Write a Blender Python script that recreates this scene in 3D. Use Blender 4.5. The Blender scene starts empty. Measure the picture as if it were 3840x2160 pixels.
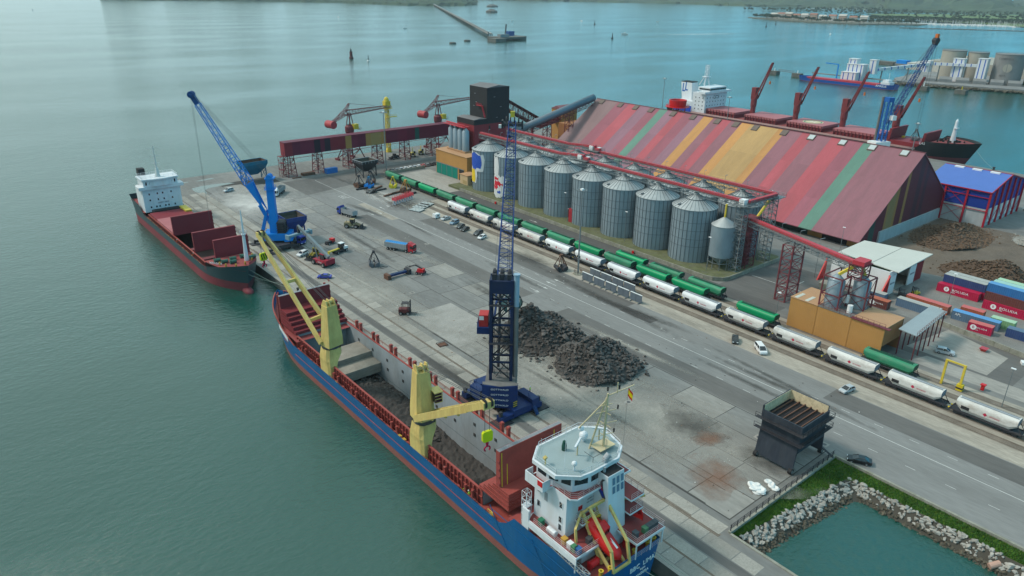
import bpy,bmesh,math,random
from mathutils import Vector,Matrix
from math import sin,cos,pi,radians,sqrt,atan2,hypot
RND=random.Random(7)
SC=bpy.context.scene
C=SC.collection
# ------------------------------------------------------------------ camera
cam_d=bpy.data.cameras.new('camera');cam=bpy.data.objects.new('camera',cam_d);C.objects.link(cam)
YAW,PITCH,ROLL=0.694349875,0.395012550,0.0158500577
_f=Vector((sin(YAW)*cos(PITCH),cos(YAW)*cos(PITCH),-sin(PITCH)))
_r=Vector((cos(YAW),-sin(YAW),0));_u=_r.cross(_f)
_r2=_r*cos(ROLL) + _u*sin(ROLL);_u2=_u*cos(ROLL) - _r*sin(ROLL)
cam.matrix_world=Matrix(((_r2.x,_u2.x,-_f.x,0),(_r2.y,_u2.y,-_f.y,0),(_r2.z,_u2.z,-_f.z,88.0),(0,0,0,1)))
cam_d.sensor_width=36;cam_d.lens=25.38;cam_d.clip_start=1;cam_d.clip_end=40000
SC.camera=cam
# ------------------------------------------------------------------ sky, sun, exposure
SUN_EL,SUN_AZ=radians(48),radians(-42)      # azimuth from +Y towards +X
world=bpy.data.worlds.new('World');SC.world=world;world.use_nodes=True
wn=world.node_tree;wn.nodes.clear()
sky=wn.nodes.new('ShaderNodeTexSky');sky.sky_type='NISHITA';sky.sun_disc=False
sky.sun_elevation=SUN_EL;sky.sun_rotation=SUN_AZ
sky.altitude=0;sky.air_density=1.0;sky.dust_density=0.8;sky.ozone_density=1.0
bg=wn.nodes.new('ShaderNodeBackground');bg.inputs[1].default_value=0.078
wo=wn.nodes.new('ShaderNodeOutputWorld')
# thin high cloud: pale and bright around the hidden sun, thinning to clear blue away from it
wtc=wn.nodes.new('ShaderNodeTexCoord');wdot=wn.nodes.new('ShaderNodeVectorMath');wdot.operation='DOT_PRODUCT';wdot.inputs[1].default_value=(sin(SUN_AZ)*cos(SUN_EL),cos(SUN_AZ)*cos(SUN_EL),sin(SUN_EL))
wmr=wn.nodes.new('ShaderNodeMapRange');wmr.interpolation_type='SMOOTHSTEP';wmr.inputs[1].default_value=-.25;wmr.inputs[2].default_value=.75
vcol=wn.nodes.new('ShaderNodeMix');vcol.data_type='RGBA';vcol.inputs[6].default_value=(.9,8.6,13.0,1);vcol.inputs[7].default_value=(11.0,13.6,13.0,1)
veil=wn.nodes.new('ShaderNodeMix');veil.data_type='RGBA';veil.inputs[0].default_value=.75
wn.links.new(wtc.outputs['Generated'],wdot.inputs[0]);wn.links.new(wdot.outputs['Value'],wmr.inputs[0]);wn.links.new(wmr.outputs[0],vcol.inputs[0])
wn.links.new(sky.outputs[0],veil.inputs[6]);wn.links.new(vcol.outputs[2],veil.inputs[7]);wn.links.new(veil.outputs[2],bg.inputs[0]);wn.links.new(bg.outputs[0],wo.inputs[0])
sun_d=bpy.data.lights.new('sun','SUN');sun_d.energy=2.3;sun_d.angle=radians(10);sun_d.color=(1,.91,.80)
sun=bpy.data.objects.new('sun',sun_d);C.objects.link(sun)
_sd=Vector((sin(SUN_AZ)*cos(SUN_EL),cos(SUN_AZ)*cos(SUN_EL),sin(SUN_EL)))
sun.rotation_euler=_sd.to_track_quat('Z','Y').to_euler();sun.location=(0,0,300)
SC.view_settings.view_transform='Standard';SC.view_settings.look='None'
SC.view_settings.exposure=0.15;SC.view_settings.gamma=1.0;SC.view_settings.use_curve_mapping=False
SC.render.engine='CYCLES';SC.cycles.max_bounces=5;SC.cycles.diffuse_bounces=3;SC.cycles.glossy_bounces=3
SC.cycles.transmission_bounces=2;SC.cycles.volume_bounces=0;SC.cycles.caustics_reflective=False;SC.cycles.caustics_refractive=False
# ------------------------------------------------------------------ materials
MATS={}
def _n(nt,t,**kw):
 n=nt.nodes.new(t)
 for k,v in kw.items(): setattr(n,k,v)
 return n
def M(name,col,rough=.6,metal=0.0,var=.16,scale=.35,dirt=0.0,dirtcol=(.06,.045,.035),dscale=.25,stretch=(1,1,1),
 wave=None,bump=0.0,bscale=6,spec=.3,rnd=.0,fine=.0):
 """Procedural paint / metal / stone: base colour with blotches, dirt patches, optional ribs and relief."""
 if name in MATS: return MATS[name]
 m=bpy.data.materials.new(name);m.use_nodes=True;nt=m.node_tree;L=nt.links
 b=nt.nodes['Principled BSDF'];b.inputs['Roughness'].default_value=rough;b.inputs['Metallic'].default_value=metal
 b.inputs['Specular IOR Level'].default_value=spec
 tc=_n(nt,'ShaderNodeTexCoord');mp=_n(nt,'ShaderNodeMapping');mp.inputs['Scale'].default_value=stretch
 L.new(tc.outputs['Object'],mp.inputs[0])
 oi=_n(nt,'ShaderNodeObjectInfo')
 ad=_n(nt,'ShaderNodeVectorMath',operation='ADD');L.new(mp.outputs[0],ad.inputs[0])
 cmb=_n(nt,'ShaderNodeCombineXYZ');ml=_n(nt,'ShaderNodeMath',operation='MULTIPLY');ml.inputs[1].default_value=40
 L.new(oi.outputs['Random'],ml.inputs[0]);L.new(ml.outputs[0],cmb.inputs[0]);L.new(ml.outputs[0],cmb.inputs[1]);L.new(cmb.outputs[0],ad.inputs[1])
 nz=_n(nt,'ShaderNodeTexNoise');nz.inputs['Scale'].default_value=scale;nz.inputs['Detail'].default_value=8;nz.inputs['Roughness'].default_value=.65
 L.new(ad.outputs[0],nz.inputs['Vector'])
 mr=_n(nt,'ShaderNodeMapRange');mr.inputs[1].default_value=.25;mr.inputs[2].default_value=.75
 mr.inputs[3].default_value=1-var;mr.inputs[4].default_value=1+var;L.new(nz.outputs['Fac'],mr.inputs[0])
 hs=_n(nt,'ShaderNodeHueSaturation');hs.inputs['Color'].default_value=(*col,1)
 last=mr.outputs[0]
 if rnd:
  m2=_n(nt,'ShaderNodeMapRange');m2.inputs[3].default_value=1-rnd;m2.inputs[4].default_value=1+rnd;L.new(oi.outputs['Random'],m2.inputs[0])
  mm=_n(nt,'ShaderNodeMath',operation='MULTIPLY');L.new(last,mm.inputs[0]);L.new(m2.outputs[0],mm.inputs[1]);last=mm.outputs[0]
 if fine:
  n3=_n(nt,'ShaderNodeTexNoise');n3.inputs['Scale'].default_value=scale*14;n3.inputs['Detail'].default_value=4;L.new(ad.outputs[0],n3.inputs['Vector'])
  m3=_n(nt,'ShaderNodeMapRange');m3.inputs[1].default_value=.3;m3.inputs[2].default_value=.7;m3.inputs[3].default_value=1-fine;m3.inputs[4].default_value=1+fine;L.new(n3.outputs['Fac'],m3.inputs[0])
  mm=_n(nt,'ShaderNodeMath',operation='MULTIPLY');L.new(last,mm.inputs[0]);L.new(m3.outputs[0],mm.inputs[1]);last=mm.outputs[0]
 L.new(last,hs.inputs['Value']);out=hs.outputs[0]
 if dirt:
  n2=_n(nt,'ShaderNodeTexNoise');n2.inputs['Scale'].default_value=dscale;n2.inputs['Detail'].default_value=10;n2.inputs['Roughness'].default_value=.72
  mp2=_n(nt,'ShaderNodeMapping');mp2.inputs['Location'].default_value=(13,7,3);L.new(ad.outputs[0],mp2.inputs[0]);L.new(mp2.outputs[0],n2.inputs['Vector'])
  r2=_n(nt,'ShaderNodeMapRange');r2.inputs[1].default_value=.46;r2.inputs[2].default_value=.72;r2.inputs[3].default_value=0;r2.inputs[4].default_value=dirt;L.new(n2.outputs['Fac'],r2.inputs[0])
  mx=_n(nt,'ShaderNodeMix',data_type='RGBA');L.new(r2.outputs[0],mx.inputs[0]);L.new(out,mx.inputs[6]);mx.inputs[7].default_value=(*dirtcol,1);out=mx.outputs[2]
 L.new(out,b.inputs['Base Color'])
 h=None
 if wave:
  ax,per,st=wave      # ribs: axis, metres per rib, relief
  w=_n(nt,'ShaderNodeTexWave',bands_direction=ax);w.inputs['Scale'].default_value=.314/per;L.new(tc.outputs['Object'],w.inputs['Vector'])
  bp=_n(nt,'ShaderNodeBump');bp.inputs['Strength'].default_value=st;bp.inputs['Distance'].default_value=.05;L.new(w.outputs['Fac'],bp.inputs['Height']);h=bp
 if bump:
  nb=_n(nt,'ShaderNodeTexNoise');nb.inputs['Scale'].default_value=bscale;nb.inputs['Detail'].default_value=5;L.new(ad.outputs[0],nb.inputs['Vector'])
  bp=_n(nt,'ShaderNodeBump');bp.inputs['Strength'].default_value=bump;bp.inputs['Distance'].default_value=.1;L.new(nb.outputs['Fac'],bp.inputs['Height'])
  if h: L.new(h.outputs[0],bp.inputs['Normal'])
  h=bp
 if h: L.new(h.outputs[0],b.inputs['Normal'])
 MATS[name]=m;return m
# ------------------------------------------------------------------ mesh builder
class MB:
 def __init__(s): s.v=[];s.f=[];s.m=[];s.k=0;s.c=[];s.a=[]
 def mat(s,k): s.k=k;return s
 def add(s,vs,fs):
  o=len(s.v);s.v += [tuple(v) for v in vs];s.f += [tuple(i+o for i in f) for f in fs];s.m += [s.k]*len(fs);s.a.append((len(s.v),len(s.f)));return s
 def hexa(s,b,t):
  return s.add(list(b)+list(t),[(3,2,1,0),(4,5,6,7),(0,1,5,4),(1,2,6,5),(2,3,7,6),(3,0,4,7)])
 def box(s,x0,y0,z0,x1,y1,z1):
  if x1 < x0: x0,x1=x1,x0
  if y1 < y0: y0,y1=y1,y0
  if z1 < z0: z0,z1=z1,z0
  return s.hexa([(x0,y0,z0),(x1,y0,z0),(x1,y1,z0),(x0,y1,z0)],[(x0,y0,z1),(x1,y0,z1),(x1,y1,z1),(x0,y1,z1)])
 def cbox(s,c,d,rz=0,rx=0):
  R=Matrix.Rotation(rz,3,'Z') @ Matrix.Rotation(rx,3,'X');q=[]
  for z in (-1,1):
   for x,y in ((-1,-1),(1,-1),(1,1),(-1,1)):
    q.append(R @ Vector((x*d[0]/2,y*d[1]/2,z*d[2]/2)) + Vector(c))
  return s.hexa(q[:4],q[4:])
 def prism(s,poly,z0,z1):
  n=len(poly)
  if sum(poly[i][0]*poly[(i+1) % n][1]-poly[(i+1) % n][0]*poly[i][1] for i in range(n)) < 0: poly=poly[::-1]
  return s.add([(p[0],p[1],z0) for p in poly]+[(p[0],p[1],z1) for p in poly],
     [tuple(range(n-1,-1,-1)),tuple(range(n,2*n))]+[(i,(i+1) % n,n+(i+1) % n,n+i) for i in range(n)])
 def ext(s,poly,ax,a0,a1):
  """profile polygon swept along x (poly in y,z) or y (poly in x,z)"""
  n=len(poly)
  P=(lambda p,a: (a,p[0],p[1])) if ax == 'x' else (lambda p,a: (p[0],a,p[1]))
  if ax == 'y': a0,a1=a1,a0
  if sum(poly[i][0]*poly[(i+1) % n][1]-poly[(i+1) % n][0]*poly[i][1] for i in range(n)) < 0: poly=poly[::-1]
  if (ax == 'x') == (a1 < a0): poly=poly[::-1]
  if ax == 'y': poly=poly[::-1];
  fs=[tuple(range(n-1,-1,-1)),tuple(range(n,2*n))]+[(i,(i+1) % n,n+(i+1) % n,n+i) for i in range(n)]
  return s.add([P(p,a0) for p in poly]+[P(p,a1) for p in poly],fs)
 def cyl(s,p0,p1,r0,r1=None,n=8,cap=True):
  r1=r0 if r1 is None else r1;p0=Vector(p0);p1=Vector(p1);d=(p1-p0)
  if d.length < 1e-6: return s
  d.normalize();a=Vector((0,0,1)) if abs(d.z) < .9 else Vector((1,0,0));e=d.cross(a).normalized();g=d.cross(e)
  vs=[]
  for p,r in ((p0,r0),(p1,r1)):
   for i in range(n):
    t=2*pi*(i+.5)/n;vs.append(p+e*(r*cos(t))+g*(r*sin(t)))
  fs=[(i,n+i,n+(i+1) % n,(i+1) % n) for i in range(n)]
  if cap: fs += [tuple(range(n)),tuple(range(2*n-1,n-1,-1))]
  return s.add(vs,fs)
 def bar(s,p0,p1,w,h=None,up=(0,0,1)):
  h=w if h is None else h;p0=Vector(p0);p1=Vector(p1);d=(p1-p0)
  if d.length < 1e-6: return s
  d.normalize();u=Vector(up)
  if abs(d.dot(u)) > .99: u=Vector((1,0,0))
  e=d.cross(u).normalized();g=e.cross(d)
  q=[p+e*(a*w/2)+g*(b*h/2) for p in (p0,p1) for a,b in ((-1,-1),(1,-1),(1,1),(-1,1))]
  return s.hexa(q[:4],q[4:])
 def path(s,pts,r,n=6):
  for a,b in zip(pts,pts[1:]): s.cyl(a,b,r,n=n)
  return s
 def lathe(s,prof,n=16,c=(0,0,0),a0=0,a1=2*pi):
  full=abs(a1-a0-2*pi) < 1e-6;m=n if full else n+1;o=[]
  for r,z in prof:
   for i in range(m):
    t=a0+(a1-a0)*i/n;o.append((c[0]+r*cos(t),c[1]+r*sin(t),c[2]+z))
  fs=[]
  for j in range(len(prof)-1):
   for i in range(n):
    k=(i+1) % m;fs.append((j*m+i,j*m+k,(j+1)*m+k,(j+1)*m+i))
  return s.add(o,fs)
 def sphere(s,c,r,n=10,sz=1):
  return s.lathe([(max(.001,r*sin(pi*k/(n//2+1))),-r*sz*cos(pi*k/(n//2+1))) for k in range(n//2+2)],n,c)
 def quad(s,*p): return s.add(p,[tuple(range(len(p)))])
 def lattice(s,p0,p1,a,b,n,rc,rd,up=(0,0,1),x=False,open_ends=True):
  """four-chord lattice girder from p0 to p1; a,b = (width,height) at either end"""
  p0=Vector(p0);p1=Vector(p1);d=(p1-p0).normalized();u=Vector(up)
  if abs(d.dot(u)) > .98: u=Vector((0,1,0))
  e=d.cross(u).normalized();g=e.cross(d)
  def K(t,i):
   w=(a[0]+(b[0]-a[0])*t)/2;h=(a[1]+(b[1]-a[1])*t)/2;sx,sy=((-1,-1),(1,-1),(1,1),(-1,1))[i]
   return p0+(p1-p0)*t+e*(sx*w)+g*(sy*h)
  for i in range(4): s.cyl(K(0,i),K(1,i),rc,n=4,cap=False)
  for j in range(n):
   t0,t1=j/n,(j+1)/n
   for i in range(4):
    k=(i+1) % 4
    if (j+i) % 2 == 0 or x: s.cyl(K(t0,i),K(t1,k),rd,n=3,cap=False)
    if (j+i) % 2 == 1 or x: s.cyl(K(t0,k),K(t1,i),rd,n=3,cap=False)
    s.cyl(K(t1,i),K(t1,k),rd,n=3,cap=False)
    if j == 0: s.cyl(K(0,i),K(0,k),rd,n=3,cap=False)
  return s
 def rail(s,pts,h=1.1,post=1.8,r=.04,bars=2,closed=False):
  """handrail along a polyline"""
  P=[Vector(p) for p in pts]
  if closed: P.append(P[0])
  for a,b in zip(P,P[1:]):
   for k in range(1,bars+1):
    z=Vector((0,0,h*k/bars));s.cyl(a+z,b+z,r,n=3,cap=False)
   n=max(1,int((b-a).length/post))
   for i in range(n+1):
    q=a+(b-a)*(i/n);s.cyl(q,q+Vector((0,0,h)),r,n=3,cap=False)
  return s
 def mesh(s,name,mats,smooth=False):
  me=bpy.data.meshes.new(name);me.from_pydata(s.v,[],s.f)
  for m in (mats if isinstance(mats,(list,tuple)) else [mats]): me.materials.append(m)
  if any(s.m): me.polygons.foreach_set('material_index',s.m)
  if smooth: me.polygons.foreach_set('use_smooth',[True]*len(s.f))
  me.update();return me
 def cut(s): s.c.append((len(s.v),len(s.f)));return s
 def each(s,name,mats,parent=None,smooth=False):
  """one object for each piece between cuts"""
  out=[];pv=pf=0
  for v,f in (s.c+([(len(s.v),len(s.f))] if s.c[-1][0] < len(s.v) else []) if s.c else s.a):
   q=MB();q.v=s.v[pv:v];q.f=[tuple(i-pv for i in t) for t in s.f[pf:f]];q.m=s.m[pf:f];pv,pf=v,f;out.append(q.build(name,mats,parent,smooth))
  return out
 def build(s,name,mats,parent=None,smooth=False,kind=None):
  o=bpy.data.objects.new(name,s.mesh(name,mats,smooth));C.objects.link(o)
  if parent is not None: o.parent=parent
  if kind: o['kind']=kind
  return o
def T(name,label,cat,loc=(0,0,0),rz=0.0,group=None):
 o=bpy.data.objects.new(name,None);C.objects.link(o);o.location=loc;o.rotation_euler=(0,0,rz);o.empty_display_size=.5
 return tag(o,label,cat,group)
def tag(o,label,cat,group=None):
 o['label']=label;o['category']=cat
 if group: o['group']=group
 return o
def struct(o): o['kind']='structure';return o
KIDS={}
def kids(o):
 return list(o.children)
def dup(root,loc,rz=None,label=None,group=None,skip=()):
 r=root.copy();C.objects.link(r);r.location=loc
 if rz is not None: r.rotation_euler=(0,0,rz)
 if label: r['label']=label
 if group: r['group']=group
 for ch in list(root.children):
  if ch.name.split('.')[0] in skip: continue
  c=ch.copy();C.objects.link(c);c.parent=r
  for gch in list(ch.children):
   d=gch.copy();C.objects.link(d);d.parent=c
 return r
def recolor(root,old,new):
 """give a copy its own paint: swap one material on its parts"""
 for o in list(root.children)+[g for c in root.children for g in c.children]:
  if o.type == 'MESH' and old in [ms.material for ms in o.material_slots]:
   o.data=o.data.copy()
   for i,mt in enumerate(o.data.materials):
    if mt == old: o.data.materials[i]=new
def text(s,size,mt,parent,loc,ax_x,ax_y,name='lettering',ex=.01,align='CENTER',squash=1.0):
 """flat raised lettering as a mesh part; ax_x = reading direction, ax_y = up direction"""
 cu=bpy.data.curves.new('t','FONT');cu.body=s;cu.size=size;cu.extrude=ex;cu.align_x=align;cu.align_y='CENTER';cu.resolution_u=2
 o=bpy.data.objects.new('t',cu);C.objects.link(o)
 dg=bpy.context.evaluated_depsgraph_get();me=bpy.data.meshes.new_from_object(o.evaluated_get(dg))
 bpy.data.objects.remove(o);bpy.data.curves.remove(cu)
 X=Vector(ax_x).normalized();Y=Vector(ax_y).normalized();Z=X.cross(Y)
 me.transform(Matrix(((X.x*squash,Y.x,Z.x,loc[0]),(X.y*squash,Y.y,Z.y,loc[1]),(X.z*squash,Y.z,Z.z,loc[2]),(0,0,0,1))))
 me.materials.clear();me.materials.append(mt)
 r=bpy.data.objects.new(name,me);C.objects.link(r);r.parent=parent
 return r
# ================================================================== SETTING
WATER=-3.0
m_conc=M('concrete',(.30,.285,.26),.85,var=.22,scale=.06,dirt=.5,dirtcol=(.12,.115,.105),dscale=.05,stretch=(1.6,.5,1),fine=.12,bump=.15,bscale=2)
m_slab=M('apron_concrete',(.295,.28,.25),.85,var=.16,scale=.2,dirt=.35,dirtcol=(.14,.13,.115),dscale=.3,rnd=.14,fine=.12,bump=.2,bscale=3)
m_asph=M('asphalt',(.115,.112,.108),.9,var=.22,scale=.05,dirt=.35,dirtcol=(.20,.19,.175),dscale=.045,stretch=(2,.35,1),fine=.1,bump=.15,bscale=4)
m_asph2=M('worn_asphalt',(.20,.20,.195),.9,var=.14,scale=.07,dirt=.4,dirtcol=(.135,.13,.125),dscale=.07,stretch=(2,.3,1),fine=.1,bump=.15,bscale=4)
m_asph3=M('patched_asphalt',(.085,.083,.082),.9,var=.16,scale=.1,dirt=.3,dirtcol=(.15,.145,.135),dscale=.08,stretch=(2,.4,1),fine=.1)
m_silt=M('siding_concrete',(.33,.30,.255),.9,var=.22,scale=.09,dirt=.55,dirtcol=(.11,.10,.085),dscale=.12,stretch=(1.8,.4,1),fine=.15,bump=.2,bscale=3)
m_wall=M('quay_wall_concrete',(.12,.12,.11),.85,var=.3,scale=.3,dirt=.6,dirtcol=(.05,.06,.045),dscale=.3,bump=.3,bscale=2)
m_white_line=M('road_paint',(.55,.55,.53),.8,var=.18,scale=.8,dirt=.5,dirtcol=(.3,.3,.28),dscale=1.2)
m_rust=M('rust',(.12,.06,.04),.85,var=.3,scale=.8)
m_steel=M('dark_steel',(.10,.10,.105),.5,.5,var=.2,scale=1)
m_black=M('black_rubber',(.02,.02,.022),.75,var=.2,scale=2)
m_glass=M('dark_glass',(.015,.02,.025),.08,var=.1,spec=.8)
m_white=M('white_paint',(.72,.735,.74),.45,var=.05,scale=.4,dirt=.15,dirtcol=(.4,.36,.31),dscale=.5)
m_grey=M('grey_paint',(.30,.32,.34),.55,var=.1,scale=.6,dirt=.25,dirtcol=(.12,.11,.10))
m_yellow=M('yellow_paint',(.62,.46,.05),.5,var=.12,scale=.6,dirt=.3,dirtcol=(.2,.13,.04))
# --- water
def water_mat(name,deep,rough,b1,b2):
 m=bpy.data.materials.new(name);m.use_nodes=True;nt=m.node_tree;L=nt.links;b=nt.nodes['Principled BSDF']
 b.inputs['Roughness'].default_value=rough;b.inputs['IOR'].default_value=1.72;b.inputs['Specular IOR Level'].default_value=.5
 tc=_n(nt,'ShaderNodeTexCoord')
 n0=_n(nt,'ShaderNodeTexNoise');n0.inputs['Scale'].default_value=.004;n0.inputs['Detail'].default_value=6
 mp0=_n(nt,'ShaderNodeMapping');mp0.inputs['Scale'].default_value=(1,2.6,1);mp0.inputs['Rotation'].default_value=(0,0,radians(40));L.new(tc.outputs['Object'],mp0.inputs[0]);L.new(mp0.outputs[0],n0.inputs['Vector'])
 mx=_n(nt,'ShaderNodeMix',data_type='RGBA');L.new(n0.outputs['Fac'],mx.inputs[0])
 mx.inputs[6].default_value=(*[c*.85 for c in deep],1);mx.inputs[7].default_value=(*[c*1.15 for c in deep],1);L.new(mx.outputs[2],b.inputs['Base Color'])
 # calm and ruffled areas
 n1=_n(nt,'ShaderNodeTexNoise');n1.inputs['Scale'].default_value=.45;n1.inputs['Detail'].default_value=7;n1.inputs['Roughness'].default_value=.62
 mp1=_n(nt,'ShaderNodeMapping');mp1.inputs['Scale'].default_value=(1,1.7,1);mp1.inputs['Rotation'].default_value=(0,0,radians(65));L.new(tc.outputs['Object'],mp1.inputs[0]);L.new(mp1.outputs[0],n1.inputs['Vector'])
 n2=_n(nt,'ShaderNodeTexNoise');n2.inputs['Scale'].default_value=.06;n2.inputs['Detail'].default_value=3;L.new(mp1.outputs[0],n2.inputs['Vector'])
 mr=_n(nt,'ShaderNodeMapRange');mr.inputs[1].default_value=.35;mr.inputs[2].default_value=.65;mr.inputs[3].default_value=b1*.45;mr.inputs[4].default_value=b1*1.5;L.new(n0.outputs['Fac'],mr.inputs[0])
 B1=_n(nt,'ShaderNodeBump');B1.inputs['Distance'].default_value=.5;L.new(mr.outputs[0],B1.inputs['Strength']);L.new(n1.outputs['Fac'],B1.inputs['Height'])
 B2=_n(nt,'ShaderNodeBump');B2.inputs['Distance'].default_value=1.2;B2.inputs['Strength'].default_value=b2;L.new(n2.outputs['Fac'],B2.inputs['Height']);L.new(B1.outputs[0],B2.inputs['Normal'])
 L.new(B2.outputs[0],b.inputs['Normal'])
 return m
m_water=water_mat('sea_water',(.006,.060,.046),.09,.62,.15)
# one sheet, open only where the two working ships' holds reach below the waterline
w=MB();HOLES=[(63.85,77.25,83.75,162.15),(64.25,77.55,233.55,300.45)]
xs=sorted({-9000,16000,*[h[0] for h in HOLES],*[h[1] for h in HOLES]});ys=sorted({-9000,16000,*[h[2] for h in HOLES],*[h[3] for h in HOLES]})
vid={(i,j): i*len(ys)+j for i in range(len(xs)) for j in range(len(ys))};fs=[]
for i in range(len(xs)-1):
 for j in range(len(ys)-1):
  cx_,cy_=(xs[i]+xs[i+1])/2,(ys[j]+ys[j+1])/2
  if not any(h[0] < cx_ < h[1] and h[2] < cy_ < h[3] for h in HOLES): fs.append((vid[i,j],vid[i+1,j],vid[i+1,j+1],vid[i,j+1]))
w.add([(x,y,WATER) for x in xs for y in ys],fs);struct(w.build('water',m_water))
# --- pier: one slab with the small basin cut out of it
QX,QE,BX0,BX1,BY,PR=79.4,366.0,94.3,130.8,52.6,451.0
m_ground=M('yard_surface',(.175,.175,.168),.9,var=.30,scale=.035,dirt=.55,dirtcol=(.115,.11,.102),dscale=.03,stretch=(1.5,.45,1),fine=.13,bump=.15,bscale=2)
w=MB();Z0=-9;YS=-90
for x0,y0,x1,y1 in ((QX,YS,BX0,BY),(QX,BY,PR,QE),(BX1,YS,PR,BY)): w.quad((x0,y0,0),(x1,y0,0),(x1,y1,0),(x0,y1,0))
w.mat(1)
for a,b in (((QX,QE),(QX,YS)),((BX0,YS),(BX0,BY)),((BX0,BY),(BX1,BY)),((BX1,BY),(BX1,YS)),((PR,YS),(PR,QE)),((PR,QE),(QX,QE))):
 w.quad((a[0],a[1],Z0),(b[0],b[1],Z0),(b[0],b[1],0),(a[0],a[1],0))
pier=struct(w.build('pier',[m_ground,m_wall]))
def sheet(name,poly,mt,z,parent=None):
 w=MB();w.quad(*[(x,y,z) for x,y in poly]);o=w.build(name,mt,parent)
 if parent is None: struct(o)
 return o
def rect(x0,y0,x1,y1): return [(x0,y0),(x1,y0),(x1,y1),(x0,y1)]
sheet('road',rect(131.2,-85,157.2,300),m_asph2,.004)
sheet('road_patch',rect(149.7,118,153.4,129.9),m_asph3,.012)
sheet('road_patch',rect(131.4,154.6,137.7,260),m_asph,.012)
sheet('road_patch',rect(150.2,130,156.9,240),m_asph,.008)
sheet('road_patch',rect(150.4,-80,156.9,66),m_asph,.012)
sheet('road_patch',rect(131.4,60,138.6,140),m_asph,.008)
sheet('road_patch',rect(141.7,247,145.0,276),m_silt,.012)
sheet('siding',rect(157.2,-85,183.4,262),m_silt,.004)
sheet('silo_road',rect(183.4,100,190.6,268),m_asph3,.004)
sheet('crossing_road',rect(190.6,40,225,124),m_asph,.004)
sheet('yard_road',[(122,300.2),(203,318),(300,318),(300,334),(122,330)],m_asph,.004)
sheet('yard_apron',rect(183.4,268.2,203,312),m_conc,.006)
sheet('concrete_pad',[(193.4,46),(208,46),(214,63),(194,66)],m_conc,.012)
sheet('concrete_pad',[(186,30),(192.4,38),(192.4,60),(186,62)],m_conc,.012)
sheet('concrete_patch',[(98.0,139.4),(113.0,139.2),(113.0,164.4),(98.0,164.4)],M('pale_patch',(.30,.29,.27),.9,var=.15,scale=.25,dirt=.5,dirtcol=(.22,.21,.19),dscale=.35,fine=.15),.012)
def soft(name,col,dens=.5,scale=.25,var=.2):
 """thin powder / stain lying on the ground: broken up and fading out towards its rim"""
 if name in MATS: return MATS[name]
 m=M(name,col,.95,var=var,scale=scale*1.7,fine=.15);nt=m.node_tree;L=nt.links;b=nt.nodes['Principled BSDF']
 tc=_n(nt,'ShaderNodeTexCoord');gr=_n(nt,'ShaderNodeTexGradient',gradient_type='SPHERICAL');mp=_n(nt,'ShaderNodeMapping')
 mp.inputs['Location'].default_value=(-1,-1,0);mp.inputs['Scale'].default_value=(2,2,0);L.new(tc.outputs['Generated'],mp.inputs[0]);L.new(mp.outputs[0],gr.inputs[0])
 nz=_n(nt,'ShaderNodeTexNoise');nz.inputs['Scale'].default_value=scale;nz.inputs['Detail'].default_value=9;nz.inputs['Roughness'].default_value=.7;L.new(tc.outputs['Object'],nz.inputs['Vector'])
 g2=_n(nt,'ShaderNodeMath',operation='MULTIPLY');g2.inputs[1].default_value=.55;L.new(gr.outputs['Fac'],g2.inputs[0]);ad=_n(nt,'ShaderNodeMath',operation='ADD');L.new(g2.outputs[0],ad.inputs[0]);L.new(nz.outputs['Fac'],ad.inputs[1])
 mr=_n(nt,'ShaderNodeMapRange');mr.inputs[1].default_value=.5;mr.inputs[2].default_value=1.0;mr.inputs[3].default_value=0;mr.inputs[4].default_value=dens;L.new(ad.outputs[0],mr.inputs[0]);L.new(mr.outputs[0],b.inputs['Alpha'])
 return m
def blob(name,cx,cy,rx,ry,mt,z,n=40,seed=1,am=.25,rot=0.0):
 r=random.Random(seed);ph=[r.uniform(0,6.28) for _ in range(5)];p=[]
 for i in range(n):
  t=2*pi*i/n;k=1+am*sum(sin((j+2)*t+ph[j])/(j+1.6) for j in range(5));p.append((rx*k*cos(t),ry*k*sin(t),0))
 w=MB();w.quad(*p);w.v.append((0,0,-.004));o=struct(w.build(name,mt));o.location=(cx,cy,z);o.rotation_euler=(0,0,rot);return o
m_dustp=soft('pale_dust',(.46,.45,.43),1.0,.10);m_scuff=soft('light_scuffs',(.36,.345,.31),.75,.09);m_dstain=soft('dark_stain',(.06,.057,.053),.5,.3);m_rstain=soft('rust_stain',(.24,.10,.05),.45,.35)
blob('dust_patch',106,303,17,36,m_dustp,.016,seed=3,am=.15);blob('dust_patch',157,277,7,20,m_dustp,.024,seed=9,am=.2);blob('dust_patch',90,300,8,50,m_scuff,.034,seed=13,am=.15)
blob('scuff_patch',113,88,17,38,m_scuff,.016,seed=5,am=.15);blob('scuff_patch',104,110,14,40,m_scuff,.020,seed=15,am=.15);blob('scuff_patch',98,190,12,46,m_scuff,.020,seed=25,am=.15)
blob('dark_stain',117,78,7,8,m_dstain,.022,seed=6,am=.3);blob('dark_stain',88,125,4,22,m_dstain,.030,seed=16,am=.2);blob('dark_stain',118,60,5,6,m_dstain,.024,seed=26,am=.3)
blob('dark_stain',115,128,15,24,m_dstain,.014,seed=36,am=.25);blob('dark_stain',157.5,178,4,14,m_dstain,.022,seed=71,am=.3);blob('dark_stain',157,262,9,10,m_dstain,.026,seed=74,am=.3)
rr=random.Random(88)
for k in range(22): blob('tyre_marks',rr.uniform(98,158),rr.uniform(70,300),rr.uniform(.8,2.2),rr.uniform(14,40),m_dstain if k % 3 else m_scuff,.028+.0004*k,seed=90+k,am=.12,rot=rr.uniform(-.12,.12))
blob('rust_stain',105.5,64,6,7,m_rstain,.026,seed=8,am=.3,rot=.6);blob('rust_stain',115.5,72.5,4,3,m_rstain,.027,seed=12,am=.3)
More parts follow.
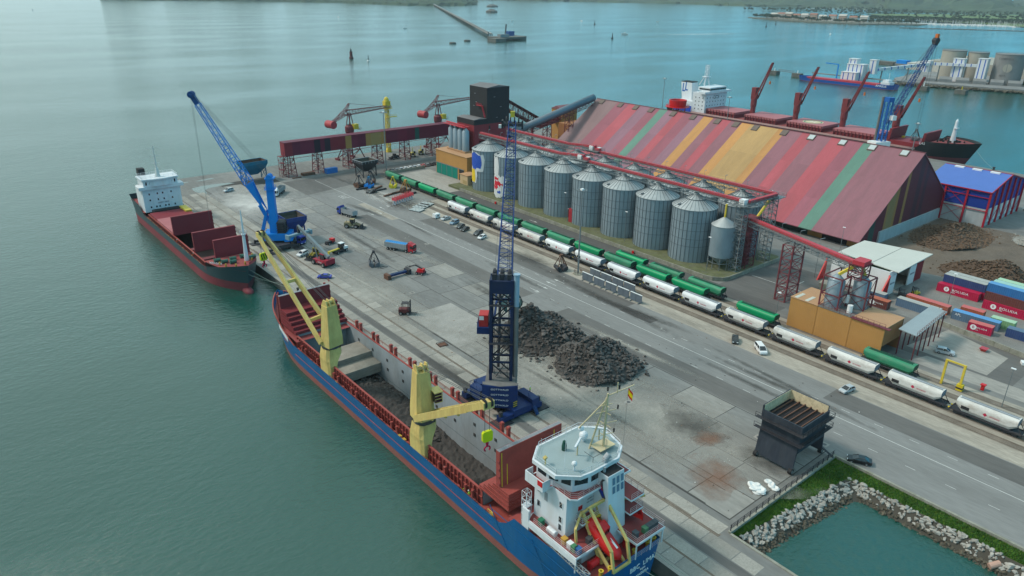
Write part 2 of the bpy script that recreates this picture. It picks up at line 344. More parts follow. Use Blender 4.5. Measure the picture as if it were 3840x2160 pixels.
m_pud=water_mat('puddle_water',(.10,.13,.115),.04,.03,.02)
w=MB();w.quad(*[(x,y,.02) for x,y in ((93.2,344),(92.6,338),(94.0,331.5),(95.0,328.6),(96.5,333),(97.2,337.5),(99.5,340),(105,341.2),(112.5,342.6),(111,344.6),(105,346.2),(98,346))]);struct(w.build('puddle',m_pud))
blob('puddle',104,357,4,1.2,m_pud,.02,seed=21,rot=.1);blob('puddle',94.5,357,1.6,.8,m_pud,.02,seed=22)
blob('puddle',89.6,117.5,.9,3.4,m_pud,.03,seed=23)
# cast yard slabs of slightly different age, each a piece of the pier
m_ys=[M('yard_slab_%d' % k,c,.9,var=.24,scale=.05,dirt=.5,dirtcol=tuple(v*.6 for v in c),dscale=.05,stretch=(1.7,.45,1),fine=.13,bump=.15,bscale=2) for k,c in enumerate(((.20,.20,.192),(.225,.222,.21),(.18,.18,.174),(.25,.243,.225)))]
sheet('slab_bed',rect(97.2,54.5,131.1,345),M('joint_tar',(.055,.053,.05),.9),.002)
rr=random.Random(77);xe=[97.4,105.6,114.2,122.6,131.0]
for i in range(4):
 y=54.7
 while y < 328:
  ln=rr.choice((9,12,12,16,21)) if y > 55 else rr.uniform(4,11);x0,x1=xe[i]+.07,xe[i+1]-.07;e=.03;mt=m_ys[rr.choice((0,0,1,2,2,3) if y > 100 else (1,1,3,0))]
  MB().hexa([(x0,y,-.05),(x1,y,-.05),(x1,y+ln-.14,-.05),(x0,y+ln-.14,-.05)],[(x0+e,y+e,.006),(x1-e,y+e,.006),(x1-e,y+ln-.14-e,.006),(x0+e,y+ln-.14-e,.006)]).build('yard_slab',mt,pier);y += ln
# quay apron of cast slabs, each a piece of its own
apron=struct(MB().box(QX+.02,YS,-.6,QX+1.3,QE-.1,.03).build('apron',m_slab))   # coping
cope=apron
meshes={}
rr=random.Random(4);k=0
for x0,x1,st in ((80.8,83.6,4.2),(83.9,86.6,5.4),(89.0,92.0,4.6),(92.5,95.6,6.2)):
 y=44.0 if x1 < 94 else 53.5
 while y < 330:
  ln=st*rr.choice((.7,1,1,1.35));key=(x0,round(ln,2))
  if key not in meshes:
   e=.05;meshes[key]=MB().hexa([(0,0,-.05),(x1-x0,0,-.05),(x1-x0,ln-.08,-.05),(0,ln-.08,-.05)],[(e,e,.025),(x1-x0-e,e,.025),(x1-x0-e,ln-.08-e,.025),(e,ln-.08-e,.025)]).mesh('slab',m_slab)
  if k < 300:
   o=bpy.data.objects.new('slab',meshes[key]);C.objects.link(o);o.parent=apron;o.location=(x0,y,rr.uniform(-.012,.012));k += 1
  y += ln
sheet('apron_strip',rect(86.9,44,88.8,330),m_asph,.006)
# quay crane rails and railway tracks
def track(name,x,y0,y1,gauge=1.668,label=None):
 t=MB();
 for s in (-gauge/2,gauge/2): t.box(x+s-.035,y0,.006,x+s+.035,y1,.06)
 o=struct(t.build(name,M('rail_steel',(.22,.17,.13),.5,.6,var=.2,scale=.5)))
 w=MB();w.quad((x-gauge/2-.45,y0,.014),(x+gauge/2+.45,y0,.014),(x+gauge/2+.45,y1,.014),(x-gauge/2-.45,y1,.014));w.build('track_bed',M('track_bed',(.17,.145,.12),.95,var=.3,scale=.3,dirt=.6,dirtcol=(.09,.08,.07),dscale=.3,fine=.2),o)
 return o
track('railway_track',168.8,-80,262);track('railway_track',175.7,-80,316);track('railway_track',180.3,-80,168);track('railway_track',164.4,-80,255)
track('crane_track',92.26,53.2,330,.5);track('crane_track',83.75,-80,330,.3)
# road paint
def marks(name,polys,z=.018):
 w=MB()
 for p in polys: w.quad(*[(x,y,z) for x,y in p])
 return struct(w.build(name,m_white_line))
marks('edge_line',[rect(145.22,-60,145.38,325)])
marks('lane_dashes',[rect(149.1,y,149.22,y+2) for y in [k*7.6-40 for k in range(38)]])
marks('lane_dashes',[rect(138.9,y,139.02,y+2) for y in [k*7.6-36 for k in range(26)]])
def arrow(x,y,s):
 d=1 if s > 0 else -1
 return [[(x-.09,y),(x+.09,y),(x+.09,y+d*3.2),(x-.09,y+d*3.2)][::d],[(x-.42,y+d*3.2),(x+.42,y+d*3.2),(x,y+d*5)][::d]]
marks('lane_arrows',sum([arrow(x,y,s) for x,y,s in ((150.8,154.8,1),(147.5,155,1),(143.5,159.6,-1),(139.7,159,-1),(143,262,-1),(139.5,262.5,-1),(147.3,262,1),(150.8,262,1),(186.9,214,-1),(187.2,150,1),(187,250,1))],[]))
marks('stop_box',[rect(141,288,144.8,288.4),rect(141,292.6,144.8,292.8),rect(141,288.4,141.2,292.6),rect(141.9,289.6,143.8,289.9),rect(141.9,291.2,143.8,291.5),rect(141.9,289.9,142.2,291.2)])
marks('yard_lines',[rect(112,283,124,283.25),rect(200,108,215,108.2),rect(206,96,206.2,122)])
# manholes and patches
for x,y in ((125.6,150),(126,200),(133.5,121),(134.5,116),(113,93),(131.4,62),(133,56),(108,178),(124.3,66.2),(137,214)):
 o=MB().box(x-.8,y-.8,.0,x+.8,y+.8,.022).build('manhole_slab',m_conc);struct(o)
 MB().cyl((x,y,.02),(x,y,.035),.42,n=14).build('manhole_cover',m_steel,o)
w=MB()
for y0,y1,x in ((60,170,97.5),(170,330,100.5),(60,140,103.6)): w.quad((x,y0,.010),(x+.22,y0,.010),(x+.22,y1,.010),(x,y1,.010))
struct(w.build('joint_lines',M('joint_tar',(.07,.065,.06),.9)))
# ================================================================== SHIPS
def hull(parent,y0,y1,cx,hb,prof,z_wl,z_mid,mats,flip=False,nst=40,transom=.88,bow_rake=5.0,zs_low=4,zs_up=6,names=('hull','boot_topping'),bulb=False,entry=.22,deckfull=.55):
 """plated hull; prof(t) = sheer height at t (0 stern .. 1 bow). flip: bow at low y"""
 def half(t,k):                      # k 0 at the keel row .. 1 at the sheer row
  b=hb
  if t < .12:
   q=t/.12;b *= (transom+(1-transom)*sin(q*pi/2))*(1-(1-k)*.45*(1-q)**1.5)
  e=1-entry
  if t > e:
   q=(t-e)/entry
   fine=max(0.0,1-q**1.9);full=max(0.0,1-q**3.4)
   b *= fine+(full-fine)*min(1,k**1.2)
  return b
 def pos(t,k,side,z):
  rk=bow_rake*(k-.35) if t > .78 else 0.0
  if t > .78: rk *= ((t-.78)/.22)**2
  y=y0+(y1-y0)*t+rk
  if flip: y=y0+y1-y
  return (cx+side*half(t,k),y,z)
 lo,up=MB(),MB()
 ts=[i/nst for i in range(nst+1)]
 def rows(mb,zlist):
  for side in (-1,1):
   G=[]
   for t in ts:
    zt=prof(t);z_b=z_wl-4;r=[]
    for zf in zlist:
     z=z_b+(z_mid-z_b)*zf if mb is lo else z_mid+(zt-z_mid)*zf
     kk=(z-z_b)/(zt-z_b);r.append(pos(t,kk,side,z))
    G.append(r)
   nz=len(zlist);o=[p for r in G for p in r];fs=[]
   for i in range(nst):
    for j in range(nz-1):
     a,b,c,d=i*nz+j,(i+1)*nz+j,(i+1)*nz+j+1,i*nz+j+1
     fs.append((a,b,c,d) if (side > 0) != flip else (d,c,b,a))
   mb.add(o,fs)
  # transom
  zt=prof(0);z_b=z_wl-4;L=[];
  for zf in zlist:
   z=z_b+(z_mid-z_b)*zf if mb is lo else z_mid+(zt-z_mid)*zf
   L.append((pos(0,(z-z_b)/(zt-z_b),-1,z),pos(0,(z-z_b)/(zt-z_b),1,z)))
  for a,b in zip(L,L[1:]): mb.quad(a[0],a[1],b[1],b[0])
 rows(lo,[i/zs_low for i in range(zs_low+1)]);rows(up,[i/zs_up for i in range(zs_up+1)])
 u=up.build(names[0],mats[0],parent,True);l=lo.build(names[1],mats[1],parent,True)
 return u,l,lambda t,side=1,k=1.0: pos(t,k,side,prof(t))
def deck(parent,pos,t0,t1,z,mt,n=24,inset=.25,name='deck',k=.93):
 vs=[];
 for i in range(n+1):
  t=t0+(t1-t0)*i/n;a=pos(t,-1,k);b=pos(t,1,k)
  zz=z(t) if callable(z) else z
  vs += [(a[0]+min(inset,abs(b[0]-a[0])*.45),a[1],zz),(b[0]-min(inset,abs(b[0]-a[0])*.45),b[1],zz)]
 w=MB();f=[(2*i,2*i+1,2*i+3,2*i+2) for i in range(n)]
 if vs[2][1] < vs[0][1]: f=[q[::-1] for q in f]
 w.add(vs,f);return w.build(name,mt,parent)
m_bblue=M('hull_blue',(.0,.085,.235),.5,var=.16,scale=.3,dirt=.55,dirtcol=(.03,.10,.15),dscale=.25,stretch=(1,1.2,.25),fine=.08)
m_boot=M('boot_red',(.24,.075,.065),.7,var=.25,scale=.5,dirt=.8,dirtcol=(.13,.10,.08),dscale=.45,stretch=(1,.4,1),fine=.15)
m_dred=M('deck_red',(.30,.06,.05),.6,var=.16,scale=.4,dirt=.35,dirtcol=(.12,.04,.03),dscale=.5,fine=.08)
m_dred2=M('deck_oxide',(.25,.05,.05),.7,var=.2,scale=.3,dirt=.4,dirtcol=(.16,.06,.05),dscale=.4)
m_hatch=M('hatch_maroon',(.17,.022,.028),.55,var=.12,scale=.4,dirt=.2,dirtcol=(.1,.02,.02),dscale=.4)
m_hold=M('hold_grey',(.30,.34,.37),.6,var=.12,scale=.15,dirt=.5,dirtcol=(.20,.19,.17),dscale=.25,stretch=(1,1,.4),fine=.06)
m_crane=M('crane_cream',(.60,.46,.16),.5,var=.14,scale=.35,dirt=.6,dirtcol=(.36,.19,.06),dscale=.45,stretch=(1,1,.25),fine=.06)
m_cargo=M('dark_ore',(.055,.05,.047),.95,var=.35,scale=.6,fine=.3,bump=.6,bscale=1.5)
m_swhite=M('ship_white',(.62,.66,.70),.42,var=.05,scale=.3,dirt=.35,dirtcol=(.42,.36,.29),dscale=.55,stretch=(1,1,.2))
m_red=M('bright_red',(.52,.015,.018),.4,var=.08,scale=.8)
m_rope=M('mooring_rope',(.30,.33,.28),.9)
m_roofg=M('roof_grey_green',(.26,.325,.335),.6,var=.06,scale=.4,dirt=.15,dirtcol=(.22,.26,.26))
BS=T('cargo_ship','long blue cargo ship with open hold, two yellow deck cranes and white stern house','ship',(70.55,55.2,WATER),0)
def bz(t): # sheer in local z (water at 0)
 if t < .145: return 9.4
 if t < .155: return 9.4-(t-.145)/.01*3.4
 if t < .80: return 6.0
 q=(t-.80)/.20;return 6.0+min(1,q*2.2)*2.6+q*.8
LB=132.0
hullo,boot,bpos=hull(BS,0,LB,0,8.35,bz,0,1.6,(m_bblue,m_boot),nst=66,bow_rake=5.5,entry=.24)
deck(BS,bpos,.148,28.4/LB,4.7,m_dred,8,.12);deck(BS,bpos,107.1/LB,.86,4.7,m_dred,6,.12)
for s in (-1,1):
 w=MB()
 for i in range(20):
  y0_,y1_=28.4+78.7*i/20,28.4+78.7*(i+1)/20;a=abs(bpos(y0_/LB,s,.93)[0])-.1;b_=abs(bpos(y1_/LB,s,.93)[0])-.1
  w.quad(*[(s*6.8,y0_,4.7),(s*a,y0_,4.7),(s*b_,y1_,4.7),(s*6.8,y1_,4.7)][::s])
 w.build('side_deck',m_dred,BS)
deck(BS,bpos,.79,.992,7.4,m_dred2,16,.15,'forecastle_deck')
deck(BS,bpos,.0,.15,8.15,m_dred2,8,.15,'poop_deck')
# bulwark line, rubbing strake, draught lines
w=MB()
for s in (-1,1):
 P=[bpos(.16+.64*i/30,s) for i in range(31)]
 for a,b in zip(P,P[1:]): w.bar((a[0]+s*.04,a[1],a[2]-2.3),(b[0]+s*.04,b[1],b[2]-2.3),.12,.1)
 P=[bpos(.80+.19*i/24,s) for i in range(25)]
 for a,b in zip(P,P[1:]): w.bar((a[0],a[1],a[2]),(b[0],b[1],b[2]),.3,.12)
w.build('rubbing_strake',m_dred,BS)
w=MB()
for s in (-1,):
 for y in (8.5,19.5): w.bar((s*8.4,y,1.6),(s*8.4,y+5.0,8.2),.1,.12)
 w.bar((s*8.4,3,5.2),(s*8.4,30,5.2),.1,.1);w.bar((s*8.4,0.5,7.6),(s*8.4,24,7.6),.1,.1)
w.each('hull_fender_bar',m_bblue,BS)
w=MB()
P=[bpos(.8+.19*i/20,-1) for i in range(3,9)]
for a,b in zip(P,P[1:]): w.quad((a[0]-.06,a[1],a[2]-1.5),(b[0]-.06,b[1],b[2]-1.5),(b[0]-.06,b[1],b[2]-.1),(a[0]-.06,a[1],a[2]-.1))
w.build('bow_stripe',m_swhite,BS)
# hold: y 29..106 local, coaming top z 8 (world 5)
HX,HY0,HY1,HZ=6.75,28.5,107.0,8.0
w=MB()
for s in (-1,1):                                 # inner faces
 w.quad(*[(s*HX,y,z) for y,z in ((HY0,-3.2),(HY1,-3.2),(HY1,HZ),(HY0,HZ))][::s])
w.quad((-HX,HY1,-3.2),(HX,HY1,-3.2),(HX,HY1,HZ),(-HX,HY1,HZ));w.quad((HX,HY0,-3.2),(-HX,HY0,-3.2),(-HX,HY0,HZ),(HX,HY0,HZ))
w.quad((-HX,HY0,-3.2),(HX,HY0,-3.2),(HX,HY1,-3.2),(-HX,HY1,-3.2))
w.build('hold',m_hold,BS)
w=MB()
for s in (-1,1):
 w.quad(*[(s*(HX+.22),y,z) for y,z in ((HY0,4.7),(HY1,4.7),(HY1,HZ),(HY0,HZ))][::-s])
 w.box(s*(HX+.02),HY0,HZ,s*(HX+.42),HY1,HZ+.14)
 for i in range(64):
  y=HY0+1+i*(HY1-HY0-2)/63;w.box(s*(HX+.23),y-.06,4.72,s*(HX+.62),y+.06,HZ-.12)
 w.box(s*(HX+.24),HY0,6.5,s*(HX+.5),HY1,6.62)
w.build('coaming',m_dred,BS)
# padeyes on the hold wall
w=MB()
for i in range(10):
 for z in (2.6,5.2): w.box(HX-.12,HY0+6+i*7.2,z,HX-.03,HY0+6.7+i*7.2,z+.7)
w.each('hold_pocket',M('hold_pocket',(.05,.05,.05),.8),BS)
# stanchions, deck lockers and rails along both sides
st=MB().box(-.32,-.32,0,.32,.32,3.9).box(-.42,-.42,3.6,.42,.42,3.72).box(-.4,-.1,.9,.4,.1,1.6)
st_me=st.mesh('stanchion',m_dred);st2=MB().box(-.22,-.22,0,.22,.22,2.5).box(-.5,-.06,2.3,.5,.06,2.42).mesh('stanchion',m_dred)
for s in (-1,1):
 for i in range(9):
  for dy in (0,2.1):
   y=30.5+i*8.7+dy
   o=bpy.data.objects.new('stanchion',st_me if s > 0 else st2);C.objects.link(o);o.parent=BS;o.location=(s*7.72,y,4.7 if s < 0 else 5.9)
w=MB()
for s in (-1,1): w.rail([(s*8.15,21,4.9),(s*8.15,104,4.9)],1.15,2.2,.035,3)
w.rail([(7.6,28,8.1),(7.6,107,8.1)],.9,3,.03,2)
w.build('side_rail',m_dred,BS)
w=MB();r=random.Random(11)
for i in range(70):
 y=r.uniform(24,105);d=r.uniform(.2,.5);w.box(-7.9,y-d,4.7,-7.9+r.uniform(.2,.55),y+d,4.7+r.uniform(.2,.9))
w.build('deck_fitting',m_dred2,BS)
w=MB()
for y in (24.5,53.5,55.2,83): w.box(-8.1,y,4.72,-7.4,y+.9,5.5)
w.rail([(-8.0,24.0,4.7),(-8.0,25.6,4.7)],1.7,.5,.05,3);w.build('yellow_locker',m_yellow,BS)
# cargo heap in the hold
def heap(nx,ny,x0,x1,y0,y1,fn,mt,name,parent,jit=.25,seed=2):
 r=random.Random(seed);w=MB();vs=[]
 for j in range(ny+1):
  for i in range(nx+1):
   u,v=i/nx,j/ny;vs.append((x0+(x1-x0)*u,y0+(y1-y0)*v,fn(u,v)+r.uniform(-jit,jit)))
 w.add(vs,[(j*(nx+1)+i,j*(nx+1)+i+1,(j+1)*(nx+1)+i+1,(j+1)*(nx+1)+i) for j in range(ny) for i in range(nx)])
 return w.build(name,mt,parent)
heap(20,90,-HX+.02,HX-.02,HY0,HY1-14,lambda u,v: -2.9+1.0*max(0,sin(v*9+1))*max(0,sin(u*3.1))+(3.4*min(1,max(0,(v-.42)/.3)) if v > .42 else 0)*(.75+.35*cos(u*2)),m_cargo,'cargo',BS,.2)
# loose lumps of the cargo
def rockmesh(seed,mt,name='rock',flat=.7,n=9):
 r=random.Random(seed);bm=bmesh.new()
 for _ in range(n+4):
  v=Vector((r.gauss(0,1),r.gauss(0,1),r.gauss(0,1))).normalized()*r.uniform(.75,1.0);bm.verts.new((v.x,v.y,v.z*flat))
 bmesh.ops.convex_hull(bm,input=bm.verts);
 for v in [v for v in bm.verts if not v.link_faces]: bm.verts.remove(v)
 me=bpy.data.meshes.new(name);bm.to_mesh(me);bm.free();me.materials.append(mt);return me
m_rock=M('ore_lump',(.075,.068,.064),.8,var=.3,scale=.6,rnd=.45,dirt=.4,dirtcol=(.11,.095,.082),dscale=.5,fine=.2,bump=.4,bscale=4)
def rock_mass(name,pts,mt,parent=None,seed=1,kind='stuff'):
 """many small stones joined into one part: pts = (x,y,z,size)"""
 r=random.Random(seed);protos=[]
 for k in range(8):
  me=rockmesh(100+k,mt);protos.append(([v.co.copy() for v in me.vertices],[tuple(p.vertices) for p in me.polygons]));bpy.data.meshes.remove(me)
 w=MB()
 for x,y,z,s in pts:
  vs,fs=r.choice(protos);R=Matrix.Rotation(r.uniform(0,6.28),3,'Z') @ Matrix.Rotation(r.uniform(-.5,.5),3,'X');c=Vector((x,y,z));a=r.uniform(.7,1.3)
  w.add([R @ Vector((v.x*s*a,v.y*s/a,v.z*s))+c for v in vs],fs)
 return w.build(name,mt,parent,kind=kind)
rr=random.Random(5)
rock_mass('cargo_lumps',[((lambda u,y: (u,y,-2.6+3.4*min(1,max(0,(y-HY0-29)/20))*(.75+.35*cos((u+HX)/HX)),rr.uniform(.35,.85)))(rr.uniform(-HX+.7,HX-.7),HY0+rr.uniform(30,66))) for _ in range(420)],m_rock,BS)
# small loader working in the hold
hl=T('skid_loader','dark loader pushing ore inside the open hold of the blue ship','loader',(70.55,55.2,WATER-1.9))
MB().box(-3.4,HY0+24,-.4,-1.6,HY0+27,.7).build('body',m_black,hl);MB().box(-3.1,HY0+24.6,.7,-1.9,HY0+26.4,2.0).build('cab',m_glass,hl)
w=MB()
for s in (-3.3,-1.7): w.bar((s,HY0+25,1.2),(s,HY0+28.5,1.6),.2,.25)
w.build('arm',m_white,hl);MB().hexa([(-4.1,HY0+28.3,.4),(-.9,HY0+28.3,.4),(-.9,HY0+29.5,.5),(-4.1,HY0+29.5,.5)],[(-4.1,HY0+28.2,1.5),(-.9,HY0+28.2,1.5),(-.9,HY0+28.5,1.5),(-4.1,HY0+28.5,1.5)]).build('bucket',m_steel,hl)
for sx in (-3.45,-1.75):
 for y in (24.6,26.4): MB().cyl((sx,HY0+y,-.35),(sx+.3,HY0+y,-.35),.55,n=10).build('wheel',m_black,hl)
# tween-deck pontoons at the fore end of the hold
m_pont=M('pontoon_grey',(.26,.235,.20),.8,var=.2,scale=.4,dirt=.5,dirtcol=(.15,.13,.11),dscale=.5)
for (y0,y1,z,n) in ((HY1-14,HY1-7.2,5.0,3),(HY1-18.6,HY1-14.1,3.6,3)):
 for k in range(n): MB().box(-HX+.1,y0,z-.85*(k+1)+.06,HX-.1,y1,z-.85*k).build('pontoon',m_pont,BS)
# hatch cover stacks: fore and aft
def stack(y0,y1,z0,n,th,step,name='hatch_cover',mt=m_hatch):
 for k in range(n):
  yy0=y0+step*k if step > 0 else y0;yy1=y1 if step > 0 else y1+step*k;z=z0+k*(th+.06)
  w=MB().box(-7.15,yy0,z,7.15,yy1,z+th)
  for i in range(9): w.box(-7.19,yy0+.3+i*(yy1-yy0-.6)/8-.06,z+.1,7.19,yy0+.3+i*(yy1-yy0-.6)/8+.06,z+th-.08)
  w.box(-7.3,yy0-.04,z+th*.35,7.3,yy1+.04,z+th*.55);w.build(name,mt,BS)
stack(HY1-.4,HY1+8.6,HZ+.2,5,.8,1.25)
stack(20.9,29.2,HZ+.2,4,.85,-1.3,mt=m_dred)
for y,zt,lean,mt,nm in ((HY1+8.0,15.8,.5,m_hatch,'raised_hatch_cover'),(23.2,18.9,.35,m_dred,'raised_hatch_cover')):
 w=MB();z0=HZ+.1;lean2=lean
 w.hexa([(-7.1,y,z0),(7.1,y,z0),(7.1,y+1.15,z0),(-7.1,y+1.15,z0)],[(-7.1,y+lean2,zt),(7.1,y+lean2,zt),(7.1,y+lean2+1.0,zt),(-7.1,y+lean2+1.0,zt)])
 o=w.build(nm,mt,BS)
 w=MB()
 for k in range(3): w.box(-7.1,y+lean2+.12+k*.28,zt,7.1,y+lean2+.3+k*.28,zt+.07)
 w.build('cover_seal',m_grey,o)
 w=MB()
 for k in range(6): w.box(-7.2,y+.1+lean2*k/6,z0+1+k*1.5,-7.05,y+.7+lean2*k/6,z0+1.4+k*1.5);w.box(7.05,y+.1+lean2*k/6,z0+1+k*1.5,7.2,y+.7+lean2*k/6,z0+1.4+k*1.5)
 w.build('hinge',m_dred2,o)
w=MB();y=23.2;f=lambda z: y+.35*(z-8.1)/10.8-.02
for x0,x1,z0,z1 in ((-6.75,-6.6,8.6,18.6),(-6.75,6.6,9.6,9.75),(-5.6,-5.45,9.8,16.0),(5.2,5.35,16.6,18.4)): w.quad((x0,f(z0),z0),(x1,f(z0),z0),(x1,f(z1),z1),(x0,f(z1),z1))
w.quad((-6.9,f(8.2),8.2),(-5.8,f(8.2),8.2),(-5.8,f(9.2),9.2),(-6.9,f(9.2),9.2));w.build('yellow_marking',M('marking_yellow',(.7,.55,.02),.6),BS)
# forecastle gear: rail frames, winches, bollards, anchor mast
w=MB()
for s in (-1,1):
 for i in range(26):
  t=.83+.158*i/25;p=bpos(t,s);w.box(p[0]-s*.2-.05,p[1]-.05,7.4,p[0]-s*.2+.05,p[1]+.05,p[2]-.05)
w.build('bulwark_stay',m_dred,BS)
w=MB()
for x,y in ((-3,HY1+13),(3,HY1+13),(0,HY1+16),(-4.4,HY1+11.2),(4.6,HY1+11.5)): w.cyl((x-.9,y,8.1),(x+.9,y,8.1),.55,n=10).box(x-1.1,y-.5,7.4,x-.8,y+.5,8.5).box(x+.8,y-.5,7.4,x+1.1,y+.5,8.5).cut()
w.each('winch',m_dred2,BS)
w=MB()
for x,y in ((-5.4,HY1+13),(-5.4,HY1+14),(5.6,HY1+13.5),(5.6,HY1+14.5),(-3.2,HY1+19),(-2.5,HY1+19),(2.9,HY1+19),(-6.3,HY1+9.4)): w.cyl((x,y,7.4),(x,y,8.3),.25,n=8)
w.each('bollard',m_yellow,BS)
w=MB()
for x in (-6.6,6.8): w.cyl((x,HY1+11,7.4),(x,HY1+11,15.6),.33,n=8)
w.box(-6.2,HY1+9.6,9.8,-4.6,HY1+11,11);w.each('fore_post',m_dred2,BS)
# ---- the two deck cranes
def deck_crane(yc,tip,aim_cab):
 """pedestal, slewing house and twin-girder jib; tip in ship coordinates"""
 cx=-7.0
 w=MB();rings=[]
 for z,rx,ry,ox in ((4.9,1.25,2.7,-.05),(8.2,1.25,2.7,-.05),(9.4,1.6,2.5,.2),(10.6,2.0,2.2,.7),(12.2,1.9,2.0,.9)):
  rings.append([(cx+ox+rx*a,yc+ry*b,z) for a,b in ((-1,-.7),(-.7,-1),(.7,-1),(1,-.7),(1,.7),(.7,1),(-.7,1),(-1,.7))])
 for a,b in zip(rings,rings[1:]):
  w.add(a+b,[(i,(i+1) % 8,8+(i+1) % 8,8+i) for i in range(8)])
 ped=w.build('crane_pedestal',m_crane,BS)
 MB().box(cx-.2,yc-2.76,5.0,cx+.6,yc-2.7,7.0).build('pedestal_door',m_glass,ped)
 hx,hy=cx+.9,yc;d=Vector((tip[0]-hx,tip[1]-hy,0));ln=d.length;d.normalize();e=Vector((-d.y,d.x,0))
 def L(a,b,z): q=Vector((hx,hy,z))+d*a+e*b;return (q.x,q.y,q.z)
 MB().cyl((hx,hy,12.2),(hx,hy,12.75),2.15,n=20).build('slewing_ring',m_steel,BS)
 w=MB();R=[]
 for z,a0,a1,b in ((12.75,-2.1,1.7,2.0),(15,-2.2,1.5,1.9),(23.0,-1.7,.7,1.35)):
  R.append([L(a0,-b,z),L(a1*.6,-b,z),L(a1,-b*.6,z),L(a1,b*.6,z),L(a1*.6,b,z),L(a0,b,z)])
 for a,b in zip(R,R[1:]): w.add(a+b,[(i,(i+1) % 6,6+(i+1) % 6,6+i) for i in range(6)])
 w.add(R[-1],[tuple(range(6))]);hs=w.build('crane_house',m_crane,BS)
 w=MB()
 for b in (-1.1,.2,1.1): w.hexa([L(-1.7,b-.12,22.9),L(.7,b-.12,22.9),L(.7,b+.12,22.9),L(-1.7,b+.12,22.9)],[L(-1.2,b-.12,24.3),L(-.2,b-.12,24.5),L(-.2,b+.12,24.5),L(-1.2,b+.12,24.3)])
 w.cyl(L(-.5,-1.1,23.6),L(-.5,1.1,23.6),.5,n=12);w.build('rope_sheave',m_crane,hs)
 cabw=MB();s=aim_cab
 cb=[L(a,s*b,16.6) for a,b in ((.2,1.5),(2.2,1.5),(2.2,3.0),(.2,3.0))];ct=[L(a,s*b,18.8) for a,b in ((.2,1.5),(2.0,1.5),(2.0,3.0),(.2,3.0))]
 if s < 0: cb.reverse();ct.reverse()
 cabw.hexa(cb,ct);cab=cabw.build('crane_cab',m_glass,BS)
 MB().bar(L(.1,s*2.25,18.95),L(2.4,s*2.25,18.85),1.8,.2).build('cab_roof',m_crane,cab)
 cg=MB()
 for a in (.2,.9,1.6,2.25): cg.cyl(L(a,s*3.03,16.6),L(a,s*3.03,18.8),.06,n=4)
 for z in (16.6,17.4,18.1): cg.cyl(L(.2,s*3.03,z),L(2.25,s*3.03,z),.06,n=4);cg.cyl(L(2.25,s*1.5,z),L(2.25,s*3.03,z),.06,n=4)
 cg.build('cab_guard',m_crane,cab)
 # jib girders
 w=MB();T3=Vector(tip)
 for sgn in (-1,1):
  a=Vector(L(.6,sgn*2.25,13.5));m_=a.lerp(T3,.86)-Vector((0,0,0));m_=Vector(L(.6,sgn*2.05,13.5)).lerp(T3+e*(sgn*1.0),.8);b=T3+e*(sgn*.8)
  w.bar(a,m_,.55,1.35);w.bar(m_,b,.5,1.15)
  for q in (.12,.3,.5,.68): p=a.lerp(b,q);w.bar(p-Vector((0,0,.75)),p-Vector((0,0,1.05)),.5,.4)
 for q in (.2,.55): w.bar(Vector(L(.6,-2.1,13.5)).lerp(T3-e,q),Vector(L(.6,2.1,13.5)).lerp(T3+e,q),.5,.8)
 w.bar(T3-e*1.0,T3+e*1.0,1.2,1.3);w.bar(Vector(L(.6,-2.4,13.5)),Vector(L(.6,2.4,13.5)),.5,.5);jib=w.build('jib',m_crane,BS)
 w=MB()
 for sgn in (-.55,.55): w.cyl(T3+e*(sgn-.16)+Vector((0,0,.2)),T3+e*(sgn+.16)+Vector((0,0,.2)),.85,n=14)
 w.build('jib_sheave',m_black,jib)
 w=MB()
 for sgn in (-.7,-.35,.35,.7): w.cyl(L(-.5,sgn,24.0),T3+e*sgn+Vector((0,0,.8)),.045,n=4,cap=False)
 w.build('luffing_rope',m_steel,BS)
 return d,e
m_hook=M('hook_yellow',(.52,.56,.0),.5,var=.06);m_hookred=M('hook_red',(.38,.0,.04),.5)
def hook(tip,drop,e,stripes=False):
 t=Vector(tip);w=MB()
 for s in (-.45,.45): w.cyl(t+e*s-Vector((0,0,.6)),t+e*s-Vector((0,0,drop)),.05,n=4,cap=False)
 w.build('hoist_rope',m_steel,BS)
 c=t-Vector((0,0,drop+.9));P=[]
 for a,z in ((-.75,1.0),(-.95,.7),(-.95,-.7),(-.75,-1.0),(.75,-1.0),(.95,-.7),(.95,.7),(.75,1.0)): P.append((a,z))
 n=Vector((e.y,-e.x,0));w=MB();vs=[c+e*a+Vector((0,0,z))+n*.25 for a,z in P]+[c+e*a+Vector((0,0,z))-n*.25 for a,z in P]
 w.add(vs,[tuple(range(8)),tuple(range(15,7,-1))]+[(i,8+i,8+(i+1) % 8,(i+1) % 8) for i in range(8)]);hb=w.build('hook_block',m_hook,BS)
 if stripes:
  w=MB()
  for k in (-.6,0,.6):
   for q in (.27,-.27): p=c+n*q+e*k;w.quad(p+e*(-.35)-Vector((0,0,.8)),p+e*(-.08)-Vector((0,0,.8)),p+e*.35+Vector((0,0,.8)),p+e*.08+Vector((0,0,.8)))
  w.build('hazard_stripe',m_black,hb)
 w=MB();b=c-Vector((0,0,1.0));w.cyl(b,b-Vector((0,0,1.0)),.28,.2,n=8)
 for k in range(8):
  for s in (1,-1):
   t0,t1=k*pi/8*.8,(k+1)*pi/8*.8;w.cyl(b+e*(s*.55*sin(t0))-Vector((0,0,1.0+.45*(1-cos(t0)))),b+e*(s*.55*sin(t1))-Vector((0,0,1.0+.45*(1-cos(t1)))),.13,n=6)
 w.build('hook',m_hookred,hb)
TIP1=(60.0-70.55,168.6-55.2,31.2+3);TIP2=(61.0-70.55,79.0-55.2,26.2+3)
d1,e1=deck_crane(88.6,TIP1,-1);hook(TIP1,4.9,e1,True)
d2,e2=deck_crane(48.6,TIP2,1);hook(TIP2,5.2,e2)
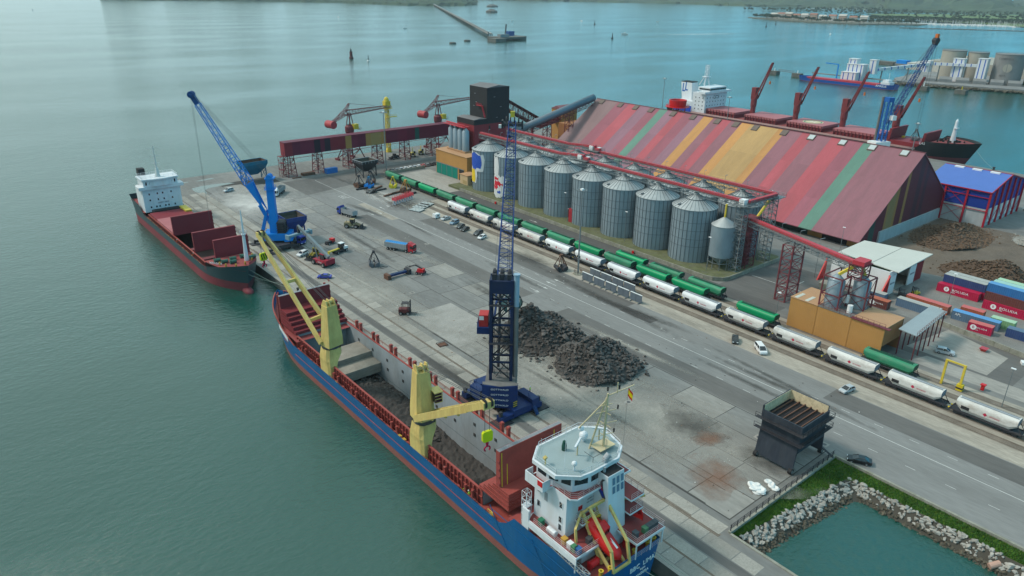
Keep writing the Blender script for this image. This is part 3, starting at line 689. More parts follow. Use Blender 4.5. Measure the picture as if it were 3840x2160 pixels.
# ---- stern house (local: x -8.1..8.1, y -0.2..16, deck z 11.2)
def win(x0,x1,y0,y1,z0,z1,parent,name='window',mt=None):
 return MB().box(x0,y0,z0,x1,y1,z1).build(name,mt or m_glass,parent)
w=MB();w.box(-6.4,7.9,8.2,6.4,15.3,18.9);house=w.build('deckhouse',m_swhite,BS)
w=MB();w.prism([(-8.15,3.6),(-8.15,14.9),(-6.6,15.6),(8.15,15.6),(8.15,-.2),(1.4,-.2),(1.4,4.4),(-1.2,4.4),(-1.2,3.6)],10.85,11.2);bd=w.build('boat_deck',m_swhite,BS)
w=MB();w.prism([(-7.95,3.8),(-7.95,14.7),(-6.6,15.4),(7.95,15.4),(7.95,0),(1.6,0),(1.6,4.6),(-1.4,4.6),(-1.4,3.8)],11.205,11.24);w.build('deck_coating',m_dred2,BS)
w=MB();w.box(-8.2,14.6,8.9,-7.9,16.2,13.0).box(-8.2,3.5,9.9,-8.12,14.6,10.9);w.each('side_screen',m_swhite,BS)
w=MB()
for x,y in ((-7.9,3.9),(1.5,0),(7.8,0),(-1.3,3.9),(5,0)): w.cyl((x,y,8.15),(x,y,10.9),.14,n=6)
w.each('deck_pillar',m_swhite,BS)
w=MB();w.rail([(-8.0,13.5,11.24),(-8.0,3.75,11.24),(-1.3,3.75,11.24)],1.1,1.6,.04,3);w.rail([(1.5,4.4,11.24),(1.5,-.05,11.24),(8.0,-.05,11.24),(8.0,6,11.24)],1.1,1.6,.04,3)
w.rail([(-8.1,1.0,8.15),(-8.1,-.1,8.15),(-6.6,-.1,8.15)],1.0,1.2,.04,3);w.rail([(.4,.0,8.15),(8.1,.0,8.15)],1.0,1.2,.04,3);w.build('deck_rail',M('rail_pink',(.55,.40,.40),.6),BS)
# mid balcony aft, bridge deck, wings
w=MB();w.prism([(-4.4,6.2),(1.6,6.2),(1.6,7.9),(-4.4,7.9)],13.6,13.85);w.build('aft_balcony',m_swhite,BS)
w=MB();w.quad((-4.3,6.3,13.86),(1.5,6.3,13.86),(1.5,7.9,13.86),(-4.3,7.9,13.86));w.build('balcony_coating',m_dred2,BS)
MB().rail([(-4.3,7.8,13.85),(-4.3,6.3,13.85),(-.6,6.3,13.85)],1.1,1.2,.04,3).build('balcony_rail',m_swhite,BS)
w=MB();w.prism([(-8.15,11.6),(-8.15,15.6),(8.15,15.6),(8.15,11.6),(6.4,11.2),(6.4,6.4),(-5.6,6.4),(-6.4,7.2),(-6.4,11.2)],18.9,19.15);w.build('bridge_deck',m_swhite,BS)
w=MB();w.quad(*[(x,y,19.17) for x,y in ((-7.9,11.8),(-6.3,11.3),(-6.3,7.3),(-5.5,6.6),(6.2,6.6),(6.2,11.3),(7.9,11.8),(7.9,15.4),(-7.9,15.4))]);w.build('bridge_coating',m_dred2,BS)
w=MB()
for s in (-1,1): w.box(s*8.2,11.5,18.6,s*8.05,15.7,20.5).box(s*8.05,11.5,18.6,s*6.6,11.62,20.5).box(s*8.05,15.6,18.6,s*6.6,15.72,20.5).cut()
w.each('wing_screen',m_swhite,BS)
MB().rail([(-6.3,11.2,19.15),(-6.3,7.3,19.15),(-5.5,6.5,19.15),(.5,6.5,19.15)],1.1,1.2,.04,3).build('bridge_rail',M('rail_pink',(.55,.40,.40)),BS)
# wheelhouse with its windows
wh=[(-6.6,14.8),(-6.6,12.2),(-5.0,8.3),(-2.2,7.3),(2.2,7.3),(5.0,8.3),(6.6,12.2),(6.6,14.8),(3,16.4),(-3,16.4)]
w=MB();w.prism(wh,19.15,22.0);wheel=w.build('wheelhouse',m_swhite,BS)
for i in range(len(wh)):
 a,b=Vector((*wh[i],0)),Vector((*wh[(i+1) % len(wh)],0));ln=(b-a).length;n=max(1,int(ln/1.7));d=(b-a).normalized();no=Vector((-d.y,d.x,0))
 c0=Vector((0,11.5,0));
 if ((a+b)/2+no-c0).length < ((a+b)/2-no-c0).length: no=-no
 for k in range(n):
  p=a+d*(ln*(k+.12)/n)+no*.03;q=a+d*(ln*(k+.88)/n)+no*.03
  w=MB();w.quad((p.x,p.y,20.3),(q.x,q.y,20.3),(q.x,q.y,21.5),(p.x,p.y,21.5));w.build('bridge_window',m_glass,wheel)
rf=[(-7.5,14.9),(-7.5,9.6),(-4.6,7.0),(-2.4,6.7),(3.6,6.7),(6.4,8.6),(7.3,12.0),(7.3,15.0),(4.6,17.2),(-4.6,17.2)]
w=MB();w.prism(rf,22.0,22.65);roof=w.build('bridge_roof',m_swhite,BS)
c0=Vector((0,12));ins=[((p[0])*.95,12+(p[1]-12)*.94) for p in rf]
w=MB();w.quad(*[(x,y,22.68) for x,y in ins]);w.build('roof_coating',m_roofg,roof)
MB().rail([(x,y,22.65) for x,y in ins],.9,1.4,.035,2,True).build('roof_rail',m_swhite,roof)
# side windows and doors of the house
for y,z in ((9.1,16.4),(14.2,16.4),(9.1,13.6),(14.2,13.6),(9.1,11.0+1.1)):
 o=win(-6.46,-6.38,y-.32,y+.32,z,z+1.0,house);MB().box(-6.48,y-.42,z-.1,-6.41,y-.32,z+1.1).box(-6.48,y+.32,z-.1,-6.41,y+.42,z+1.1).build('window_frame',m_swhite,o)
win(-6.46,-6.38,12.2,12.9,15.6,17.2,house,'side_door',m_grey)
w=MB();w.box(-1.2-2.6,7.86,15.2,-2.9,7.9,16.0);w.build('emblem',m_red,house)
for i,s in enumerate(('SAFETY FIRST','NO SMOKING')): text(s,.36,m_steel,BS,(-.8,7.86,16.5-.6*i),(1,0,0),(0,0,1),'lettering')
# funnel
w=MB();w.hexa([(-.6,3.9,8.2),(3.4,3.9,8.2),(3.4,7.9,8.2),(-.6,7.9,8.2)],[(-.4,5.2,21.6),(3.2,5.2,21.6),(3.2,8.4,21.6),(-.4,8.4,21.6)]);fun=w.build('funnel',m_swhite,BS)
w=MB();w.quad((-.3,5.3,21.63),(3.1,5.3,21.63),(3.1,8.3,21.63),(-.3,8.3,21.63));w.build('funnel_top',m_black,fun)
w=MB();w.cyl((1.1,7.4,21.6),(1.1,7.4,23.2),.5,n=12).cyl((1.1,7.4,23.2),(1.7,7.2,23.9),.5,n=12).cyl((.2,6.6,21.6),(.2,6.6,22.5),.25,n=8).cyl((2.5,7.6,21.6),(2.5,7.6,22.8),.18,n=8);w.each('exhaust_pipe',m_grey,fun)
# louvres on the aft face
fy=lambda z: 3.9+1.3*(z-8.2)/13.4-.04
for i in range(3):
 for j in range(2):
  x=.5+i*.95;z=18.2+j*1.55;w=MB();w.quad((x,fy(z),z),(x+.62,fy(z),z),(x+.62,fy(z+1.25),z+1.25),(x,fy(z+1.25),z+1.25));w.build('louvre',M('louvre_blue',(.12,.2,.28),.6),fun)
# sail shaped emblem on the port face
fx=lambda z: -.6+.2*(z-8.2)/13.4-.04
def flat(poly,mt,off,name):
 w=MB();w.quad(*[(fx(z)-off,y,z) for y,z in poly][::-1]);w.build(name,mt,fun)
flat([(7.9,19.0),(6.9,19.2),(6.4,20.6),(5.7,20.9),(6.2,20.2),(5.9,18.6),(5.35,17.6),(5.5,17.1),(6.1,17.3),(7.2,18.6)],m_steel,.0,'emblem_outline')
flat([(6.5,18.7),(6.35,19.7),(6.0,18.6)],M('emblem_red',(.4,.01,.05),.5),.02,'emblem_red');flat([(7.0,18.5),(6.5,18.7),(6.0,18.6),(5.6,17.5),(6.2,17.7)],M('emblem_blue',(.01,.03,.25),.5),.02,'emblem_blue')
# starboard stairs platforms
for z in (16.1,13.4):
 MB().box(3.5,3.4,z,6.6,7.6,z+.25).build('stair_landing',m_swhite,BS);w=MB();w.quad((3.55,3.5,z+.27),(6.5,3.5,z+.27),(6.5,7.6,z+.27),(3.55,7.6,z+.27));w.build('landing_coating',m_dred2,BS)
 MB().rail([(3.6,3.5,z+.25),(6.5,3.5,z+.25),(6.5,7.5,z+.25)],1.1,1.2,.04,3).build('landing_rail',M('rail_pink',(.5,.4,.4)),BS)
# roof gear: mast, radar, domes
m_mast=M('mast_cream',(.50,.42,.26),.6)
w=MB();w.cyl((3.1,9.8,22.6),(3.3,9.8,33.0),.22,.16,n=8);w.bar((3.3,9.8,32.6),(8.0,8.6,33.4),.12);w.cyl((1.6,11.4,22.6),(3.2,9.9,32.2),.16,n=6).cyl((.2,12.6,26.5),(3.3,9.8,32.0),.13,n=6)
for z,l in ((25.5,1.6),(27.6,2.0),(29.8,1.7),(31,1.0)): w.bar((3.2-l,9.8+l*.3,z),(3.2+l,9.8-l*.3,z),.09);w.bar((3.2,9.8-l*.6,z-.2),(3.2,9.8+l*.6,z-.2),.09)
w.cyl((4.9,9.3,32.7),(4.9,9.3,34.6),.09,n=6);w.box(1.6,8.9,23.3,5.0,11.2,23.4);mast=w.build('mast',m_mast,BS)
w=MB()
for x,y,z in ((3.2,9.8,33.5),(5.2,9.2,29.8),(4.8,9.3,25.6),(5.2,9.2,33.4)): w.cyl((x,y,z),(x,y,z+.7),.14,n=6)
w.each('mast_light',m_black,mast)
w=MB();w.sphere((.7,12.6,26.2),.5).cut().sphere((2.3,13.5,23.8),.75,12).cyl((2.3,13.5,22.7),(2.3,13.5,23.3),.25,n=6).cut().sphere((-4.4,8.7,24.0),.45).cyl((-4.4,8.7,22.7),(-4.4,8.7,23.7),.15,n=6);w.each('antenna_dome',m_swhite,roof)
w=MB();w.cyl((-1.2,11.3,22.7),(-1.2,11.3,24.8),.12,n=6);w.build('radar_post',m_mast,roof);MB().cbox((-1.2,11.3,25.0),(2.9,.3,.35),.5).build('radar_scanner',m_swhite,roof)
w=MB();w.cyl((4.6,12.2,22.7),(4.6,12.2,24.6),.12,n=6);w.build('radar_post',m_mast,roof);MB().cbox((4.6,12.2,24.8),(2.6,.3,.3),2.3).build('radar_scanner',m_swhite,roof)
MB().lathe([(.38,0),(.42,.8),(.25,1.7),(.02,1.9)],10,(-1.9,13.6,22.68)).build('covered_binnacle',M('dark_green',(.01,.06,.045),.7),roof)
w=MB();w.cyl((-6.8,12.6,22.7),(-6.8,12.6,23.6),.12,n=6).cyl((-6.8,12.5,23.8),(-6.8,12.9,24.0),.35,n=10);w.build('searchlight',m_crane,roof)
w=MB();w.cyl((-5.2,10,22.7),(-5.2,10,30.5),.03,n=4).cyl((-6.9,13.6,22.7),(-6.9,13.6,27),.03,n=4);w.each('whip_antenna',m_swhite,roof)
w=MB()
w.path([(-.6,8.4,22.7),(-.6,8.4,23.6),(2.2,8.4,23.6),(4.6,10.6,23.6),(4.6,10.6,22.7)],.04,4).path([(-.6,10.4,23.6),(-.6,8.4,23.6)],.04,4);w.build('pipe_frame',m_steel,roof)
# flag on the yard
w=MB();vs=[]
for i in range(7):
 for k in range(5): vs.append((7.0-.02*k+.05*i,8.85-.12*i,33.1-.35*k-.14*i+.06*sin(i*1.7)))
fl=MB()
for i in range(6):
 for k in range(4): fl.mat(0 if k in (0,3) else 1);a=vs[i*5+k];b=vs[(i+1)*5+k];c=vs[(i+1)*5+k+1];d=vs[i*5+k+1];fl.quad(a,b,c,d)
fl.build('flag',[m_red,M('flag_yellow',(.7,.5,.0),.7)],mast);MB().cyl((7.0,8.9,33.2),(6.4,8.5,23.0),.025,n=3).build('halyard',m_steel,mast)
# lettering on the transom
m_lw=M('letter_white',(.75,.77,.78),.5,var=.02)
text('BBC  LIMA',1.3,m_lw,BS,(3.4,-.05,6.2),(1,0,0),(0,0,1),squash=1.0,ex=.03);text('MADEIRA',.72,m_lw,BS,(3.6,-.05,4.3),(1,0,0),(0,0,1),ex=.03);text('9283552',.36,m_lw,BS,(3.6,-.05,5.2),(1,0,0),(0,0,1),ex=.03)
# wing lights, lockers, gangway, rafts, stern winches
w=MB();w.box(-8.26,11.6,19.5,-8.2,12.7,20.4).box(8.1,11.7,19.4,8.2,12.6,20.3);w.each('side_light',m_red,BS)
w=MB();w.lattice((-7.75,1.2,9.3),(-7.75,13.8,10.4),(.7,.9),(.7,.9),14,.06,.04);w.build('gangway',M('alu_grey',(.42,.44,.44),.4,.6),BS)
w=MB()
for y in (9.4,10.3): w.cyl((-7.4,y-.45,11.85),(-7.4,y+.45,11.85),.5,n=14)
w.each('raft_canister',m_swhite,BS)
for x,y,c in ((-7.2,12.6,(.02,.16,.09)),(-7.2,7.2,(.5,.28,.05)),(-7.2,5.9,(.7,.72,.72)),(-7.2,5.0,(.06,.2,.1)),(-7.0,4.3,(.03,.12,.3)),(6.9,1.0,(.07,.08,.09)),(6.1,1.0,(.07,.08,.09)),(5.3,1.0,(.07,.08,.09)),(4.5,1.0,(.08,.2,.1)),(2.5,1.2,(.07,.08,.09)),(-4.2,4.8,(.05,.055,.06)),(-3.2,5.3,(.05,.055,.06))):
 MB().box(x-.4,y-.4,11.24,x+.4,y+.4,12.2).box(x-.45,y-.45,12.2,x+.45,y+.45,12.3).build('deck_bin',M('bin_%d' % int(c[0]*1000+c[1]*100),c,.6),BS)
w=MB()
for x,y in ((-4.8,3.0),(4.4,2.0),(3.0,2.8),(6,2.2)): w.cyl((x-.8,y,8.9),(x+.8,y,8.9),.6,n=12).box(x-1,y-.4,8.2,x-.8,y+.4,9.5).box(x+.8,y-.4,8.2,x+1,y+.4,9.5).cut()
w.each('stern_winch',m_red,BS)
w=MB()
for x,y in ((-5.2,1.0),(-3.6,.6),(2.2,.8),(5.3,.8),(6.8,.8)): w.lathe([(.34,0),(.34,.9),(.42,.95),(.42,1.0),(.24,1.0),(.24,.3)],10,(x,y,8.15))
w.each('mooring_bitt',m_yellow,BS)
w=MB();w.box(-5.8,4.6,8.2,-1.2,7.9,10.85);w.build('lower_house',m_swhite,BS)
# fore deckhouse step, hatches and stairs by the aft cover
w=MB();w.box(-7.6,17.2,8.2,-5.2,19.4,8.3).box(-6.8,19.0,4.7,-5.0,21.2,7.2).box(-3,17.4,4.8,4,21,6.0);w.bar((-7.4,20.5,4.8),(-7.4,17.4,8.1),.8,.12);w.build('fore_stair',m_dred,BS)
w=MB();w.rail([(-7.9,16.2,12.9),(-6.6,16.2,12.9)],1.1,.6,.04,3);w.box(-7.9,15.6,12.8,-6.5,16.8,12.9);w.lattice((-7.2,16.3,8.2),(-7.2,16.3,15.6),(1.1,1.1),(1.1,1.1),5,.05,.035);w.build('ladder_tower',m_swhite,BS)
# free-fall lifeboat in its cradle and the rescue boat are things of their own
m_boatred=M('lifeboat_red',(.60,.02,.018),.32,var=.05,scale=1)
LBX=T('lifeboat','closed red free-fall lifeboat tilted nose down in the yellow stern davit','lifeboat',(68.6,58.8,WATER+11.6))
LBX.rotation_euler=(radians(-33),0,radians(188))
def boat_shell(L_,Wd,Hh,nose=.45):
 w=MB();ns=14;nr=12;vs=[]
 for i in range(ns+1):
  t=i/ns;y=-L_/2+L_*t;f=(1-max(0,(t-.55)/.45)**2.2)**.5 if t < 1 else .06;f=max(f,.08)*(.82+.18*min(1,t/.15))
  for k in range(nr):
   a=2*pi*k/nr;cx=cos(a);sz=sin(a);ex=abs(cx)**.75*(1 if cx > 0 else -1);ez=abs(sz)**.75*(1 if sz > 0 else -1)
   vs.append((ex*Wd/2*f,y,ez*Hh/2*f))
 w.add(vs,[(i*nr+k,i*nr+(k+1) % nr,(i+1)*nr+(k+1) % nr,(i+1)*nr+k) for i in range(ns) for k in range(nr)]+[tuple(range(nr-1,-1,-1)),tuple(range(ns*nr,ns*nr+nr))]);return w
boat_shell(7.6,2.7,2.2).build('hull',m_boatred,LBX,True)
w=MB();w.hexa([(-.95,-2.6,.8),(.95,-2.6,.8),(.95,-.3,.8),(-.95,-.3,.8)],[(-.7,-2.3,2.1),(.7,-2.3,2.1),(.7,-.9,2.1),(-.7,-.9,2.1)]);cn=w.build('conning_tower',m_boatred,LBX)
for x0 in (-.75,-.05):
 w=MB();w.quad((x0+.05,-.36,1.05),(x0+.75,-.36,1.05),(x0+.65,-.72,1.8),(x0+.15,-.72,1.8));w.build('window',m_glass,cn)
for s in (-1,1):
 w=MB();w.quad(*[(s*.9,-1.9,1.15),(s*.9,-1.0,1.15),(s*.78,-1.1,1.75),(s*.78,-1.8,1.75)][::s]);w.build('window',m_glass,cn)
MB().box(-.25,.4,1.02,.1,2.2,1.08).build('reflective_strip',m_white,LBX);MB().box(-1.3,-3.4,-.9,-1.15,1.8,-.5).build('bilge_stripe',m_white,LBX)
w=MB()
for x in (-1.55,1.55):
 P=[(x,2.6,8.3),(x,5.0,12.2),(x,7.4,15.4)]
 w.bar(P[0],P[2],.45,.5);w.bar((x,.6,8.3),(x,4.6,11.4),.4,.4)
 w.bar((x*1.15,7.2,15.2),(x*1.15,5.6,17.3),.4,.4);w.bar((x*1.15,5.6,17.2),(x*1.15,.5,12.2),.4,.4);w.bar((x*1.15,.6,12.3),(x*1.15,-.2,8.6),.4,.4)
w.bar((-1.8,5.6,17.2),(1.8,5.6,17.2),.4,.4);w.bar((-1.8,-.1,8.7),(1.8,-.1,8.7),.45,.45);w.bar((-1.7,2.5,8.6),(1.7,2.5,8.6),.4,.4);w.bar((-1.7,7.3,15.2),(-3.6,6.6,13.4),.35);w.bar((-3.6,6.6,13.4),(-3.9,5.6,8.6),.35)
dv=w.build('davit',m_crane,BS);dv.location=(-1.9,0,0)
w=MB();w.box(-3.4,6.3,14.0,-.4,6.9,14.3).box(-3.4,5.9,13.9,-.4,6.3,14.1);w.build('boarding_platform',m_yellow,BS)
RB=T('rescue_boat','open red rescue boat with outboard motor on the starboard boat deck','boat',(76.4,60.4,WATER+12.4),radians(172))
w=MB();ns=12;prof=[]
for i in range(ns+1):
 t=i/ns;y=-2.9+5.8*t;f=1 if t < .45 else max(.06,(1-((t-.45)/.55)**2.4))
 prof.append([(-1.05*f,y,.55+.25*t),(-.85*f,y,-.1),(0,y,-.45+.3*max(0,t-.7)),(.85*f,y,-.1),(1.05*f,y,.55+.25*t),(.8*f,y,.5+.25*t),(.62*f,y,.0),(-.62*f,y,.0),(-.8*f,y,.5+.25*t)])
w.add([p for q in prof for p in q],[(i*9+k,i*9+(k+1) % 9,(i+1)*9+(k+1) % 9,(i+1)*9+k) for i in range(ns) for k in range(9)]+[tuple(range(8,-1,-1))]);w.build('hull',m_boatred,RB)
w=MB();
for y in (-1.4,.2): w.box(-.8,y-.2,.15,.8,y+.2,.4)
w.each('thwart',m_boatred,RB);MB().hexa([(-.3,-3.4,-.3),(.3,-3.4,-.3),(.3,-2.95,-.3),(-.3,-2.95,-.3)],[(-.35,-3.7,.9),(.35,-3.7,.9),(.35,-3.0,1.0),(-.35,-3.0,1.0)]).build('outboard_motor',M('motor_grey',(.35,.4,.45),.5),RB)
w=MB();w.cyl((4.6,7.4,11.2),(4.6,7.4,13.6),.28,n=8).bar((4.4,7.4,13.6),(8.4,4.6,14.3),.3,.35);w.build('rescue_davit',m_crane,BS)
# people on this ship
m_hivis=M('hi_vis',(.35,.75,.03),.7,var=.05);m_orange=M('orange_cloth',(.75,.12,.02),.7,var=.05);m_navy=M('navy_cloth',(.02,.025,.05),.8);m_skin=M('skin',(.42,.25,.17),.6);m_helm=M('helmet_white',(.75,.75,.75),.4)
def person(loc,rz,label,top,group=None,lean=.0,arms=(.3,.3),helm=None):
 """standing figure: one skinned body; hard hat and jacket are children"""
 p=T('person',label,'person',loc,rz,group)
 V=[(0,0,.95),(0,0,1.18),(0,lean*.12,1.42),(0,lean*.16,1.54),(0,lean*.2+.02,1.68),(0,lean*.2+.01,1.76)];E=[(0,1),(1,2),(2,3),(3,4),(4,5)];R=[.15,.14,.15,.06,.095,.07]
 for s,a in zip((-1,1),arms):
  i=len(V);V += [(s*.19,lean*.12,1.42),(s*.25,.04+lean*.1,1.16),(s*.23,.04+.26*a+lean*.1,.95+.2*a),(s*.22,.06+.36*a+lean*.1,.88+.25*a)];E += [(2,i),(i,i+1),(i+1,i+2),(i+2,i+3)];R += [.075,.055,.045,.04]
  i=len(V);V += [(s*.1,0,.88),(s*.11,.04,.5),(s*.11,-.02,.08),(s*.11,.12,.03)];E += [(0,i),(i,i+1),(i+1,i+2),(i+2,i+3)];R += [.1,.075,.05,.04]
 me=bpy.data.meshes.new('body');me.from_pydata(V,E,[]);o=bpy.data.objects.new('body',me);C.objects.link(o);o.parent=p
 sk=o.modifiers.new('skin','SKIN');
 for i,v in enumerate(me.skin_vertices[0].data): v.radius=(R[i],R[i]);v.use_root=(i == 0)
 ss=o.modifiers.new('sub','SUBSURF');ss.levels=1;ss.render_levels=1
 m=bpy.data.materials.new('person_skin_clothes');m.use_nodes=True;nt=m.node_tree;b=nt.nodes['Principled BSDF'];b.inputs['Roughness'].default_value=.8
 tc=_n(nt,'ShaderNodeTexCoord');sp=_n(nt,'ShaderNodeSeparateXYZ');nt.links.new(tc.outputs['Object'],sp.inputs[0]);cr=_n(nt,'ShaderNodeValToRGB');cr.color_ramp.interpolation='CONSTANT'
 cr.color_ramp.elements[0].color=(.02,.025,.05,1);cr.color_ramp.elements[1].position=.52;cr.color_ramp.elements[1].color=(*top,1);e=cr.color_ramp.elements.new(.755);e.color=(.42,.25,.17,1)
 dv=_n(nt,'ShaderNodeMath',operation='DIVIDE');dv.inputs[1].default_value=2.0;nt.links.new(sp.outputs[2],dv.inputs[0]);nt.links.new(dv.outputs[0],cr.inputs[0]);nt.links.new(cr.outputs[0],b.inputs['Base Color']);me.materials.append(m)
 MB().lathe([(.15,0),(.135,.04),(.12,.11),(.06,.16),(.001,.17)],10,(0,lean*.2+.01,1.74)).build('hard_hat',helm or m_helm,p)
 return p
HV=(.35,.75,.03);OR=(.75,.12,.02)
person((62.9,88.2,1.7),1.2,'person in yellow hi-vis jacket with folded arms on the blue ship side deck',HV,arms=(.7,.7));person((62.9,86.6,1.7),.6,'person in yellow hi-vis jacket leaning forward on the blue ship side deck',HV,lean=1.2,arms=(.9,.9))
person((63.3,95.3,1.7),.8,'person in orange jacket and white helmet beside the yellow crane pedestal on ship',OR,arms=(.5,.5))
# ================================================================== HARBOUR CRANES
m_gblue=M('crane_navy',(.006,.028,.125),.5,var=.12,scale=.5,dirt=.4,dirtcol=(.035,.035,.045),dscale=.4,fine=.1)
m_gdark=M('grimy_steel',(.035,.035,.042),.7,var=.25,scale=.5,dirt=.4,dirtcol=(.08,.07,.062),dscale=.3)
m_gboom=M('boom_blue',(.016,.05,.18),.5,var=.12,scale=.3)
m_lblue=M('light_blue_paint',(.0,.20,.62),.45,var=.08,scale=.4,dirt=.15,dirtcol=(.02,.12,.3))
m_cabred=M('cab_red',(.42,.03,.03),.5,var=.1,scale=.8)
m_grime=M('sooty_roof',(.15,.145,.14),.9,var=.25,scale=.4)
m_haz=M('hazard_yellow',(.55,.42,.02),.6)
def grab_arms(w,r0,r1,z0,z1,n=4,th=.35,ph=.4):
 for i in range(n):
  a=ph+2*pi*i/n;w.bar((r0*cos(a),r0*sin(a),z0),(r1*cos(a),r1*sin(a),z1),th,th*1.3)
# ---- dark blue mobile crane by the rock pile
ang=atan2(135-110.5,112-89.6)             # boom direction
GC=T('mobile_harbour_crane','dark blue mobile harbour crane with lettered counterweight standing beside the rock pile','crane',(89.6,110.8,0),ang-pi/2)
# local: +y boom direction; chassis stays aligned with the quay, so rotate it back
ca=-(ang-pi/2)
def rot(p,a): return (p[0]*cos(a)-p[1]*sin(a),p[0]*sin(a)+p[1]*cos(a),p[2])
chs=MB()
chs.cbox((0,0,1.9),(5.0,15.5,1.5),0);chs.box(-2.2,5.0,2.6,2.2,7.6,3.4);
q=MB();q.v=[rot(v,ca) for v in chs.v];q.f=chs.f;q.m=chs.m;q.build('chassis',m_gblue,GC)
q=MB();
for v in [MB().box(-5.8,5.6,.6,5.8,7.4,1.8).box(-5.8,-7.4,.6,5.8,-5.6,1.8)]: q.v=[rot(p,ca) for p in v.v];q.f=v.f;q.m=v.m
q.a=[(8,6),(16,12)];q.each('outrigger_beam',m_gblue,GC)
for sx in (-1,1):
 for sy in (-1,1):
  b=MB().box(sx*5.2-2.2,sy*6.5-1.7,.03,sx*5.2+2.2,sy*6.5+1.7,.25).box(sx*5.4-.35,sy*6.5-.35,.25,sx*5.4+.35,sy*6.5+.35,2.9);b.v=[rot(p,ca) for p in b.v];b.build('outrigger_pad',m_gdark,GC)
whl=MB().cyl((-.35,0,0),(.35,0,0),.72,n=14).mesh('wheel',m_black)
for sx in (-2.7,2.7):
 for i in range(8):
  o=bpy.data.objects.new('wheel',whl);C.objects.link(o);o.parent=GC;o.location=rot((sx,-6.2+i*1.77,.75),ca);o.rotation_euler=(0,0,ca)
q=MB().box(2.6,-7.8,1.2,4.6,-2.4,3.6).box(-4.6,2.0,1.0,-2.7,5.8,3.8);q.v=[rot(p,ca) for p in q.v];q.each('power_pack',m_gblue,GC)
q=MB();q.bar((3.2,-9.0,.2),(3.2,-6.2,3.6),.9,.12);q.rail([(2.7,-9.0,.2),(2.7,-6.2,3.6)],1,1,.04,2);q.rail([(-4.6,2,3.8),(-4.6,5.8,3.8),(-2.7,5.8,3.8)],1,1,.04,2);q.v=[rot(p,ca) for p in q.v];q.build('access_stair',m_gblue,GC)
# slewing deck with counterweight (towards -y)
MB().cyl((0,0,2.6),(0,0,3.4),2.4,n=20).build('slewing_ring',m_gdark,GC)
w=MB();w.box(-3.4,-4.6,3.4,3.4,4.4,7.6);w.box(-3.2,-4.4,7.6,3.2,4.2,7.75);w.build('slewing_deck',m_grime,GC)
cwp=[(-3.9,-4.5),(-3.9,-5.6),(-2.4,-6.15),(0,-6.4),(2.4,-6.15),(3.9,-5.6),(3.9,-4.5)]
for k in range(4):
 o=MB().prism(cwp,2.7+k*1.32,2.7+k*1.32+1.28).build('counterweight',m_gblue,GC)
 text('GOTTWALD',.55,m_lw,GC,(0,-6.46,3.35+k*1.32),(1,0,0),(0,0,1),squash=1.25)
MB().prism([(-3.9,-4.4),(-3.8,-5.5),(0,-6.3),(3.8,-5.5),(3.9,-4.4)],7.97,8.02).build('counterweight_top',m_grime,GC)
for s in (-1,1):
 w=MB()
 for k in range(3): w.quad(*[(s*3.0,-6.1+.02*k,2.8+k*.5),(s*3.85,-5.75,3.1+k*.5),(s*3.85,-5.75,3.35+k*.5),(s*3.0,-6.1,3.05+k*.5)][::s])
 w.build('hazard_panel',m_haz,GC)
# tower
w=MB();TW,TB,TZ=2.25,1.7,31.6
for sx in (-1,1):
 for sy in (-1,1): w.box(sx*TW-.32,-1.3+sy*TB-.32,7.7,sx*TW+.32,-1.3+sy*TB+.32,TZ)
w.box(-TW-.3,-1.3-TB-.34,TZ-3.0,TW+.3,-1.3+TB+.34,TZ-.2)
for z in (12,16.5,21,25.5):
 w.box(-TW,-1.3-TB-.15,z,TW,-1.3-TB+.15,z+.45);w.box(-TW,-1.3+TB-.15,z,TW,-1.3+TB+.15,z+.45)
 for s in (-1,1): w.box(s*TW-.15,-1.3-TB,z,s*TW+.15,-1.3+TB,z+.45)
tow=w.build('tower',M('tower_navy',(.008,.02,.065),.55,var=.15,dirt=.4,dirtcol=(.03,.03,.035)),GC)
w=MB()
for i,(z0,z1) in enumerate(((8,12),(12,16.5),(16.5,21),(21,25.5),(25.5,28.6))):
 s=1 if i % 2 else -1
 for y in (-1.3-TB,-1.3+TB): w.bar((-s*TW,y,z0),(s*TW,y,z1),.25)
 for x in (-TW,TW): w.bar((x,-1.3-s*TB,z0),(x,-1.3+s*TB,z1),.25)
 w.bar((-1.2,-2.0,z0),(1.2,-2.0,z1),.5,.08)
w.build('tower_bracing',m_gdark,GC)
w=MB()
for x in (-1.6,0,1.6): w.box(x-.42,-2.6,TZ-.2,x+.42,.4,TZ+1.0).cyl((x-.25,-1.0,TZ+1.0),(x+.25,-1.0,TZ+1.0),.8,n=12)
w.build('head_sheave',m_gdark,GC)
w=MB();w.cyl((3.15,-2.6,8.6),(3.15,-2.6,25.6),.55,n=12);pipe=w.build('exhaust_stack',m_grime,GC);MB().cyl((3.15,-2.6,25.6),(3.15,-2.6,32.6),.6,n=12).cyl((3.15,-2.6,32.6),(3.15,-2.6,32.9),.75,n=12).build('stack_top',M('stack_blue',(.25,.36,.45),.5),pipe)
MB().box(-5.4,-1.6,19.4,-2.6,1.6,19.7).rail([(-5.3,-1.5,19.7),(-5.3,1.5,19.7),(-2.7,1.5,19.7)],1.1,.7,.05,3).box(-5.4,-1.6,18.2,-2.6,-1.4,19.5).build('cab_platform',m_gblue,GC)
cabx=MB().hexa([(-5.0,-1.0,19.7),(-3.0,-1.0,19.7),(-3.0,1.6,19.7),(-5.0,1.6,19.7)],[(-5.0,-1.0,22.4),(-3.0,-1.0,22.4),(-3.0,1.9,22.4),(-5.0,1.9,22.4)]).build('operator_cab',m_cabred,GC)
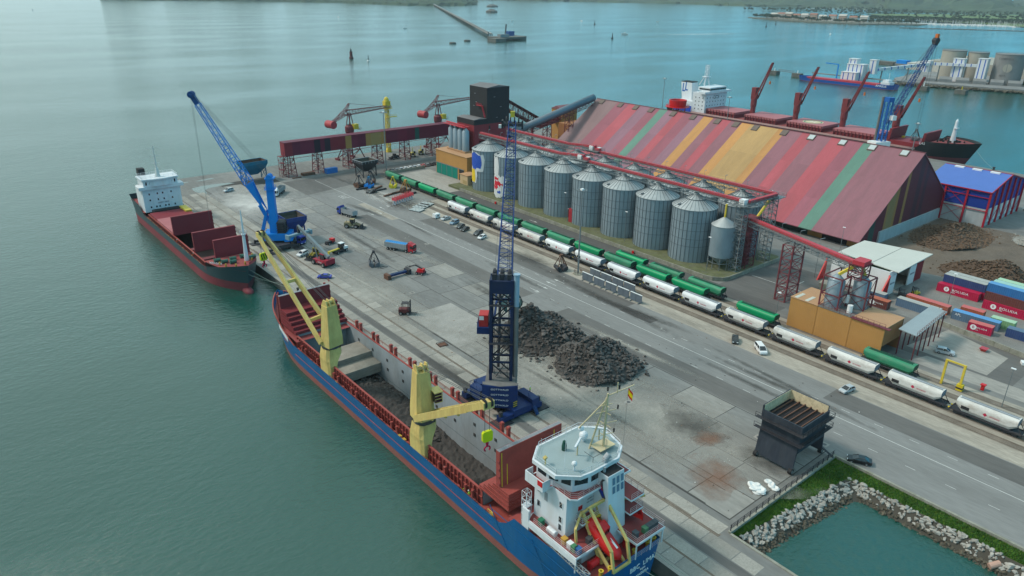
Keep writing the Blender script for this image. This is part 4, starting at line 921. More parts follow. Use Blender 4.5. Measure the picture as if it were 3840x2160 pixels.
MB().box(-4.85,1.62,20.2,-3.15,1.95,22.1).build('cab_window',m_glass,cabx);MB().box(-4.9,-1.04,21.3,-3.9,-1.0,22.2).build('cab_ac_unit',m_white,cabx)
w=MB();w.rail([(-2.6,-3.4,9.5+0*5),(2.6,-3.4,9.5)],1,1.2,.04,2)
for z in (16.9,25.9): w.box(-2.6,-3.9,z,2.6,-3.05,z+.06).rail([(-2.6,-3.9,z),(2.6,-3.9,z)],1,1.2,.04,2)
w.build('tower_walkway',m_gdark,GC,kind='stuff')
# boom
foot=Vector((0,.9,19.0));RAD=hypot(112-89.6,135-110.8);btip=Vector((0,RAD,58.0))
w=MB();a=foot.lerp(btip,.12);b=foot.lerp(btip,.9);bd=(btip-foot).normalized();bup=Vector((1,0,0)).cross(bd)
for s in (-1,1):
 w.bar((s*2.0,.9,19.0),a+Vector((s*1.5,0,0)),.4,.7)
w.lattice(a,b,(3.4,2.6),(2.0,1.7),22,.14,.075,up=bup);w.lattice(b,btip,(2.0,1.7),(1.6,1.2),3,.14,.08,up=bup);w.build('boom',m_gboom,GC)
w=MB();w.box(-2.2,RAD-1.1,57.2,2.2,RAD+1.4,57.9)
for x in (-1.5,-.5,.5,1.5): w.cyl((x-.14,RAD+.3,58.5),(x+.14,RAD+.3,58.5),.8,n=12)
w.box(-2.6,RAD-1.0,56.6,-2.2,RAD+1,58.5).box(2.2,RAD-1.0,56.6,2.6,RAD+1,58.5);w.build('boom_head',m_gdark,GC);MB().box(-3.3,RAD-.5,56.6,-2.4,RAD+.3,57.4).build('floodlight',m_white,GC);MB().box(-.5,RAD-.2,59.2,.5,RAD+.5,60.6).build('warning_post',m_yellow,GC)
w=MB()
for x in (-1.6,1.6): w.cyl((x,-1.0,TZ+1.2),(x*.8,RAD,58.6),.035,n=4,cap=False)
for x in (-.5,.5): w.cyl((x*3,-1.2,TZ+1.0),(x*3,-3,8),.05,n=4,cap=False)
w.build('luffing_rope',m_steel,GC)
w=MB();w.lattice((1.9,1.2,8),(1.4,5.2,25.5),(.5,.5),(.5,.5),12,.08,.05);w.cyl((-.9,2.2,8.2),(-.9,7.6,27.5),.35,n=8);w.build('luffing_cylinder',m_gdark,GC)
w=MB()
for x in (-.7,-.3,.3,.7): w.cyl((x,RAD+.3,58),(x,RAD+.3,17.0),.06,n=4,cap=False)
w.build('hoist_rope',m_gdark,GC)
gx=T('rock_grab','open dark teal orange-peel grab hanging from the dark blue crane above the rock pile','grab',(112.3,135.2,9.0),ang)
m_teal=M('teal_paint',(.03,.10,.115),.6,var=.2,scale=1,dirt=.5,dirtcol=(.05,.045,.04),dscale=.8)
w=MB();w.lathe([(1.2,7.1),(1.2,7.5),(.3,7.6)],12).cyl((0,0,6.4),(0,0,7.3),.5,n=8);w.build('head_plate',m_gdark,gx)
for i in range(5):
 a=i*2*pi/5;c,s_=cos(a),sin(a);w=MB();w.bar((.6*c,.6*s_,7.1),(2.5*c,2.5*s_,2.6),.3,.3);w.build('arm',m_teal,gx)
 w=MB();pr=[(2.5,3.2,.5),(3.0,2.0,1.0),(2.9,.9,.9),(2.3,-.2,.5),(1.9,-.9,.06)]
 L_,R_=[],[]
 for r,z,hw in pr: L_.append((r*c-hw*s_,r*s_+hw*c,z));R_.append((r*c+hw*s_,r*s_-hw*c,z))
 for k in range(4):
  w.quad(R_[k],L_[k],L_[k+1],R_[k+1]);ic=.3
  w.quad((L_[k][0]-ic*c,L_[k][1]-ic*s_,L_[k][2]),(R_[k][0]-ic*c,R_[k][1]-ic*s_,R_[k][2]),(R_[k+1][0]-ic*c,R_[k+1][1]-ic*s_,R_[k+1][2]),(L_[k+1][0]-ic*c,L_[k+1][1]-ic*s_,L_[k+1][2]))
 w.build('tine',m_teal,gx)
MB().cyl((0,0,2.2),(0,0,6.6),.28,n=8).lathe([(.9,2.2),(.9,2.8),(.2,3.2)],10).build('centre_ram',m_gdark,gx)
person((94.6,106.6,2.75),1.0,'person in yellow hi-vis suit beside the counterweight of the dark blue crane',HV)
# ---- light blue crane at the dark ship
LT=Vector((74.3,256.5,53.3));LC=Vector((92.3,244.6,0));la=atan2(LT.y-LC.y,LT.x-LC.x)
BC=T('mobile_harbour_crane','bright blue mobile harbour crane reaching over the dark green ship','crane',LC,la-pi/2)
ca=-(la-pi/2);m_lb=m_lblue
q=MB().cbox((0,0,1.7),(4.6,14,1.3));q.v=[rot(p,ca) for p in q.v];q.build('chassis',m_gdark,BC)
whl2=whl
for sx in (-2.5,2.5):
 for i in range(7):
  o=bpy.data.objects.new('wheel',whl2);C.objects.link(o);o.parent=BC;o.location=rot((sx,-5.4+i*1.8,.75),ca);o.rotation_euler=(0,0,ca)
for sx in (-1,1):
 for sy in (-1,1):
  b=MB().bar((sx*1.8,sy*5.6,1.4),(sx*5.2,sy*6.6,1.1),.7,.7).box(sx*5.4-1.6,sy*6.6-1.6,.03,sx*5.4+1.6,sy*6.6+1.6,.25).box(sx*5.4-.25,sy*6.6-.25,.25,sx*5.4+.25,sy*6.6+.25,1.6);b.v=[rot(p,ca) for p in b.v];b.build('outrigger',m_gdark,BC)
MB().cyl((0,0,2.3),(0,0,3.1),2.3,n=20).build('slewing_ring',m_gdark,BC)
w=MB();w.prism([(-3.2,3.4),(3.2,3.4),(3.2,-4.4),(2.2,-6.2),(-2.2,-6.2),(-3.2,-4.4)],3.1,5.6);w.build('slewing_deck',m_lb,BC);MB().prism([(-3.24,-3.6),(3.24,-3.6),(3.24,-4.5),(2.25,-6.26),(-2.25,-6.26),(-3.24,-4.5)],2.6,4.6).build('counterweight',m_lb,BC)
w=MB();
for k in range(5): w.box(-2.6,-4.2,5.6+k*.9,2.6,-1.2,5.75+k*.9)
w.box(-2.3,-3.8,5.7,2.3,-1.4,9.6).rail([(-2.9,-4.6,5.6),(2.9,-4.6,5.6)],1.1,1,.05,3);w.build('machinery_house',m_gdark,BC)
w=MB();w.hexa([(-1.5,-1.4,5.6),(1.5,-1.4,5.6),(1.5,1.4,5.6),(-1.5,1.4,5.6)],[(-1.15,-1.2,25.0),(1.15,-1.2,25.0),(1.15,1.0,25.0),(-1.15,1.0,25.0)]);mst=w.build('mast',m_lb,BC)
w=MB();w.rail([(-1.7,-1.8,21.3),(1.7,-1.8,21.3),(1.7,1.6,21.3),(-1.7,1.6,21.3)],1,1,.05,2,True).box(-1.8,-1.9,21.2,1.8,1.7,21.3)
for x in (-1.3,-.45,.45,1.3): w.cyl((x-.2,-.2,25.6),(x+.2,-.2,25.6),1.0,n=12)
w.box(-1.6,-2.0,25.0,1.6,1.2,25.4);w.build('mast_head',m_lb,BC)
w=MB().box(1.6,-.8,14.2,3.2,1.6,16.6);cb=w.build('operator_cab',m_lb,BC);MB().box(1.65,1.6,14.6,3.15,1.64,16.4).box(3.2,-.6,15,3.24,1.5,16.4).build('cab_window',m_glass,cb)
r_=hypot(LT.x-LC.x,LT.y-LC.y);f=Vector((0,1.6,12.8));t_=Vector((0,r_,53.3));bd=(t_-f).normalized();bup=Vector((1,0,0)).cross(bd);a=f.lerp(t_,.26);b=f.lerp(t_,.93)
w=MB()
for s in (-1,1): w.hexa([Vector((s*1.6-.2,1.6,12.4)),Vector((s*1.6+.2,1.6,12.4)),Vector((s*1.6+.2,2.2,13.2)),Vector((s*1.6-.2,2.2,13.2))],[a+Vector((s*1.25-.2,0,0))+bup*-1.3,a+Vector((s*1.25+.2,0,0))+bup*-1.3,a+Vector((s*1.25+.2,0,0))+bup*1.3,a+Vector((s*1.25-.2,0,0))+bup*1.3])
w.lattice(a,b,(2.9,2.7),(1.7,1.6),18,.16,.08,up=bup);w.build('boom',m_lb,BC)
w=MB();w.bar(b,t_,1.6,1.5);
for x in (-.9,-.3,.3,.9): w.cyl(t_+Vector((x-.15,.2,.3)),t_+Vector((x+.15,.2,.3)),1.1,n=12)
w.bar(t_+Vector((-1.6,0,0)),t_+Vector((1.6,0,0)),1.0,.9);w.build('boom_head',M('boom_head_navy',(.01,.06,.2),.5),BC)
w=MB();w.cyl((-.8,-.2,5.6),(-.8,4.2,15.6),.45,n=8).cyl((.8,-.2,5.6),(.8,4.2,15.6),.45,n=8);w.each('luffing_cylinder',m_lb,BC);w=MB().bar((-1.5,4.6,4.6),(-1.3,2.0,13.2),.6,.8).bar((1.5,4.6,4.6),(1.3,2.0,13.2),.6,.8);w.each('boom_strut',m_lb,BC)
w=MB()
for x in (-1.9,-1.2,.1,.9,1.9): w.cyl((x*1.2,-.2,26.4),t_+Vector((x*.8,0,.9)),.03,n=4,cap=False)
w.build('luffing_rope',m_steel,BC);w=MB()
for x in (-.6,.6): w.cyl(t_+Vector((x,.4,0)),(x*.5,r_+.4,9.0),.035,n=4,cap=False)
w.build('hoist_rope',m_steel,BC)
# ---- crane on the far quay
FT=Vector((439,190.0,0));fa=atan2(-9,22.5)
FC=T('mobile_harbour_crane','blue tower crane with white base behind the striped shed, boom up over the black ship','crane',FT,fa-pi/2)
w=MB().box(-3.4,-6.6,3,3.4,4,7.5);w.build('slewing_deck',m_white,FC);MB().box(-4,-7,0,4,7,2.6).build('chassis',m_gdark,FC);MB().cyl((0,0,2.6),(0,0,3),2.2,n=16).build('slewing_ring',m_gdark,FC)
MB().box(-3.0,-6.66,4.8,-2.4,-6.62,5.8).build('emblem',m_red,FC)
w=MB()
for sx in (-1,1):
 for sy in (-1,1): w.box(sx*1.7-.3,sy*1.4-.3,7.5,sx*1.7+.3,sy*1.4+.3,31)
w.box(-2,-1.8,30,2,1.8,32.6);w.lattice((0,0,7.5),(0,0,30),(3.2,2.7),(3.2,2.7),8,.1,.12);w.build('tower',M('far_crane_blue',(.01,.10,.36),.5),FC);MB().cyl((-2.9,-1.8,7.6),(-2.9,-1.8,32.5),.7,n=10).build('exhaust_stack',m_grime,FC)
MB().box(1.9,.8,20,4.4,3.6,22.6).build('operator_cab',m_white,FC)
tl=Vector((0,24.2,62.2));f=Vector((0,1.5,18));bd=(tl-f).normalized();bup=Vector((1,0,0)).cross(bd)
w=MB();w.lattice(f,tl,(3.2,2.4),(1.8,1.5),24,.2,.11,up=bup);w.build('boom',m_gboom,FC);w=MB();w.bar(tl-bd,tl+bd*1.5,2.4,2.2);w.cyl(tl+Vector((-1.4,0,1.2)),tl+Vector((1.4,0,1.2)),1.6,n=12);w.build('boom_head',m_gdark,FC);MB().box(-.9,23.8,64,.9,25.2,67).build('warning_post',M('orange_paint',(.55,.14,.03),.6),FC)
w=MB()
for x in (-1.5,-.8,.8,1.5): w.cyl((x,-.6,32.6),tl+Vector((x*.6,0,1)),.07,n=4,cap=False)
w.build('luffing_rope',m_steel,FC);w=MB()
for x in (-.9,.9): w.cyl(tl+Vector((x,.8,0)),(x,25.0,11),.07,n=4,cap=False)
w.build('hoist_rope',m_steel,FC)
# ---- jib cranes on the far edge of the pier (tripod legs, slewing column, lattice jib, drum counterweight)
m_oxr=M('oxide_red',(.16,.035,.045),.65,var=.2,scale=.6,dirt=.35,dirtcol=(.09,.045,.03),dscale=.5)
m_drum=M('drum_red',(.38,.05,.06),.55,var=.1)
def jib_crane(x,y,label,reach,rz):
 t=T('quay_jib_crane',label,'crane',(x,y,0),rz,'lattice jib cranes on the pier end')
 for sx in (-1,1):
  for sy in (-1,1):
   w=MB();w.bar((sx*5.2,sy*5.2,.9),(sx*1.7,sy*1.7,11.4),.5);w.box(sx*5.2-1.6,sy*5.2-.5,.0,sx*5.2+1.6,sy*5.2+.5,1.1);w.build('leg',m_oxr,t)
 w=MB()
 for sx in (-1,1): w.bar((sx*5,-5,1.2),(sx*3.4,3.4,6),.25);w.bar((sx*3.4,-3.4,6),(sx*3.4,3.4,6),.3);w.bar((-3.4,sx*3.4,6),(3.4,sx*3.4,6),.3);w.bar((-5,sx*5,1.2),(3.4,sx*3.4,6),.25)
 w.build('leg_bracing',m_oxr,t)
 w=MB();w.lathe([(2.9,11.2),(3.0,11.6),(2.0,12),(1.7,14),(2.4,15.5),(2.4,18.0),(1.5,19)],12);w.rail([(3.2*cos(a),3.2*sin(a),12) for a in [k*pi/4 for k in range(8)]],1.1,2,.06,2,True);w.build('slewing_column',m_oxr,t)
 w=MB()
 for s in (-1,1): w.bar((s*1.2,-1,18),(s*.9,.4,25.2),.35);w.bar((s*1.2,2,18),(s*.9,.6,25.2),.35)
 w.build('a_frame',m_oxr,t)
 cb_=MB().box(1.0,.8,16.8,3.4,3.6,19.4).build('operator_cab',m_yellow,t);MB().box(.9,3.6,16.4,3.5,5.2,16.6).rail([(.9,5.2,16.6),(3.5,5.2,16.6)],1,1,.05,2).build('cab_platform',m_steel,cb_)
 w=MB();w.lattice((0,-2,25.4),(0,reach,25.6),(2.2,2.6),(1.0,1.0),16,.15,.09);w.lattice((0,-2,25.4),(0,-10.8,21.6),(2.2,2.0),(1.2,.8),5,.15,.09);w.lattice((0,-2,26.4),(0,.8,30),(1.6,1.2),(.6,.6),2,.13,.08);w.bar((0,.8,30),(0,reach*.62,27),.14);w.bar((0,.8,30),(0,-8,24),.14);w.build('jib',m_oxr,t)
 w=MB()
 for k in range(3): w.cyl((-2.7+k*1.8,-12,20.6),(-2.7+k*1.8+1.72,-12,20.6),2.0,n=18)
 w.each('drum_counterweight',m_drum,t)
 MB().cyl((0,reach-.5,25.2),(0,reach-.5,8),.06,n=4).build('hoist_rope',m_steel,t)
 return t
jib_crane(180.5,354.5,'dark red lattice jib crane with drum counterweight left of the yellow column',30,radians(-78))
jib_crane(237.5,355,'dark red lattice jib crane partly behind the black tower',30,radians(-78))
YC=T('column_crane','slim yellow column crane standing at the far pier edge behind the red gallery','crane',(207.5,361,0),0)
w=MB();w.lattice((0,0,0),(0,0,26),(1.8,1.8),(1.6,1.6),14,.22,.14);w.build('column',m_yellow,YC);w=MB().box(-1.6,-1.6,26,1.6,1.6,28.5).lathe([(1.6,28.5),(1.2,30),(.2,30.8)],10);w.build('head',m_yellow,YC);w=MB().rail([(-2.2,-2.2,24.5),(2.2,-2.2,24.5),(2.2,2.2,24.5),(-2.2,2.2,24.5)],1.1,1.5,.06,2,True).box(-2.3,-2.3,24.3,2.3,2.3,24.5).rail([(-2,-2,20),(5,-2,20)],1.1,1.5,.06,2).box(-2,-2.4,19.7,5,-1,20);w.build('platform',m_yellow,YC);MB().lathe([(1.7,0),(1.5,1.5),(1.1,2.4)],10).build('base',m_yellow,YC)
# ================================================================== SILOS AND BUILDINGS
m_galv=M('galvanised_wall',(.25,.315,.36),.45,.3,var=.10,scale=.5,dirt=.25,dirtcol=(.13,.15,.16),dscale=.4,stretch=(1,1,.4),wave=('Z',.35,.25))
m_galvr=M('galvanised_roof',(.40,.43,.44),.45,.4,var=.12,scale=.6,dirt=.2,dirtcol=(.22,.22,.2),dscale=.7)
m_rib=M('silo_rib',(.115,.145,.165),.5,.4,var=.1)
m_gstl=M('galvanised_steel',(.22,.245,.255),.5,.5,var=.15,scale=1)
m_cred=M('conveyor_red',(.42,.035,.05),.5,var=.12,scale=.8,dirt=.15,dirtcol=(.2,.04,.04))
m_moss=M('mossy_plinth',(.115,.125,.06),.95,var=.35,scale=.35,dirt=.6,dirtcol=(.14,.135,.115),dscale=.4,fine=.2)
m_pw=M('plinth_wall',(.27,.265,.225),.9,var=.25,scale=.6,dirt=.7,dirtcol=(.10,.11,.055),dscale=.5)
# plinth of the silo yard
pl=[(190.6,268),(190.6,130),(191.4,127),(193.6,124.6),(196,124),(226,124),(228,126),(228,268)]
o=struct(MB().prism(pl,0,.95).build('silo_plinth',m_moss))
n_=0
for a,b in zip(pl[:6],pl[1:6]):
 a,b=Vector((*a,0)),Vector((*b,0));ln=(b-a).length;n=max(1,round(ln/6.0));d=(b-a)/n
 for i in range(n):
  p,q=a+d*i,a+d*(i+1);u=d.normalized()*.05;w=MB();w.bar(p+u+Vector((0,0,.68)),q-u+Vector((0,0,.68)),.34,1.34);w.build('wall_panel',m_pw,o)
def silo(x,y,label,R=7.6,zb=.95,ze=19.4,zp=23.5,group='big corrugated grain silos'):
 t=T('grain_silo',label,'silo',(x,y,0),0,group);N_=32
 wl=MB().lathe([(R,zb),(R,ze)],48).build('wall',m_galv,t,True)
 w=MB()
 for i in range(N_): a=2*pi*i/N_;w.bar((R*1.004*cos(a),R*1.004*sin(a),zb),(R*1.004*cos(a),R*1.004*sin(a),ze),.16,.14,up=(cos(a),sin(a),0))
 w.build('stiffeners',m_rib,wl,kind='stuff')
 for z in (6.6,9.2,12.2,15.0): MB().lathe([(R+.09,z),(R+.14,z+.02),(R+.14,z+.09),(R+.09,z+.11)],48).build('wind_ring',m_rib,wl,True)
 rf=MB().lathe([(R+.25,ze-.05),(R+.25,ze+.1),(3.4,ze+(zp-ze)*.62),(1.0,zp-.25),(1.0,zp+.3),(.02,zp+.45)],40).build('roof',m_galvr,t)
 w=MB()
 for i in range(30):
  a=2*pi*i/30;c,s=cos(a),sin(a);w.bar(((R+.2)*c,(R+.2)*s,ze+.14),(3.4*c,3.4*s,ze+(zp-ze)*.62+.08),.07,.14);
  if i % 2 == 0: w.bar((3.4*c,3.4*s,ze+(zp-ze)*.62+.08),(1.0*c,1.0*s,zp-.2),.07,.14)
 w.build('roof_ribs',m_rib,rf,kind='stuff');MB().lathe([(3.5,ze+(zp-ze)*.60),(3.55,ze+(zp-ze)*.66),(3.3,ze+(zp-ze)*.66)],30).build('roof_ring',m_rib,rf)
 MB().box(-R*.86,R*.2,ze+.55,-R*.72,R*.32,ze+1.2).build('roof_hatch',m_rib,rf)
 w=MB();w.bar((R+.35,-.3,zb),(R+.35,-.3,ze),.06);w.bar((R+.35,.3,zb),(R+.35,.3,ze),.06);w.build('ladder',m_gstl,t,kind='stuff')
 return t
ordn=('nearest','second','third','fourth','fifth','sixth','seventh','farthest')
s0=None
for k in range(8):
 y=145.4+16.62*k
 lab='grey corrugated silo of the front row, %s from the lattice end tower' % ordn[k]
 if k == 6: lab='front row silo painted with a red and white figure mural'
 if k == 7: lab='front row silo with blue and yellow mural beside the orange building'
 s0=silo(202.8,y,lab) if k == 0 else dup(s0,(202.8,y,0),0,lab) and s0
for k in range(8): dup(s0,(219.3,138.3+16.55*k,0),0,'grey silo of the back row nearest the shed, %s from the lattice end tower' % ordn[k])
# murals: painted panels following the wall
def strip(poly,yc,off):
 # cut the outline into narrow upright strips so that it follows the curved wall
 w=MB();A0,A1=min(a for a,z in poly),max(a for a,z in poly);n=14
 def span(a):
  zs=[]
  for (a0,z0),(a1,z1) in zip(poly,poly[1:]+poly[:1]):
   if (a0-a)*(a1-a) < 0: zs.append(z0+(z1-z0)*(a-a0)/(a1-a0))
  return (min(zs),max(zs)) if len(zs) > 1 else None
 P=lambda a,z: (202.8+(7.78+off)*cos(pi+a+.55),yc+(7.78+off)*sin(pi+a+.55),z)
 for i in range(n):
  a,b=A0+(A1-A0)*(i+.02)/n,A0+(A1-A0)*(i+.98)/n;s0_,s1_=span(a),span(b)
  if s0_ and s1_: w.quad(P(a,s0_[0]),P(b,s1_[0]),P(b,s1_[1]),P(a,s0_[1]))
 return w
def mural(yc,pieces,name):
 o=None
 for mt,poly,off in pieces:
  w=strip(poly,yc,off);q=w.build(name,mt,None);q['tmp']=1
  tgt=[ob for ob in C.objects if ob.type == 'EMPTY' and ob.get('category') == 'silo' and abs(ob.location.y-yc) < .1 and abs(ob.location.x-202.8) < .1][0]
  q.parent=tgt;q.location=(-202.8,-yc,0);del q['tmp']
def patch(a0,a1,z0,z1,n=6,seed=0,am=.06):
 r=random.Random(seed);P=[]
 for i in range(n+1): P.append((a0+(a1-a0)*i/n,z0+r.uniform(-am,am)*8))
 for i in range(n): P.append((a1+r.uniform(-am,am),z0+(z1-z0)*(i+1)/n))
 for i in range(n): P.append((a1-(a1-a0)*(i+1)/n,z1+r.uniform(-am,am)*8))
 for i in range(n-1): P.append((a0+r.uniform(-am,am)*.3,z1-(z1-z0)*(i+1)/n))
 return P
m_mw=M('mural_white',(.6,.62,.63),.6,var=.04);m_mr=M('mural_red',(.55,.02,.04),.6);m_mb=M('mural_blue',(.02,.08,.42),.6);m_my=M('mural_yellow',(.7,.5,.02),.6)
# angle 0 = facing the water (-x); negative = turned towards the far end
mural(145.4+16.62*7,[(m_mw,patch(-1.1,.05,10,18.3,6,1,.1),.0),(m_mb,patch(-1.1,-.1,11,17.5,6,2,.12),.04),(m_mw,patch(-1.1,-.45,4,10.5,5,5,.08),.0),(m_my,patch(-1.1,-.6,5,11,5,4,.08),.06)],'mural')
mural(145.4+16.62*6,[(m_mw,patch(-1.2,-.5,11,19,6,11,.05),.0),(m_mw,patch(-1.2,-.05,1.6,11.2,8,12,.12),.02),(m_mr,patch(-1.0,-.5,8.6,10.4,4,13,.1),.05),(m_mr,patch(-.95,-.35,6.2,8.4,4,14,.1),.05),(m_mr,patch(-1.05,-.6,4.8,6.4,4,15,.1),.05),(m_mb,patch(-.6,-.35,3.2,4.4,3,16,.06),.05),(m_mr,patch(-.35,-.2,6.8,8.0,3,17,.05),.05)],'mural')
# small hopper-bottomed silo
hs=T('hopper_silo','small hopper-bottomed silo on legs beside the lattice end tower','silo',(201.6,132.2,0))
MB().lathe([(4.0,5.2),(4.0,16.0)],28).build('wall',m_galv,hs,True);MB().lathe([(4.15,15.9),(4.15,16.05),(.5,18.5),(.02,18.6)],24).build('roof',m_galvr,hs);MB().lathe([(4.0,5.2),(.5,2.2),(.5,1.8)],24).build('hopper',m_galv,hs,True)
for i in range(10): a=2*pi*i/10;MB().bar((3.95*cos(a),3.95*sin(a),.9),(3.95*cos(a),3.95*sin(a),5.4),.18).build('leg',m_gstl,hs)
MB().lathe([(3.95,3.2),(4.1,3.2),(4.1,3.4),(3.95,3.4)],24).build('leg_ring',m_gstl,hs);MB().cyl((0,0,18.5),(0,0,23),.35,n=10).build('feed_pipe',m_yellow,hs)
# conveyor bridges over the silos
def conveyor(name,label,pts,w_=1.1,legs=(),green=False,mtop=None,group='red conveyor bridges over the silos'):
 t=T(name,label,'conveyor',(0,0,0),0,group);P=[Vector(p) for p in pts]
 for a,b in zip(P,P[1:]):
  MB().bar(a+Vector((0,0,.55)),b+Vector((0,0,.55)),w_,.85).build('belt_housing',mtop or m_cred,t);MB().bar(a-Vector((0,0,.05)),b-Vector((0,0,.05)),w_*1.9,.14).build('walkway',m_gstl,t)
  n=max(2,int((b-a).length/2.2));w=MB();w.lattice(a-Vector((0,0,.95)),b-Vector((0,0,.95)),(w_*1.7,1.5),(w_*1.7,1.5),n,.12,.07);w.build('truss',m_gstl,t)
  d=(b-a).normalized();e=Vector((-d.y,d.x,0)).normalized()*w_*.95;w=MB();w.rail([a+e,b+e],1.1,2.2,.035,2);w.rail([a-e,b-e],1.1,2.2,.035,2);w.build('handrail',m_gstl,t)
  m2=MB()
  for k in range(int((b-a).length/9)): p=a+d*(4.5+9*k);q=p+e*1.0;m2.cyl(q,q+Vector((0,0,2.4)),.05,n=4).bar(q+Vector((0,0,2.4)),q+Vector((0,0,2.6))+e*1.1,.22,.1)
  if m2.v: m2.build('lamp_arms',m_gstl,t,kind='stuff')
 return t
cv=conveyor('conveyor_bridge','near red conveyor bridge running along the front silo row',[(202.8,268,25.0),(202.8,214,25.0),(202.8,200,26.4)])
conveyor('conveyor_bridge','red conveyor bridge over the front silo row towards the lattice end tower',[(202.8,204,24.6),(202.8,126.5,24.6)])
conveyor('conveyor_bridge','far red conveyor bridge along the back silo row next to black tower',[(219.3,268,25.0),(219.3,226,25.0),(219.3,210,26.4)])
conveyor('conveyor_bridge','red conveyor bridge over the back silo row next to the shed',[(219.3,214,24.6),(219.3,125.5,24.6)])
for x,y in ((202.8,202),(219.3,212)):
 t=T('transfer_station','steel transfer platform with white drive motors above the %s silo row' % ('front' if x < 210 else 'back'),'platform',(x,y,0),0,'conveyor transfer platforms')
 MB().box(-2.4,-5,25.2,2.4,5,25.35).rail([(-2.4,-5,25.35),(2.4,-5,25.35),(2.4,5,25.35),(-2.4,5,25.35)],1.1,1.5,.05,2,True).build('platform',m_gstl,t);w=MB()
 w.box(-1.2,-1.2,25.4,.6,.8,27.0).cyl((0,2,26.2),(0,3.4,26.2),.6,n=10).box(.4,-3.8,25.4,1.6,-2.4,26.6);w.each('drive_unit',m_white,t)
 w=MB();w.box(-.8,-4.5,25.4,.8,4,26.4);w.build('belt_head',m_cred,t)
# lattice towers between the silos and at the end
def ltower(name,label,x,y,wx,wy,h,n,mt,rc=.14,rd=.08,group=None,z0=.0):
 t=T(name,label,'tower',(x,y,0),0,group);w=MB();w.lattice((0,0,z0),(0,0,h),(wx,wy),(wx,wy),n,rc,rd,up=(0,1,0));w.build('frame',mt,t);return t
for k in range(7):
 y=153.7+16.62*k;ltower('support_tower','steel lattice support between the front silos, %s from the end tower' % ordn[k],206.5,y,1.6,1.0,23.2,12,m_gstl,.1,.06,'silo support towers',.95);ltower('support_tower','steel lattice support between the back silos, %s from the end tower' % ordn[k],219.3,y-7,1.8,1.2,23.2,12,m_gstl,.12,.07,'silo support towers',.95)
et=ltower('end_tower','grey lattice stair tower beside the small hopper silo',203.0,127.0,2.8,2.8,24,14,m_gstl,.16,.1,None,.95);MB().box(-3,-2.4,23.8,3,2.4,24).rail([(-3,-2.4,24),(3,-2.4,24),(3,2.4,24),(-3,2.4,24)],1.1,1.5,.05,2,True).build('top_platform',m_gstl,et);MB().box(-1.2,-1,24,1.2,1,25.6).build('drive_unit',m_white,et)
et2=ltower('end_tower','dark red lattice elevator tower behind the hopper silo',209.5,127.4,5,3.4,18.5,10,m_oxr,.2,.12,None,.95);w=MB()
for i in range(6): w.bar((-2.2+i*.8,0,1),(-2.2+i*.8,0,17),.3)
w.each('elevator_leg',m_oxr,et2);MB().box(-2.6,-1.9,17.8,2.8,2.2,18.5).build('head_platform',m_oxr,et2)
et3=ltower('end_tower','grey lattice tower carrying the end of the back conveyor',219.3,126.5,3,3,24,14,m_gstl,.16,.1,None,.95);MB().box(-3.4,-3,23.8,3.4,3,24).rail([(-3.4,-3,24),(3.4,-3,24),(3.4,3,24),(-3.4,3,24)],1.1,1.5,.05,2,True).build('top_platform',m_gstl,et3)
conveyor('conveyor_bridge','short red cross conveyor joining both bridges at the lattice towers',[(204,125.8,24.3),(219,125.0,24.6)]);w=MB();w.cyl((216.5,125.5,24),(211.5,126.6,17.8),.5,n=8);tag(w.build('chute',m_yellow),'slanted yellow chute under the end of the back conveyor','chute')
person((219.6,127.0,24.05),2.0,'person in yellow jacket on the end platform of the back conveyor',HV)
conveyor('conveyor_bridge','long red conveyor sloping down to the yellow loading building on a trestle',[(206.0,124.5,18.3),(185.5,78.6,21.0)],1.5,mtop=m_cred)
tr=ltower('trestle','dark red four-legged lattice trestle under the sloping red conveyor',197.2,104.2,6.6,3.4,18.0,8,m_oxr,.28,.13)
# ---- elevator tower, low box, orange building with green doors
m_blk=M('tower_black',(.022,.023,.026),.6,var=.12,scale=.3,wave=('X',.6,.15));m_blkr=M('tower_roof',(.15,.145,.15),.7,var=.1)
m_twr=M('tower_red',(.22,.03,.04),.6,var=.1,scale=.2);m_ochre=M('ochre_cladding',(.42,.215,.065),.65,var=.08,scale=.15,dirt=.2,dirtcol=(.3,.16,.06),dscale=.2,wave=('Y',.5,.5));m_ochrer=M('ochre_roof',(.42,.245,.135),.75,var=.08,scale=.2,dirt=.15,dirtcol=(.28,.17,.1));m_ochre2=M('ochre_wall',(.30,.13,.05),.7,var=.1,scale=.2)
tw=T('elevator_tower','tall black and dark red grain elevator tower with lower black-roofed wing','building',(212,285.5,0))
MB().box(8,0,25.4,22,14.2,42.6).build('tower_shaft',m_blk,tw);w=MB();w.add([(7.8,-.2,42.6),(22.2,-.2,42.6),(22.2,14.4,42.6),(7.8,14.4,42.6),(15,-.2,43.6),(15,14.4,43.6)],[(0,1,4),(1,2,5,4),(2,3,5),(3,0,4,5)]);w.build('tower_roof',m_blkr,tw)
MB().box(7.97,.05,12,21.97,14.2,25.38).build('red_shaft',m_twr,tw);MB().box(.05,.03,17.6,7.95,14.2,25.4).build('red_wing',m_twr,tw);MB().box(0,0,25.4,7.97,14.25,27.9).build('wing_parapet',m_blk,tw)
w=MB();w.add([(-.1,-.1,27.9),(7.95,-.1,27.9),(7.95,14.3,27.9),(-.1,14.3,27.9),(4,-.1,28.5),(4,14.3,28.5)],[(0,1,4),(1,2,5,4),(2,3,5),(3,0,4,5)]);w.build('wing_roof',m_blkr,tw)
MB().box(.05,.03,12,3.2,14.2,17.58).build('red_column',m_twr,tw);MB().box(.05,.03,0,12,14.2,11.98).build('ochre_base',m_ochre2,tw)
